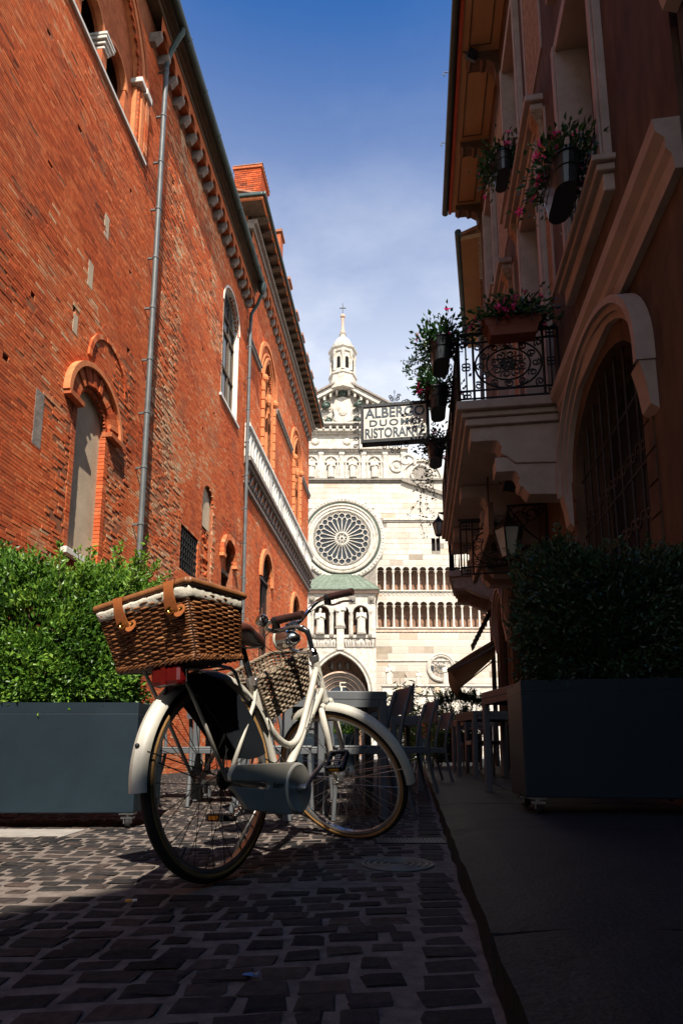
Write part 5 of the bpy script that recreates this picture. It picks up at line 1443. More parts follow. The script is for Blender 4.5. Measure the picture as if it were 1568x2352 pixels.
ff_ = fender(TF_, .366, R(60), R(184), 'front_fender')
m = MB(TR_); m.sphere((.364 * math.cos(R(163)), .364 * math.sin(R(163)), .004), .007, 8, 5); m.build('rivet', MATS['iron'], fr_)
for q in (-1, 1):
    m = MB(TF_); m.tube([(-.005, 0, q * .05), (.362 * math.cos(R(196 - 25)), .362 * math.sin(R(196 - 25)), q * .027)], .0022, 5); m.build('fender_stay', MATS['alloy'], ff_)
    m = MB(TR_); m.tube([(-.005, 0, q * .055), (.345 * math.cos(R(165)), .345 * math.sin(R(165)), q * .027)], .0022, 5); m.build('fender_stay', MATS['iron'], fr_)
# frame
BB0 = (.41, 0, .278)
ST1 = (.223, 0, .674)
HT0, HT1 = (.727, 0, .837), (.822, 0, .634)
fm = MB(); fm.tube([BB0, ST1], .0155, 14); st = fm.build('seat_tube', MATS['cream_paint'], bike, smooth=True, auto=40)
fm = MB(); fm.tube([HT0, HT1], .019, 16); fm.build('head_tube', MATS['cream_paint'], bike, smooth=True, auto=40)
for p_ in (HT0, HT1):
    fm = MB(); fm.lathe([(.019, -.014), (.023, -.012), (.023, .012), (.019, .014)], 16, p_, ax=tuple(Ax)); fm.build('headset_cup', MATS['alloy'], bike, smooth=True, auto=40)
fm = MB(); fm.tube([BB0, (.79, 0, .70)], .017, 16); dt = fm.build('down_tube', MATS['cream_paint'], bike, smooth=True, auto=40)
loop = [(.745, 0, .80), (.715, 0, .735), (.693, 0, .692), (.66, 0, .632), (.625, 0, .568), (.60, 0, .522), (.575, 0, .487), (.545, 0, .460), (.51, 0, .444), (.473, 0, .441), (.43, 0, .452), (.392, 0, .470), (.355, 0, .498), (.318, 0, .535)]
fm = MB(); fm.tube(loop, .0145, 14); fm.build('top_tube', MATS['cream_paint'], bike, smooth=True)
for q in (-1, 1):
    fm = MB(); fm.tube([(.235, q * .012, .645), (.19, q * .03, .58), (0, q * .058, RRW)], .0075, 10); fm.build('seat_stay', MATS['cream_paint'], bike, smooth=True)
    fm = MB(); fm.tube([(.40, q * .03, .275), (.25, q * .045, .29), (-.012, q * .06, RRW)], .0095, 10); fm.build('chain_stay', MATS['cream_paint'], bike, smooth=True)
    fm = MB(); fm.lathe([(0, 0), (.0135, 0), (.0135, .010), (.008, .011), (.008, .022), (0, .022)], 6, (0, q * .062, RRW), ax=(0, q, 0)); fm.build('axle_nut', MATS['alloy'], bike)
fm = MB(); fm.tube([ST1, (.165, 0, .80)], .0125, 14); fm.build('seat_post', MATS['black_gloss'], bike, smooth=True)
fm = MB(); fm.lathe([(.0155, -.018), (.020, -.016), (.020, .016), (.0155, .018)], 14, ST1, ax=(-.187, 0, .396)); fm.box(.205, .215, -.03, -.01, .655, .69); fm.lathe([(0, 0), (.009, 0), (.009, .01), (0, .012)], 6, (.215, -.024, .676), ax=(0, -1, 0)); fm.build('seat_clamp', MATS['alloy'], bike)
# saddle
V = []
prof = [(.0, .03, .0), (.012, .075, .006), (.06, .085, .012), (.12, .07, .012), (.18, .036, .008), (.24, .026, .004), (.272, .018, -.004), (.28, .006, -.012)]
nseg = 12
for a_, w_, h_ in prof:
    for k in range(nseg):
        t = 2 * math.pi * k / nseg
        zz = math.sin(t)
        V.append((.03 + a_, w_ * math.cos(t), .845 + h_ + (.02 * zz if zz > 0 else .05 * zz * (1 if a_ < .2 else .7))))
m = MB(); m.add(V, [(i * nseg + k, i * nseg + (k + 1) % nseg, (i + 1) * nseg + (k + 1) % nseg, (i + 1) * nseg + k) for i in range(len(prof) - 1) for k in range(nseg)] + [tuple(range(nseg))[::-1], tuple(range((len(prof) - 1) * nseg, len(prof) * nseg))])
sd = m.build('saddle', MATS['brown_leather'], bike, smooth=True)
sd.modifiers.new('s', 'SUBSURF').render_levels = 1
m = MB(); m.tube([(.05, .03, .81), (.16, .02, .79), (.28, .008, .815)], .004, 6); m.tube([(.05, -.03, .81), (.16, -.02, .79), (.28, -.008, .815)], .004, 6); m.build('saddle_rails', MATS['alloy'], sd)
# chain case, crank, pedals, chain
cb = -.075
circ_ = [(.405 + .098 * math.cos(a), .272 + .098 * math.sin(a)) for a in np.linspace(R(80), R(-100), 24)]
case = [(.005, .368), (.34, .370)] + circ_ + [(.30, .182), (.07, .222), (.045, .245), (.0, .285), (-.02, .30), (-.022, .312)]
slot = [(-.022, .314), (.19, .303), (.205, .292), (.19, .281), (-.02, .29)]
m = MB(); m.prism(case[:-2] + [(-.02, .30), (.19, .279), (.207, .292), (.19, .305), (-.024, .318), (-.026, .335)], cb - .010, cb + .010); cc = m.build('chain_case', MATS['cream_paint'], bike, bevel=.003)
m = MB(); m.lathe([(0, .0), (.022, .0), (.028, .003), (.080, .004), (.088, .008), (.094, .004), (.096, -.002)], 40, (.405, cb - .010, .272), ax=(0, -1, 0)); m.build('case_disc', MATS['cream_paint'], cc, smooth=True, auto=35)
m = MB(); m.tube([(.0, cb + .01, .28), (.04, cb + .01, .26), (.075, cb + .01, .235)], .006, 6); m.tube([(.0, cb + .02, .30), (-.02, cb + .02, .34), (.0, cb + .02, .36)], .005, 6); m.build('chain', MATS['iron'], bike)
letters('case_lettering', 'Retro', .030, MATS['iron'], cc, Matrix.Translation((.255, cb - .0112, .290)) @ Matrix.Rotation(R(90), 4, 'X'), extrude=.0004, shear=.35)
me_d = Vector((.79 - .41, 0, .70 - .278)).normalized()
Md = Matrix.Identity(4)
nx_ = me_d; nz_ = Vector((0, -1, 0)); ny_ = nz_.cross(nx_)
for i in range(3): Md[i][0], Md[i][1], Md[i][2] = nx_[i], ny_[i], nz_[i]
pt = Vector(BB0) + me_d * .335 + Vector((0, -.0172, 0))
for i in range(3): Md[i][3] = pt[i]
letters('frame_lettering', 'Alpinc', .044, MATS['iron'], dt, Md, extrude=.0006, shear=.4)
ck = Vector((.571 - .405, 0, .388 - .272)).normalized()
c0 = Vector((.405, -.115, .272))
m = MB(); m.lathe([(0, .0), (.016, .0), (.018, .02), (.012, .045), (0, .046)], 14, (.405, -.078, .272), ax=(0, -1, 0)); m.tube([tuple(c0), tuple(c0 + ck * .05), tuple(c0 + ck * .17 + Vector((0, -.014, 0)))], [.013, .0105, .0095], 8); m.build('crank', MATS['alloy'], bike, smooth=True, auto=40)
c1 = Vector((.405, .105, .272))
m = MB(); m.tube([tuple(c1), tuple(c1 - ck * .17 + Vector((0, .012, 0)))], [.013, .0095], 8); m.build('crank', MATS['alloy'], bike, smooth=True, auto=40)
def pedal(c, q, tilt):
    c = Vector(c)
    ca, sa = math.cos(tilt), math.sin(tilt)
    T = lambda p: (c.x + p[0] * ca - p[2] * sa, c.y + q * p[1], c.z + p[0] * sa + p[2] * ca)
    m = MB(T)
    m.box(-.045, .045, .01, .02, -.012, .012); m.box(-.045, .045, .082, .092, -.012, .012); m.box(-.047, -.033, .02, .082, -.014, .014); m.box(.033, .047, .02, .082, -.014, .014); m.box(-.033, .033, .04, .065, -.007, .007)
    pd_ = m.build('pedal', MATS['black_gloss'], bike, bevel=.002)
    m = MB(T); m.tube([(0, -.01, 0), (0, .09, 0)], .006, 8); m.build('pedal_axle', MATS['alloy'], pd_)
    for s in (-1, 1):
        m = MB(T); m.box(s * .0475, s * .0495, .03, .072, -.007, .007); m.build('reflector', MATS['amber'], pd_)
    m = MB(T)
    for i in range(5):
        for j in range(4): m.box(-.026 + i * .011, -.02 + i * .011, .042 + j * .006, .046 + j * .006, .007, .009)
    for i in range(9):
        for x in (-.045, .037): m.box(x, x + .006, .02 + i * .007, .0235 + i * .007, .014, .017)
    m.build('pedal_teeth', MATS['cream_paint'], pd_, kind='stuff')
pedal(c0 + ck * .17 + Vector((0, -.02, 0)), -1, R(50)); pedal(c1 - ck * .17 + Vector((0, .018, 0)), 1, R(-5))
# rack
m = MB()
for q in (-1, 1):
    pts = [(-.02, q * .066, RRW - .005), (-.13, q * .068, .49), (-.245, q * .07, .655), (-.258, q * .066, .678), (-.245, q * .06, .692), (-.2, q * .058, .695), (.02, q * .056, .692), (.045, q * .054, .684), (.10, q * .045, .625), (.165, q * .028, .60)]
    m.tube(pts, .0062, 9)
m.build('rack', MATS['cream_paint'], bike, smooth=True)
m = MB(); m.tube([(-.258, -.066, .678), (-.262, 0, .678), (-.258, .066, .678)], .006, 8); m.build('rack_hoop', MATS['cream_paint'], bike, smooth=True)
for a_ in (-.2, -.12, -.04, .02):
    m = MB(); m.tube([(a_, -.058, .692), (a_, .058, .692)], .0035, 6); m.build('rack_bar', MATS['iron'], bike)
m = MB(); m.tube([(-.24, -.03, .70), (-.24, .03, .70), (.0, .025, .70), (.0, -.025, .70)], .003, 5, closed=True); m.build('rack_spring_clip', MATS['iron'], bike)
m = MB(); m.box(-.30, -.262, -.115, .0, .600, .662); rl = m.build('rear_light', MATS['red_lens'], bike, bevel=.014)
m = MB(); m.box(-.303, -.299, -.062, -.045, .604, .658); m.build('lens_rib', MATS['red_lens'], rl)
m = MB(); m.box(-.268, -.258, -.11, -.005, .606, .656); m.tube([(-.26, -.03, .61), (-.24, 0, .57)], .006, 6); m.build('light_bracket', MATS['black_gloss'], rl)
# coat guards
cg = [(-.205, .642), (-.105, .662), (-.005, .648), (.075, .612), (.132, .565), (.184, .512), (.226, .451), (.243, .406), (.20, .392), (.14, .386), (.082, .391), (.045, .43), (.008, .467), (-.057, .524), (-.129, .581), (-.17, .622)]
for q in (-1, 1):
    m = MB(); m.prism(cg, q * .040, q * .045); m.build('coat_guard', MATS['black_vinyl'], bike, bevel=.002)
m = MB()
for a_, b_ in zip(cg[:7], cg[1:8]): m.quad((a_[0], -.044, a_[1]), (b_[0], -.044, b_[1]), (b_[0], .044, b_[1]), (a_[0], .044, a_[1]))
m.build('coat_guard_top', MATS['black_vinyl'], bike)
m = MB(); m.tube([(.37, .05, .25), (.34, .12, .12), (.32, .165, .012)], .008, 8); m.build('kickstand', MATS['alloy'], bike, smooth=True)
# fork, stem, bars
m = MB(TFq); m.tube([(-.012, 0, .36), (-.012, 0, .395)], .022, 12); m.tube([(-.012, -.05, .368), (-.012, .05, .368)], .015, 10); m.build('fork_crown', MATS['cream_paint'], bike, smooth=True, auto=40)
for q in (-1, 1):
    m = MB(TFq); m.tube([(-.012, q * .047, .37), (-.014, q * .052, .22), (-.008, q * .054, .08), (0, q * .054, -.012)], [.0145, .0135, .011, .009], 12); m.build('fork_leg', MATS['cream_paint'], bike, smooth=True)
    m = MB(TFq); m.lathe([(0, 0), (.012, 0), (.012, .009), (.006, .01), (.006, .018), (0, .018)], 6, (0, q * .06, 0), ax=(0, q, 0)); m.build('axle_nut', MATS['alloy'], bike)
m = MB(TFq); m.tube([(-.012, 0, .59), (-.013, 0, .70), (-.010, 0, .722), (.01, 0, .737), (.05, 0, .752), (.066, 0, .758)], [.0115, .0115, .014, .015, .013, .016], 12); m.lathe([(.016, -.028), (.018, -.026), (.018, .026), (.016, .028)], 12, (.066, 0, .758), ax=(0, 1, 0)); m.build('stem', MATS['black_gloss'], bike, smooth=True, auto=40)
m = MB(TFq); m.lathe([(.0, .6), (.02, .6), (.022, .612), (.019, .62), (.02, .632), (.014, .64)], 12, (-.012, 0, 0)); m.build('stem_locknut', MATS['chrome'], bike, smooth=True, auto=40)
def bez(P, n=8):
    out = []
    P = [Vector(p) for p in P]
    P = [P[0] * 2 - P[1]] + P + [P[-1] * 2 - P[-2]]
    for i in range(1, len(P) - 2):
        for k in range(n):
            t = k / n
            a, b, c, d = P[i - 1], P[i], P[i + 1], P[i + 2]
            out.append(tuple(.5 * ((2 * b) + (-a + c) * t + (2 * a - 5 * b + 4 * c - d) * t * t + (-a + 3 * b - 3 * c + d) * t ** 3)))
    out.append(tuple(P[-2])); return out
half = [(.066, .0, .758), (.066, .06, .757), (.075, .12, .765), (.068, .18, .79), (.04, .215, .815), (-.01, .225, .828), (-.15, .228, .835)]
full = [(p, -q, t) for p, q, t in half[::-1]] + half[1:]
m = MB(TFq); m.tube(bez(full, 6), .0108, 12); hb = m.build('handlebar', MATS['chrome'], bike, smooth=True)
for q in (-1, 1):
    m = MB(TFq)
    gpts = [(-.035 - .125 * i / 10, q * .2275, .829 + .007 * i / 10) for i in range(11)]
    m.tube(gpts, [.017, .0185, .0165, .0175, .016, .017, .0158, .017, .0165, .0185, .0165], 14); m.build('grip', MATS['dark_grip'], bike, smooth=True, auto=50)
    m = MB(TFq); m.lathe([(.012, -.012), (.017, -.01), (.017, .01), (.012, .012)], 12, (-.018, q * .226, .828), ax=(1, 0, 0)); m.box(-.03, .0, q * .226 - .008, q * .226 + .008, .795, .815); lvr = m.build('brake_lever_clamp', MATS['black_gloss'], bike)
    m = MB(TFq); m.tube(bez([(.0, q * .226, .80), (-.04, q * .232, .788), (-.09, q * .236, .796), (-.15, q * .238, .79)], 5), .0055, 8); m.build('brake_lever', MATS['alloy'], lvr, smooth=True)
m = MB(TFq); m.lathe([(.0, 0), (.026, 0), (.028, .006), (.026, .02), (.015, .03), (0, .033)], 18, (.045, .222, .832), ax=(.5, .5, .7)); bl_ = m.build('bell', MATS['chrome'], bike, smooth=True, auto=40)
m = MB(TFq); m.lathe([(0, -.018), (.018, -.016), (.027, -.002), (.027, 0)], 16, (.045, .222, .832), ax=(.5, .5, .7)); m.tube([(.05, .23, .85), (.02, .25, .862)], .005, 6); m.build('bell_base', MATS['black_gloss'], bl_)
# head lamp
m = MB(TFq); m.lathe([(.0, -.085), (.016, -.08), (.034, -.055), (.044, -.02), (.048, .015), (.048, .022)], 24, (.115, .01, .70), ax=(1, 0, .02)); hl = m.build('headlight', MATS['chrome'], bike, smooth=True, auto=45)
m = MB(TFq); m.lathe([(.048, .02), (.051, .022), (.051, .03), (.046, .034)], 24, (.115, .01, .70), ax=(1, 0, .02)); m.build('headlight_rim', MATS['cream_paint'], hl, smooth=True, auto=40)
m = MB(TFq); m.lathe([(.047, .03), (.03, .04), (0, .044)], 24, (.115, .01, .70), ax=(1, 0, .02)); m.build('headlight_lens', MATS['lamp_glass'], hl, smooth=True)
m = MB(TFq); m.tube([(.10, .01, .655), (.06, .0, .63), (-.01, 0, .618)], .007, 6); m.build('headlight_bracket', MATS['alloy'], hl)
# cables
def cable(P, r=.0022):
    m = MB(); m.tube(bez(P, 8), r, 5); m.build('cable', MATS['black_gloss'], bike, smooth=True)
q0 = lambda p, q, t: tuple(Vector(TFq((p, q, t))))
cable([q0(.005, .226, .80), q0(.09, .20, .74), q0(.10, .12, .665), q0(.03, .05, .61), (.74, -.02, .76), (.72, -.022, .70)])
cable([q0(.005, -.226, .80), q0(.08, -.16, .77), q0(.08, -.05, .74), q0(.05, .08, .69), (.73, .02, .80), (.76, .02, .70), (.82, .02, .58)])
cable([(.70, -.02, .68), (.55, -.018, .42), (.46, -.02, .37), (.36, -.02, .41), (.30, -.018, .55), (.20, -.012, .57)])
cable([(.345, -.018, .43), (.37, -.03, .40), (.33, -.03, .37), (.25, -.04, .385)], .003)

# ---------------------------------------------------------------- wicker baskets
def lerp4(lo, hi, t): return [tuple(Vector(a).lerp(Vector(b), t)) for a, b in zip(lo, hi)]
def weave(name, T, lo, hi, rows, pitch, r, matl, parent, bow=.0):
    """woven walls: each row goes in front of and behind the stakes in turn"""
    m = MB(T)
    cen = sum((Vector(x) for x in lo + hi), Vector()) / 8
    nst = [max(3, int(math.dist(hi[i], hi[(i + 1) % 4]) / pitch)) for i in range(4)]
    def ring(t, par, amp):
        c = lerp4(lo, hi, t); pts = []
        k = 0
        for i in range(4):
            a, b = Vector(c[i]), Vector(c[(i + 1) % 4])
            d = (b - a); nrm = d.cross(Vector(hi[i]) - Vector(lo[i])).normalized()
            if nrm.dot((a + b) / 2 - cen) < 0: nrm = -nrm
            for j in range(nst[i]):
                for h in (0, .5):
                    s = (j + h) / nst[i]
                    o_ = amp * math.cos(math.pi * (k + h + par)) if amp else 0
                    edge = min(s, 1 - s)
                    o_ *= min(1, .25 + edge * 6)
                    pts.append(a.lerp(b, s) + nrm * (o_ + bow * math.sin(math.pi * s)) + Vector((0, 0, rng.uniform(-.0009, .0009))))
                k += 1
        return pts
    for j in range(rows):
        t = (j + .5) / rows
        P = ring(t, j % 2, r * 1.15)
        step = 0
        n = len(P)
        i = 0
        while i < n:                       # rods of differing tone laid one after another
            ln = rng.randint(9, 22)
            seg = [tuple(P[k % n]) for k in range(i, min(i + ln, n) + 1)]
            m.tube(seg, [r * rng.uniform(.82, 1.1) for _ in seg], 5, tone=min(1, max(0, rng.gauss(.48, .2))))
            i += ln
    ob = m.build(name, matl, parent, smooth=True, kind='stuff')
    m = MB(T)
    for i in range(4):
        for j in range(nst[i] + 1):
            s = j / nst[i]
            m.tube([tuple(Vector(lo[i]).lerp(Vector(lo[(i + 1) % 4]), s)), tuple(Vector(hi[i]).lerp(Vector(hi[(i + 1) % 4]), s))], r * .95, 5, tone=.35)
    m.build('stakes', matl, parent, kind='stuff')
    return ring
# rear picnic basket on the rack
rb = thing('picnic_basket', 'brown wicker picnic basket with tan leather straps on the rear rack', 'basket', mat=BM)
lo = [(-.298, -.172, .668), (-.075, -.165, .702), (-.075, .112, .688), (-.298, .125, .660)]
hi = [(-.368, -.197, .852), (-.118, -.198, .868), (-.118, .135, .842), (-.368, .138, .822)]
weave('wicker_wall', None, lo, hi, 26, .030, .0037, MATS['wicker_brown'], rb, bow=.006)
m = MB()
for k in range(17):
    t = (k + .5) / 17
    a, b = Vector(lo[0]).lerp(Vector(lo[1]), t), Vector(lo[3]).lerp(Vector(lo[2]), t)
    m.tube([tuple(a), tuple(a.lerp(b, .5) - Vector((0, 0, .003 * (k % 2)))), tuple(b)], .006, 5, tone=rng.uniform(.1, .45))
m.build('base_rods', MATS['wicker_brown'], rb, smooth=True, kind='stuff')
for lev, rr_, ph in ((0.0, .0075, 0), (.035, .0065, 1)):
    c4 = lerp4(lo, hi, lev)
    m = MB()
    for i in range(4):
        a, b = Vector(c4[i]), Vector(c4[(i + 1) % 4])
        nn = 26
        for s in range(3):
            m.tube([tuple(a.lerp(b, j / nn) + Vector((0, 0, .005 * math.sin(j * 1.2 + s * 2.1))) + (b - a).cross(Vector((0, 0, 1))).normalized() * (.006 * math.cos(j * 1.2 + s * 2.1) + .003)) for j in range(nn + 1)], .0042, 5, tone=rng.uniform(.2, .6))
    m.build('foot_braid', MATS['wicker_brown'], rb, smooth=True, kind='stuff')
c_in, c_out = lerp4(lo, hi, .80), lerp4(lo, hi, 1.10)
cc4 = sum((Vector(x) for x in hi), Vector()) / 4
V, F = [], []
nn = 22
levels = [(.88, .007, 0), (.90, .010, 1), (.95, .010, 0), (1.0, .010, 1), (1.04, .007, 0), (1.045, -.002, 0)]
for t, off, wv in levels:
    c4 = lerp4(lo, hi, t)
    for i in range(4):
        a, b = Vector(c4[i]), Vector(c4[(i + 1) % 4]); nrm = (b - a).cross(Vector((0, 0, 1))).normalized()
        if nrm.dot((a + b) / 2 - cc4) < 0: nrm = -nrm
        for j in range(nn):
            p_ = a.lerp(b, j / nn) + nrm * (off + .0012 * math.sin(j * 2.3 + i + t * 9)) + Vector((0, 0, .001 * math.sin(j * 1.7 + i * 2)))
            V.append(tuple(p_))
k = 4 * nn
for l_ in range(len(levels) - 1):
    for j in range(k): F.append((l_ * k + j, l_ * k + (j + 1) % k, (l_ + 1) * k + (j + 1) % k, (l_ + 1) * k + j))
m = MB(); m.add(V, F); cl_ = m.build('cloth_liner', MATS['floral_cloth'], rb, smooth=True)
# lid: wrapped edge and flat weave
lid = [tuple(Vector(p) + (Vector(p) - cc4) * .05 + Vector((0, 0, .021))) for p in hi]
m = MB()
for i in range(4):
    a, b = Vector(lid[i]), Vector(lid[(i + 1) % 4])
    nn2 = int((b - a).length / .004)
    m.tube([tuple(a.lerp(b, j / nn2)) for j in range(nn2 + 1)], [.0105 + (.0014 if j % 2 else 0) for j in range(nn2 + 1)], 8, tone=.62)
ld = m.build('lid', MATS['wicker_brown'], rb, smooth=True)
m = MB()
for k_i in range(22):
    t = (k_i + .5) / 22
    a, b = Vector(lid[0]).lerp(Vector(lid[1]), t), Vector(lid[3]).lerp(Vector(lid[2]), t)
    m.tube([tuple(a.lerp(b, s) + Vector((0, 0, .012 * math.sin(math.pi * s) * math.sin(math.pi * t) + .003 * math.cos(s * 40 + k_i * 3.14)))) for s in np.linspace(0, 1, 26)], .0052, 5, tone=rng.uniform(.3, .8))
m.build('lid_weave', MATS['wicker_brown'], ld, smooth=True, kind='stuff')
# straps
rear_n = Vector((-1, 0, .22)).normalized()
for s_ in (.30, .845):
    bb_ = hi[0][1] + (hi[3][1] - hi[0][1]) * (1 - s_)
    top_ = Vector(lid[0]).lerp(Vector(lid[3]), 1 - s_)
    down = (Vector(lerp4(lo, hi, .5)[0]).lerp(Vector(lerp4(lo, hi, .5)[3]), 1 - s_) - Vector(hi[0]).lerp(Vector(hi[3]), 1 - s_)).normalized()
    P = [top_ + Vector((.04, 0, .012)), top_ + Vector((.005, 0, .014)), top_ + Vector((-.0135, 0, .006)), top_ + rear_n * .022 + down * .02, top_ + rear_n * .026 + down * .05, top_ + rear_n * .024 + down * .085, top_ + rear_n * .020 + down * .105]
    W_ = [.019, .019, .018, .016, .0185, .023, .014]
    m = MB()
    V, F = [], []
    for off in (0, .003):
        for p_, w_ in zip(P, W_):
            for q in (-1, 1): V.append(tuple(p_ + Vector((0, q * w_, 0)) + rear_n * off))
    n7 = len(P)
    for i in range(n7 - 1):
        F += [(2 * i, 2 * i + 1, 2 * i + 3, 2 * i + 2), (2 * n7 + 2 * i, 2 * n7 + 2 * i + 2, 2 * n7 + 2 * i + 3, 2 * n7 + 2 * i + 1), (2 * i, 2 * i + 2, 2 * n7 + 2 * i + 2, 2 * n7 + 2 * i), (2 * i + 1, 2 * n7 + 2 * i + 1, 2 * n7 + 2 * i + 3, 2 * i + 3)]
    F += [(0, 2 * n7, 2 * n7 + 1, 1), (2 * n7 - 2, 2 * n7 - 1, 4 * n7 - 1, 4 * n7 - 2)]
    m.add(V, F); sp_ = m.build('strap', MATS['tan_leather'], rb, smooth=True, auto=50)
    tab = P[5] + Vector((.004, -.024, 0))
    m = MB(); m.lathe([(0, 0), (.02, 0), (.02, .003), (0, .003)], 16, tuple(tab), ax=tuple(rear_n)); m.build('strap_tab', MATS['tan_leather'], rb)
    m = MB(); m.lathe([(0, 0), (.006, 0), (.004, .004), (0, .005)], 8, tuple(tab + rear_n * .003 + Vector((0, -.007, .004))), ax=tuple(rear_n)); m.build('rivet', MATS['brass'], rb)
    lk = P[5] + rear_n * .004
    m = MB(); m.lathe([(.009, 0), (.0125, .001), (.0125, .003), (.008, .004), (.006, .002)], 14, tuple(lk), ax=tuple(rear_n)); m.tube([tuple(lk), tuple(lk + rear_n * .013)], .004, 8); m.tube([tuple(lk + rear_n * .013 + Vector((0, -.009, .005))), tuple(lk + rear_n * .013 + Vector((0, .009, -.005)))], .0042, 8); m.build('brass_lock', MATS['brass'], sp_, smooth=True, auto=40)
# front basket hanging from the bars
fb = thing('front_basket', 'weathered grey-brown wicker basket hung before the handlebars', 'basket', mat=BM)
flo = [(.15, .215, .385), (.33, .205, .385), (.33, -.125, .385), (.15, -.135, .385)]
fhi = [(.135, .265, .595), (.36, .26, .60), (.36, -.175, .60), (.135, -.18, .595)]
weave('wicker_wall', TFq, flo, fhi, 15, .030, .0060, MATS['wicker_grey'], fb, bow=.012)
m = MB(TFq)
for i in range(4):
    a, b = Vector(fhi[i]), Vector(fhi[(i + 1) % 4])
    for s in range(3): m.tube([tuple(a.lerp(b, j / 24) + Vector((.006 * math.cos(j * 1.3 + s * 2.1), .004 * math.sin(j * 1.3 + s), .006 * math.sin(j * 1.3 + s * 2.1)))) for j in range(25)], .0055, 5, tone=rng.uniform(.2, .7))
m.build('rim_braid', MATS['wicker_grey'], fb, smooth=True, kind='stuff')
m = MB(TFq); m.quad(*[(p, q, t + .004) for p, q, t in flo]); m.build('basket_floor', MATS['old_wood'], fb)
# ================================================================ PLANTERS AND HEDGES
mat('planter_paint', (.007, .0155, .023), rough=.55, var=.16, scale=3, bump=.06, bscale=90, spec=.25, stain=(.010, .020, .028), sscale=3)
mat('furniture_paint', (.085, .09, .095), rough=.5, var=.1, scale=8, bump=.08, bscale=120, spec=.4)
mat('soil', (.03, .022, .015), rough=1, var=.3, scale=30, bump=.6, bscale=80)
def leaf_mat(name, ramp, tr=.35):
    m = mat(name, None, rough=.42, ramp=ramp, var=.2, scale=30, bump=0, spec=.45)
    t = m.node_tree
    p = [n for n in t.nodes if n.type == 'BSDF_PRINCIPLED'][0]; out = [n for n in t.nodes if n.type == 'OUTPUT_MATERIAL'][0]
    tl = N(t, 'ShaderNodeBsdfTranslucent'); ms = N(t, 'ShaderNodeMixShader'); ms.inputs[0].default_value = tr
    t.links.new(p.inputs['Base Color'].links[0].from_socket, tl.inputs['Color'])
    t.links.new(p.outputs[0], ms.inputs[1]); t.links.new(tl.outputs[0], ms.inputs[2]); t.links.new(ms.outputs[0], out.inputs[0])
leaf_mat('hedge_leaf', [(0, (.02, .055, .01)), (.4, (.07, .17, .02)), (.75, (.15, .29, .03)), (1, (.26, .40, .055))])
leaf_mat('shaded_leaf', [(0, (.006, .018, .009)), (.5, (.018, .05, .022)), (1, (.045, .10, .035))], .25)  # hedge leaves for the shaded planters, the shade put into a darker green
leaf_mat('flower', [(0, (.70, .01, .14)), (.5, (.90, .03, .24)), (1, (.95, .12, .38))], .35)
leaf_mat('pot_leaf', [(0, (.008, .03, .012)), (.5, (.022, .075, .022)), (1, (.06, .15, .03))], .3)
mat('twig', (.07, .045, .025), rough=.9, var=.3, bump=.2)
def leaves_mesh(name, C, Dr, ln, wd, tone, matl):
    """diamond leaves folded on the midrib; C centres (n,3), Dr directions (n,3)"""
    n = len(C)
    Dr = Dr / np.linalg.norm(Dr, axis=1, keepdims=True)
    rnd = nrng.normal(size=(n, 3)); S = np.cross(Dr, rnd); S /= np.linalg.norm(S, axis=1, keepdims=True)
    Nn = np.cross(S, Dr)
    l = (ln * nrng.uniform(.7, 1.25, n))[:, None]; w_ = (wd * nrng.uniform(.8, 1.2, n))[:, None]
    b = C; tip = C + Dr * l - Nn * l * .08
    mid = C + Dr * l * .45 + Nn * l * .06
    V = np.stack([b, mid + S * w_ * .5 + Nn * w_ * .15, tip, mid - S * w_ * .5 + Nn * w_ * .15], 1).reshape(-1, 3)
    k = np.arange(n)[:, None] * 4
    F = np.concatenate([k + np.array([[0, 1, 2]]), k + np.array([[0, 2, 3]])], 1).reshape(-1, 3)
    return np_mesh(name, V, F, np.repeat(tone, 2), matl)
def planter(label, x0, x1, y0, y1, z0, h, base=0, grp='square planters on castors along the street', rotz=0):
    c = ((x0 + x1) / 2, (y0 + y1) / 2)
    t = thing('planter', label, 'planter', (c[0], c[1], base), rotz, grp)
    a, b = (x1 - x0) / 2, (y1 - y0) / 2
    m = MB(); m.box(-a, a, -b, b, z0, z0 + h - .06); m.build('box', MATS['planter_paint'], t, bevel=.006)
    m = MB()
    for q in ((-a, a, -b, -b + .03), (-a, a, b - .03, b), (-a, -a + .03, -b + .03, b - .03), (a - .03, a, -b + .03, b - .03)): m.box(*q, z0 + h - .06, z0 + h)
    m.build('rim', MATS['planter_paint'], t)
    m = MB(); m.box(-a + .03, a - .03, -b + .03, b - .03, z0 + h - .06, z0 + h - .03); m.build('soil', MATS['soil'], t)
    for sx in (-1, 1):
        for sy in (-1, 1):
            X_, Y_ = sx * (a - .06), sy * (b - .06)
            m = MB(); m.lathe([(0, -.014), (.026, -.014), (.03, -.008), (.03, .008), (.026, .014), (0, .014)], 16, (X_ + .012, Y_, .031), ax=(1, .3, 0)); w_ = m.build('caster_wheel', MATS['rubber'], t, smooth=True, auto=40)
            m = MB(); m.box(X_ - .02, X_ + .044, Y_ - .026, Y_ + .02, .05, .062); m.box(X_ - .006, X_ - .002, Y_ - .02, Y_ + .018, .024, .05); m.box(X_ + .026, X_ + .030, Y_ - .02, Y_ + .018, .024, .05); m.box(X_ - .03, X_ + .05, Y_ - .03, Y_ + .03, z0 - .012, z0); m.tube([(X_ + .012, Y_, .06), (X_ + .012, Y_, z0 - .01)], .012, 8); m.build('caster_fork', MATS['alloy'], w_)
    return t
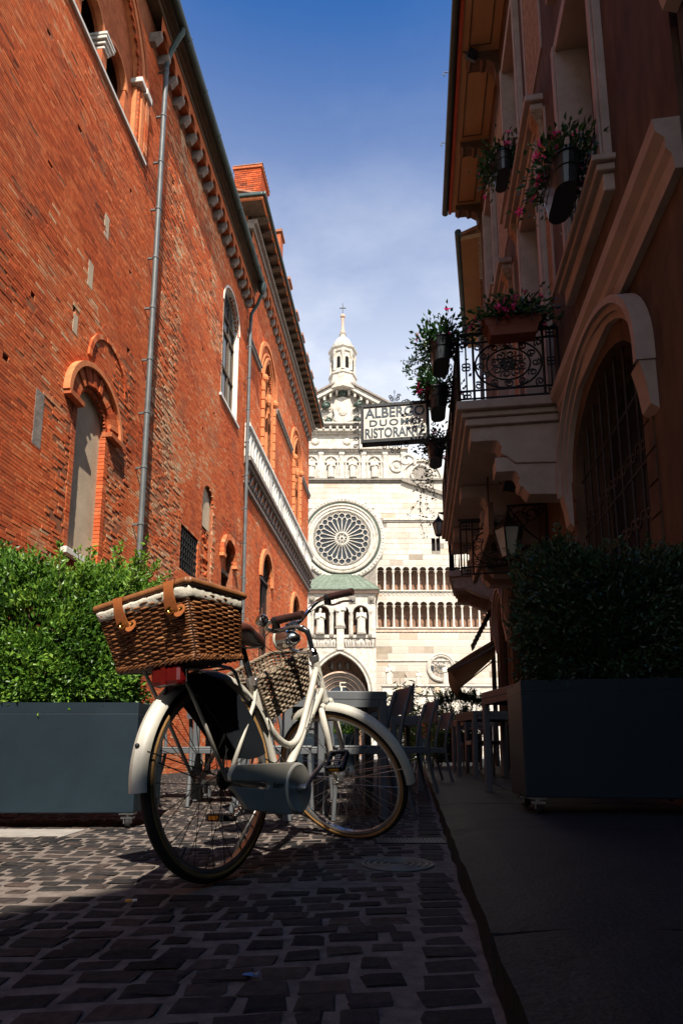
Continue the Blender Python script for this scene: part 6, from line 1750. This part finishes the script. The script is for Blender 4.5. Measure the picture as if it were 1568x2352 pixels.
def hedge(label, x0, x1, y0, y1, z0, z1, n, matl, ln=.033, wd=.015, seed=1, name='hedge', grp='clipped hedges in planters', sprigs=60):
    r_ = np.random.default_rng(seed)
    base = Vector(((x0 + x1) / 2, (y0 + y1) / 2, z0))
    t = thing(name, label, 'hedge', base, 0, grp)
    A = np.array([(x1 - x0) / 2, (y1 - y0) / 2, (z1 - z0) / 2])
    # clumps through the volume, most near the surface
    k = max(40, n // 130)
    u = r_.normal(size=(k, 3)); u /= np.abs(u).max(axis=1, keepdims=True) ** .75 * np.linalg.norm(u, axis=1, keepdims=True) ** .25
    rad = r_.uniform(.5, 1.0, k) ** .5
    top_var = 1 + .17 * np.sin(u[:, 0] * 4.5 + seed) + .11 * np.sin(u[:, 0] * 11 + 2 * seed) + .06 * np.sin(u[:, 1] * 9 + seed)
    cen = u * rad[:, None] * A; cen[:, 2] = cen[:, 2] * np.where(cen[:, 2] > 0, top_var, 1) + A[2] * .96
    cen[:, 2] = np.maximum(cen[:, 2], .02)
    ci = r_.integers(0, k, n)
    off = r_.normal(size=(n, 3)) * np.array([.042, .042, .04])
    C = cen[ci] + off
    nu = n // 5
    uu = r_.uniform(-1, 1, (nu, 3)); ax_ = r_.integers(0, 3, nu); uu[np.arange(nu), ax_] = np.sign(uu[np.arange(nu), ax_]) * r_.uniform(.7, 1, nu)
    C[:nu] = uu * A * np.array([.9, .86, .8]) + np.array([0, 0, A[2] * .95])
    out = C - np.array([0, 0, A[2] * .7]); out /= np.linalg.norm(out, axis=1, keepdims=True)
    D_ = out * .7 + r_.normal(size=(n, 3)) * .55 + np.array([0, 0, .35])
    depth = np.linalg.norm((C - np.array([0, 0, A[2]])) / A, axis=1)
    ctone = r_.normal(0, .16, k)
    tone = np.clip(.5 + ctone[ci] + r_.normal(0, .15, n), 0, 1)
    # sprigs that stand out of the outline
    sp = []
    spD, spT = [], []
    m = MB()
    for _ in range(sprigs):
        x = r_.uniform(-A[0], A[0]); y = r_.uniform(-A[1], A[1]); L_ = r_.uniform(.10, .30)
        zt = A[2] * 1.72 + .06 * math.sin(x * 6 + seed)
        d = np.array([r_.normal(0, .3) + .5 * x / A[0], r_.normal(0, .3) + .4 * y / A[1], 1.0]); d /= np.linalg.norm(d)
        p0 = np.array([x, y, zt * r_.uniform(.8, 1)])
        m.tube([tuple(p0), tuple(p0 + d * L_)], .0022, 4)
        for j in range(34):
            s_ = r_.uniform(.1, 1.05); sp.append(p0 + d * L_ * s_ + r_.normal(0, .006, 3)); q = r_.normal(size=3); q[2] = abs(q[2]) * .8; spD.append(q + d * .6); spT.append(np.clip(r_.normal(.78, .14), 0, 1))
    for _ in range(26):
        x = r_.uniform(-A[0], A[0]) * .8; y = r_.uniform(-A[1], A[1]) * .7
        m.tube([(x * .6, y * .6, 0), (x * .8, y * .8, A[2]), (x, y, A[2] * 1.7)], [.01, .007, .003], 5)
    m.build('branches', MATS['twig'], t, kind='stuff')
    C = np.concatenate([C, np.array(sp)]); D_ = np.concatenate([D_, np.array(spD)]); tone = np.concatenate([tone, np.array(spT)])
    np_obj('foliage', leaves_mesh('foliage', C, D_, ln, wd, tone, MATS[matl]), t, kind='stuff')
    return t
planter('blue-grey planter at the left below the bright green hedge', -2.55, -1.135, 3.30, 3.78, .085, .605)
hedge('bright sunlit green hedge in the left planter beside the bicycle', -2.6, -1.24, 3.32, 3.82, .66, 1.55, 80000, 'hedge_leaf', ln=.036, wd=.018, seed=3, sprigs=150)
planter('dark planter in deep shade on the right pavement', .97, 2.0, 3.02, 3.50, .085, .605, base=.10, rotz=R(-7.3))
hedge('dark shaded hedge in the right planter against the hotel wall', 1.06, 2.1, 3.1, 3.52, .76, 1.52, 50000, 'shaded_leaf', ln=.036, wd=.018, seed=5, sprigs=110)
planter('far planter at the street corner on the right pavement', 2.02, 2.95, 12.5, 13.0, .085, .605, base=.10)
hedge('dark hedge of the far corner planter against the bright piazza', 1.96, 3.15, 12.5, 13.05, .76, 1.66, 7000, 'shaded_leaf', ln=.05, wd=.022, seed=8, sprigs=60)
planter('low planter behind the café tables in the middle of the street', -.75, .25, 9.4, 9.85, .085, .605)
hedge('sunlit hedge in the planter behind the café tables', -.78, .28, 9.4, 9.88, .66, 1.1, 7000, 'hedge_leaf', ln=.045, wd=.02, seed=9, sprigs=20)
# bamboo-like bushes by the pavement edge
def bamboo(label, x, y, h, seed):
    r_ = np.random.default_rng(seed)
    t = thing('bamboo_bush', label, 'bush', (x, y, 0), 0, 'bamboo bushes near the piazza')
    m = MB(); C, D_ = [], []
    for i in range(16):
        a = r_.uniform(0, 6.28); q = r_.uniform(.05, .32); L_ = h * r_.uniform(.6, 1)
        P = [(.4 * q * math.cos(a), .4 * q * math.sin(a), .02), (.8 * q * math.cos(a), .8 * q * math.sin(a), L_ * .6), (1.4 * q * math.cos(a), 1.4 * q * math.sin(a), L_)]
        m.tube(P, [.008, .006, .003], 5)
        for j in range(70):
            s_ = r_.uniform(.25, 1.0); p0 = np.array(P[0]) * (1 - s_) ** 2 + 2 * np.array(P[1]) * s_ * (1 - s_) + np.array(P[2]) * s_ * s_
            C.append(p0 + r_.normal(0, .05, 3)); D_.append(np.array([r_.normal(), r_.normal(), -.5]))
    m.build('stems', MATS['twig'], t, kind='stuff')
    np_obj('foliage', leaves_mesh('foliage', np.array(C), np.array(D_), .11, .02, np.clip(r_.normal(.6, .2, len(C)), 0, 1), MATS['hedge_leaf']), t, kind='stuff')
bamboo('bamboo bush behind the near café chair back', .95, 8.6, 1.45, 1)
bamboo('bamboo bush beside the far corner planter', 1.75, 11.6, 1.4, 2)
# ================================================================ CAFE FURNITURE
def make_table():
    t = thing('cafe_table', 'x', 'table', (0, 0, 0), 0, 'grey square café tables')
    m = MB(); m.box(-.32, .32, -.32, .32, .735, .79); m.build('tabletop', MATS['furniture_paint'], t, bevel=.006)
    for sx in (-1, 1):
        for sy in (-1, 1):
            m = MB(); m.box(sx * .32 - (.05 if sx > 0 else 0), sx * .32 + (0 if sx > 0 else .05), sy * .32 - (.05 if sy > 0 else 0), sy * .32 + (0 if sy > 0 else .05), .005, .735); m.build('leg', MATS['furniture_paint'], t, bevel=.005)
    for k, q in enumerate(((-.268, .268, -.318, -.29), (-.268, .268, .29, .318), (-.318, -.29, -.268, .268), (.29, .318, -.268, .268))):
        m = MB(); m.box(*q, .69, .735); m.build('apron', MATS['furniture_paint'], t)
    return t
def make_chair():
    t = thing('cafe_chair', 'x', 'chair', (0, 0, 0), 0, 'grey metal café chairs')
    m = MB(); m.box(-.205, .205, -.19, .21, .435, .455); m.build('seat', MATS['furniture_paint'], t, bevel=.008)
    m = MB()
    for i in range(9):
        a0, a1 = -.215 + .43 * i / 9, -.215 + .43 * (i + 1) / 9
        f = lambda x: -.27 - .05 * math.cos(x / .215 * 1.3)
        m.hexa([(a0, f(a0), .665), (a1, f(a1), .665), (a1, f(a1) + .014, .665), (a0, f(a0) + .014, .665), (a0, f(a0) - .02, .845), (a1, f(a1) - .02, .845), (a1, f(a1) - .006, .845), (a0, f(a0) - .006, .845)])
    m.build('backrest', MATS['furniture_paint'], t)
    for sx in (-1, 1):
        m = MB(); m.tube(bez([(sx * .185, -.30, .005), (sx * .185, -.235, .25), (sx * .188, -.205, .44), (sx * .192, -.225, .62), (sx * .195, -.285, .83)], 4), .0155, 10); m.build('rear_leg', MATS['furniture_paint'], t, smooth=True, auto=50)
        m = MB(); m.tube([(sx * .185, .215, .005), (sx * .18, .19, .44)], .0145, 10); m.build('front_leg', MATS['furniture_paint'], t, smooth=True, auto=50)
        m = MB(); m.box(sx * .19 - .012, sx * .19 + .012, -.2, .19, .40, .437); m.build('seat_rail', MATS['furniture_paint'], t, bevel=.004)
    m = MB(); m.box(-.18, .18, -.215, -.195, .40, .437); m.build('rear_rail', MATS['furniture_paint'], t, bevel=.004)
    return t
tb, chr_ = make_table(), make_chair()
tables = [((-.07, 3.96, 0), .12, 'nearest café table just behind the bicycle front wheel'), ((.10, 5.1, 0), .1, 'second café table behind the front wheel'), ((.50, 6.55, 0), .1, 'third café table along the street by the kerb'),
          ((-.95, 5.35, 0), .05, 'sunlit café table seen through the rear wheel'), ((1.50, 4.52, .1), .13, 'café table on the pavement behind the dark right planter'), ((1.82, 7.3, .1), .13, 'café table on the pavement further along the hotel'), ((2.06, 8.9, .1), .13, 'farthest café table on the pavement before the corner planter'), ((-.45, 7.4, 0), .1, 'sunlit café table in the middle of the street')]
for i, (p, r_, lb) in enumerate(tables):
    o = tb if i == 0 else copy_tree(tb)
    o.location = p; o.rotation_euler = (0, 0, r_); o['label'] = lb
chairs = [((.13, 3.87, 0), 100, 'nearest café chair with tall back beside the front wheel'), ((.48, 5.02, 0), 96, 'second café chair back beyond the front wheel'), ((-.42, 3.93, 0), -82, 'café chair left of the nearest table behind the bicycle'), ((-.28, 5.0, 0), -85, 'café chair left of the second table'),
          ((-1.0, 4.85, 0), 5, 'sunlit café chair seen through the rear wheel spokes'), ((-.95, 5.95, 0), 178, 'sunlit café chair beyond the table through the rear wheel'), ((-1.42, 5.35, 0), -88, 'sunlit café chair at the left of the table through the rear wheel'), ((.88, 6.5, 0), 97, 'café chair at the third table by the kerb'), ((.1, 6.6, 0), -85, 'café chair left of the third table'),
          ((1.9, 7.95, .1), 178, 'dark café chair on the pavement facing away by the hotel'), ((2.1, 9.55, .1), 178, 'dark café chair next to the corner planter'), ((-.45, 7.95, 0), 176, 'sunlit café chair behind the middle table'), ((-.9, 7.4, 0), -88, 'sunlit café chair left of the middle table')]
for i, (p, r_, lb) in enumerate(chairs):
    o = chr_ if i == 0 else copy_tree(chr_)
    o.location = p; o.rotation_euler = (0, 0, R(r_)); o['label'] = lb
ns = thing('table_number_stand', 'cream angular number stand on the nearest café table', 'table stand', (.0, 4.0, .791), .1)
m = MB(); m.box(-.02, .02, -.015, .015, 0, .005); m.box(-.005, .005, -.003, .003, .005, .06); m.build('post', MATS['white_plaster'], ns)
m = MB(); m.box(-.012, -.006, -.003, .003, .06, .088); m.box(-.012, .03, -.003, .003, .088, .094); m.box(-.006, .03, -.003, .003, .06, .066); m.build('clip', MATS['white_plaster'], ns)
mat('denim_blue', (.05, .16, .35), rough=.6, var=.1, bump=.05)
# ================================================================ STREET IRONWORK
mc = thing('manhole_cover', 'small round iron cover with raised rings in the setts', 'manhole cover', (manc[0], manc[1], .001))
m = MB(); m.lathe([(0, .0), (manr, .0), (manr, -.03)], 40); m.build('plate', MATS['iron'], mc)
for r0 in (.035, .06, .085, .11, .13):
    m = MB(); m.lathe([(r0 - .006, .0), (r0 - .004, .0045), (r0 + .004, .0045), (r0 + .006, .0)], 40); m.build('ring', MATS['zinc'], mc)
gd = thing('drain_grate', 'rectangular iron drain grate with rows of slots beside the kerb', 'drain grate', (.325, 2.89, .0))
m = MB(); m.box(-.175, .175, -.09, .09, -.03, -.012); m.build('pit', MATS['dark_void'], gd)
m = MB()
for q in ((-.175, .175, -.09, -.078), (-.175, .175, .078, .09), (-.175, -.163, -.078, .078), (.163, .175, -.078, .078)): m.box(*q, -.012, .004)
m.build('frame', MATS['iron'], gd)
for i in range(6):
    y_ = -.065 + .026 * i
    m = MB(); m.box(-.163, .163, y_ - .005, y_ + .005, -.012, .003); m.build('bar', MATS['zinc'], gd)
for i in range(17):
    x_ = -.152 + .019 * i
    m = MB(); m.box(x_ - .005, x_ + .005, -.078, .078, -.013, .0022); m.build('bar', MATS['zinc'], gd)
cbt = MB(); cbt.tube([(0, 0, 0), (.018, .004, 0)], .0038, 8, tone=.2)
cb_ = cbt.build('cigarette_butt', MATS['amber'], smooth=False, label='orange cigarette butt lying on the setts before the rear wheel', cat='cigarette butt'); cb_.location = (-.60, 1.72, .009)
m = MB(); m.tube([(.018, .004, 0), (.03, .0065, 0)], .0037, 8); m.build('paper', MATS['white_plaster'], cb_)
ps = MB(); ps.add([(-.016, -.006, .006), (.015, -.009, .004), (.017, .007, .008), (-.013, .008, .005)], [(0, 1, 2, 3)]); ps = ps.build('paper_scrap', MATS['denim_blue'], label='tiny blue and red paper scrap on the dark foreground setts', cat='paper scrap'); ps.location = (-.17, 1.18, .002)
m = MB(); m.add([(.004, -.0065, .0075), (.014, -.008, .006), (.016, .006, .0095), (.006, .0065, .0085)], [(0, 1, 2, 3)]); m.build('red_print', MATS['red_lens'], ps)
# ================================================================ FLOWER BOXES
mat('pot_plastic', (.012, .018, .022), rough=.35, var=.1, bump=.03, spec=.5)
mat('terracotta_pot', (.15, .045, .025), rough=.75, var=.15, bump=.1)
def trough(label, M, ln, wd, h, matl, group, nl, nf, spread, seed, box=False, trail=0):
    r_ = np.random.default_rng(seed)
    t = thing('flower_box', label, 'flower box', mat=M, group=group)
    def outline(s, sc):
        if box: return [(-ln / 2 * sc, -wd / 2 * sc), (ln / 2 * sc, -wd / 2 * sc), (ln / 2 * sc, wd / 2 * sc), (-ln / 2 * sc, wd / 2 * sc)]
        a = (ln - wd) / 2 * sc; q = wd / 2 * sc
        return [(a + q * math.cos(x), q * math.sin(x)) for x in np.linspace(-math.pi / 2, math.pi / 2, 9)] + [(-a + q * math.cos(x), q * math.sin(x)) for x in np.linspace(math.pi / 2, 1.5 * math.pi, 9)]
    m = MB(); V, F = [], []
    lv_ = [(0, .78), (h * .55, .88), (h * .56, .92), (h * .93, 1.0), (h * .94, 1.06), (h, 1.06), (h, .98), (h * .9, .96)]
    for z, sc in lv_: V += [(x, y, z) for x, y in outline(0, sc)]
    k = len(outline(0, 1))
    for i in range(len(lv_) - 1):
        for j in range(k): F.append((i * k + j, i * k + (j + 1) % k, (i + 1) * k + (j + 1) % k, (i + 1) * k + j))
    F += [tuple(range(k))[::-1], tuple(range((len(lv_) - 1) * k, len(lv_) * k))]
    m.add(V, F); m.build('box', MATS[matl], t, bevel=.004 if box else 0)
    m = MB(); m.tube([(-ln * .3, -wd * .4, h * .8), (-ln * .3, wd * .75, h * 1.0), (-ln * .3, wd * .75, h * .4)], .006, 5); m.tube([(ln * .3, -wd * .4, h * .8), (ln * .3, wd * .75, h * 1.0), (ln * .3, wd * .75, h * .4)], .006, 5); m.build('hanger', MATS['iron'], t)
    pl_ = thing('flowering_plant', 'magenta-flowered plant in ' + label, 'plant', mat=M, group='magenta flowering plants in boxes')
    nl = int(nl * 2.2)
    C = np.stack([r_.normal(0, ln * .30, nl), r_.normal(0, wd * .5, nl), h + np.abs(r_.normal(0, spread * .8, nl)) - .02], 1)
    if trail:
        k2 = nl // 3
        C[:k2, 1] = r_.uniform(.3, 1.1, k2) * wd * trail[0]; C[:k2, 0] += trail[1] * r_.uniform(0, 1, k2); C[:k2, 2] = h + .05 - r_.uniform(0, 1, k2) ** 1.5 * trail[2]
    D_ = C - np.array([0, 0, h]) + r_.normal(0, .12, (nl, 3)) + np.array([0, 0, .03])
    np_obj('foliage', leaves_mesh('foliage', C, D_, .062, .034, np.clip(r_.normal(.5, .2, nl), 0, 1), MATS['pot_leaf']), pl_, kind='stuff')
    m = MB()
    for i in range(12):
        c = C[r_.integers(0, nl)]; m.tube([(c[0] * .4, c[1] * .4, h - .02), tuple(c)], .0025, 4)
    m.build('stems', MATS['twig'], pl_, kind='stuff')
    for i in range(nf):
        c = C[r_.integers(nl // 3 if trail else 0, nl)] * np.array([1.12, 1.25, 1]) + np.array([0, 0, r_.uniform(.0, .05)])
        nrm = np.array([r_.normal(0, .6), r_.normal(0, .6), .3]) + (c - np.array([0, 0, h])) * 3
        q = Vector(nrm).normalized().to_track_quat('Z', 'Y')
        m = MB(); rr_ = r_.uniform(.042, .058)
        for k3 in range(5):
            a = 2 * math.pi * k3 / 5
            P = [Vector((0, 0, -.008)), Vector((.55 * rr_ * math.cos(a - .5), .55 * rr_ * math.sin(a - .5), .008)), Vector((rr_ * math.cos(a), rr_ * math.sin(a), .004)), Vector((.55 * rr_ * math.cos(a + .5), .55 * rr_ * math.sin(a + .5), .008))]
            m.add([tuple(Vector(c) + q @ p) for p in P], [(0, 1, 2, 3)], r_.uniform(.2, 1))
        m.tube([tuple(Vector(c) + q @ Vector((0, 0, -.035))), tuple(Vector(c) + q @ Vector((0, 0, -.004)))], [.003, .007], 5, tone=.3)
        m.build('bloom', MATS['flower'], pl_)
def rm_at(s, d, z, turn=0): return RM @ Matrix.Translation((s, d, z)) @ Matrix.Rotation(turn, 4, 'Z')
GB = 'dark oval boxes of magenta flowers on the hotel'
trough('dark oval flower box hung at the large first-floor window', rm_at(4.12, .30, 4.80), .50, .22, .24, 'pot_plastic', GB, 420, 30, .12, 11)
trough('dark oval flower box at the upper window under the eaves', rm_at(6.75, .28, 7.92), .46, .21, .24, 'pot_plastic', GB, 330, 24, .10, 12, trail=(1.2, -.1, .3))
trough('brown terracotta flower box on the near balcony railing', RM @ Matrix.Translation((BS - .08, .5, BZ + .60)) @ Matrix.Rotation(R(90), 4, 'Z'), .58, .19, .18, 'terracotta_pot', 'terracotta boxes', 620, 48, .12, 13, box=True)
trough('highest dark flower box outside the balcony corner against the sky', rm_at(BS + .12, BD + .14, BZ + .47), .44, .22, .24, 'pot_plastic', GB, 380, 16, .13, 14)
trough('middle dark flower box outside the balcony above the hanging sign', rm_at(BS + .95, BD + .14, BZ + .44), .46, .22, .24, 'pot_plastic', GB, 420, 22, .12, 15, trail=(.9, -.12, -.2))
trough('lowest dark flower box outside the balcony beside the hanging sign', rm_at(BS + 2.0, BD + .14, BZ + .35), .46, .22, .24, 'pot_plastic', GB, 260, 5, .08, 16)
# trailing tendrils
tv = thing('trailing_vine', 'thin leafy tendrils hanging below the hotel sign and balcony boxes', 'vine', mat=RM)
m = MB(); C = []
for i in range(16):
    s0 = BS + rng.uniform(-.1, .3) if i < 8 else BS + rng.uniform(1.2, 1.7); d0 = BD + (rng.uniform(.2, .3) if i < 8 else rng.uniform(.1, .3)); z0 = BZ + (rng.uniform(.65, .8) if i < 8 else rng.uniform(.05, .15)); L_ = rng.uniform(.15, .3) if i < 8 else rng.uniform(.4, 1.0)
    P = [(s0, d0, z0), (s0 + rng.uniform(-.1, .1), d0 + rng.uniform(.05, .2), z0 - L_ * .3), (s0 + rng.uniform(-.1, .1), d0 + rng.uniform(.0, .25), z0 - L_ * .7), (s0 + rng.uniform(-.15, .15), d0 + rng.uniform(0, .3), z0 - L_)]
    B_ = bez(P, 5); m.tube(B_, .0022, 4)
    for q in B_[2:]:
        for _ in range(2): C.append(np.array(q) + nrng.normal(0, .015, 3))
m.build('stems', MATS['twig'], tv, kind='stuff')
C = np.array(C); np_obj('foliage', leaves_mesh('foliage', C, nrng.normal(size=C.shape), .04, .02, np.full(len(C), .5), MATS['pot_leaf']), tv, kind='stuff')
# ================================================================ HANGING SIGN
SM = Matrix.Translation((.66, 6.72, 4.40)) @ Matrix.Rotation(R(-7.3), 4, 'Z')
mat('sign_white', (.62, .58, .50), rough=.5, var=.12, scale=6, bump=.05, stain=(.42, .33, .24), sscale=7)
mat('sign_blue', (.012, .030, .045), rough=.5, var=.2, bump=.05)
sg = thing('hotel_sign', 'framed white hanging sign with dark blue hotel lettering and iron scrolls', 'sign', mat=SM)
SW, SH = .41, .245
m = MB(); m.box(-SW, SW, -.06, .06, -SH, SH); m.build('cabinet', MATS['sign_blue'], sg, bevel=.006)
m = MB(); m.box(-SW + .03, SW - .03, -.064, -.0605, -SH + .035, SH - .03); m.build('panel', MATS['sign_white'], sg)
m = MB()
for q in ((-SW - .008, SW + .008, SH - .028, SH + .008), (-SW - .008, SW + .008, -SH - .008, -SH + .032)): m.box(q[0], q[1], -.078, -.05, q[2], q[3])
for q in ((-SW - .008, -SW + .028), (SW - .028, SW + .008)): m.box(q[0], q[1], -.077, -.05, -SH, SH)
m.build('frame', MATS['iron'], sg)
def sign_line(tx, zc_, hgt, wid, off, sp=1.0):
    me = text_mesh(tx, 1.0, extrude=.002, spacing=sp, offset=off)
    co = np.array([v.co for v in me.vertices]); mn, mxv = co.min(0), co.max(0)
    me.materials.clear(); me.materials.append(MATS['sign_blue'])
    o = bpy.data.objects.new('lettering', me); link(o, sg)
    sx, sy = wid / (mxv[0] - mn[0]), hgt / (mxv[1] - mn[1])
    o.matrix_local = Matrix.Translation((0, -.0665, zc_)) @ Matrix.Rotation(R(90), 4, 'X') @ Matrix.Diagonal((sx, sy, 1, 1)) @ Matrix.Translation((-(mn[0] + mxv[0]) / 2, -(mn[1] + mxv[1]) / 2, 0))
sign_line('ALBERGO', .135, .135, .73, .022); sign_line('DUOMO', .0, .085, .62, .022, 1.25); sign_line('RISTORANTE', -.13, .13, .73, .022)
def scr(m, c, r, turns, a0, th=.006, flip=1, T=lambda x, z: (x, 0, z)):
    m.tube([T(x, z) for x, z in spiral(c, r, turns * flip, a0, 18, .8)], th, 5)
m = MB()
for sx in (-1, 1):
    m.tube([(sx * .01, 0, SH), (sx * .07, 0, SH + .03), (sx * .10, 0, SH + .07), (sx * .16, 0, SH + .085), (sx * .2, 0, SH + .05), (sx * .25, 0, SH + .01)], .006, 5)
    scr(m, (sx * .155, SH + .055), .032, 1.3, 1.57, flip=sx); scr(m, (sx * .235, SH + .035), .026, 1.3, 1.57, flip=sx); scr(m, (sx * .04, SH + .10), .03, 1.4, -1.57, flip=-sx); scr(m, (sx * .05, SH + .14), .028, 1.3, 0, flip=sx); scr(m, (sx * .03, SH + .02), .02, 1.3, 0, flip=sx)
m.tube([(0, 0, SH), (0, 0, SH + .22)], [.007, .002], 5); m.tube([(0, 0, SH + .17), (.014, 0, SH + .195), (0, 0, SH + .225), (-.014, 0, SH + .195)], .003, 4, closed=True)
m.build('top_crest', MATS['iron'], sg)
m = MB()
for sx in (-1, 1):
    scr(m, (sx * .055, -SH - .04), .04, 1.3, 1.57, flip=sx); scr(m, (sx * .13, -SH - .035), .034, 1.4, 2.2, flip=-sx); scr(m, (sx * .03, -SH - .10), .028, 1.3, 1.57, flip=-sx)
m.tube([(0, 0, -SH), (0, 0, -SH - .19)], [.007, .002], 5); m.build('bottom_pendant', MATS['iron'], sg)
m = MB(); m.tube([(-SW - .04, 0, SH + .05), (-SW - .04, 0, -SH - .08)], .008, 5)
for k in range(6):
    z = SH - .02 - k * .095
    scr(m, (-SW - .075, z), .033, 1.4, 0 if k % 2 else 3.14, flip=1 if k % 2 else -1); m.tube([(-SW - .04, 0, z + .03), (-SW - .11, 0, z - .02)], .005, 4)
scr(m, (-SW - .015, SH + .05), .028, 1.3, 3.14, flip=-1); scr(m, (-SW - .015, -SH - .08), .028, 1.3, 3.14)
m.build('side_scrolls', MATS['iron'], sg)
m = MB(); m.tube([(SW, 0, SH + .01), (SW + .30, 0, SH + .01)], .012, 6); m.tube([(SW, 0, -SH), (SW + .28, 0, -SH)], .012, 6)
for k in range(3): scr(m, (SW + .05 + .09 * k, -SH - .06), .05, 1.4, 1.57, flip=-1 if k % 2 else 1)
for k in range(5): scr(m, (SW + .06, SH - .08 - .09 * k), .032, 1.3, 0 if k % 2 else 3.14)
m.build('wall_bracket', MATS['iron'], sg)
# ================================================================ PEOPLE far off at the end of the street
mat('skin', (.42, .25, .17), rough=.6, var=.05, bump=0)
mat('red_shirt', (.35, .02, .03), rough=.9, var=.1, bump=.1)
mat('denim', (.04, .06, .10), rough=.9, var=.1, bump=.1)
mat('pale_trousers', (.35, .30, .25), rough=.9, var=.1, bump=.1)
def person(label, x, y, h, rot, trousers):
    me = bpy.data.meshes.new('person')
    V = [(0, 0, .52), (0, 0, .64), (0, 0, .78), (0, .0, .83), (0, -.01, .87), (0, -.015, .93), (.10, 0, .79), (.145, .01, .62), (.13, -.05, .48), (-.10, 0, .79), (-.145, .01, .62), (-.13, -.05, .48), (.055, 0, .49), (.06, -.01, .27), (.065, .01, .04), (.07, -.07, .015), (-.055, 0, .49), (-.07, .02, .27), (-.075, .05, .04), (-.08, -.03, .015)]
    E_ = [(0, 1), (1, 2), (2, 3), (3, 4), (4, 5), (2, 6), (6, 7), (7, 8), (2, 9), (9, 10), (10, 11), (0, 12), (12, 13), (13, 14), (14, 15), (0, 16), (16, 17), (17, 18), (18, 19)]
    rad = [.085, .08, .085, .035, .045, .05, .04, .03, .02, .04, .03, .02, .055, .04, .025, .02, .055, .04, .025, .02]
    me.from_pydata([tuple(Vector(v) * h) for v in V], E_, [])
    o = bpy.data.objects.new('person', me); link(o)
    me.materials.append(MATS['red_shirt'])
    md = o.modifiers.new('skin', 'SKIN')
    for i, r0 in enumerate(rad): me.skin_vertices[0].data[i].radius = (r0 * h, r0 * h * .8)
    me.skin_vertices[0].data[0].use_root = True
    o.modifiers.new('sub', 'SUBSURF').render_levels = 2
    o.location = (x, y, -.01); o.rotation_euler = (0, 0, rot)
    tag(o, label, 'person', 'people at the far end of the street')
    m = MB(); m.sphere((0, -.014 * h, .935 * h), .064 * h, 10, 8, (.85, 1, 1.15)); m.build('head', MATS['skin'], o, smooth=True)
    m = MB(); m.sphere((0, .0, .955 * h), .066 * h, 10, 8, (.9, 1, .95)); m.build('hair', MATS['old_wood'], o, smooth=True)
    for q in (1, -1):
        m = MB(); m.tube([(q * .05 * h, 0, .54 * h), (q * .063 * h, 0, .27 * h), (q * .07 * h, .02 * h, .03 * h)], [.078 * h, .058 * h, .045 * h], 8); m.build('trouser_leg', MATS[trousers], o, smooth=True)
person('person in a red top standing at the far end of the street', 3.02, 21.5, 1.7, .3, 'denim')
person('second far person in red top and pale trousers near the piazza', 3.45, 25.5, 1.72, -.4, 'pale_trousers')
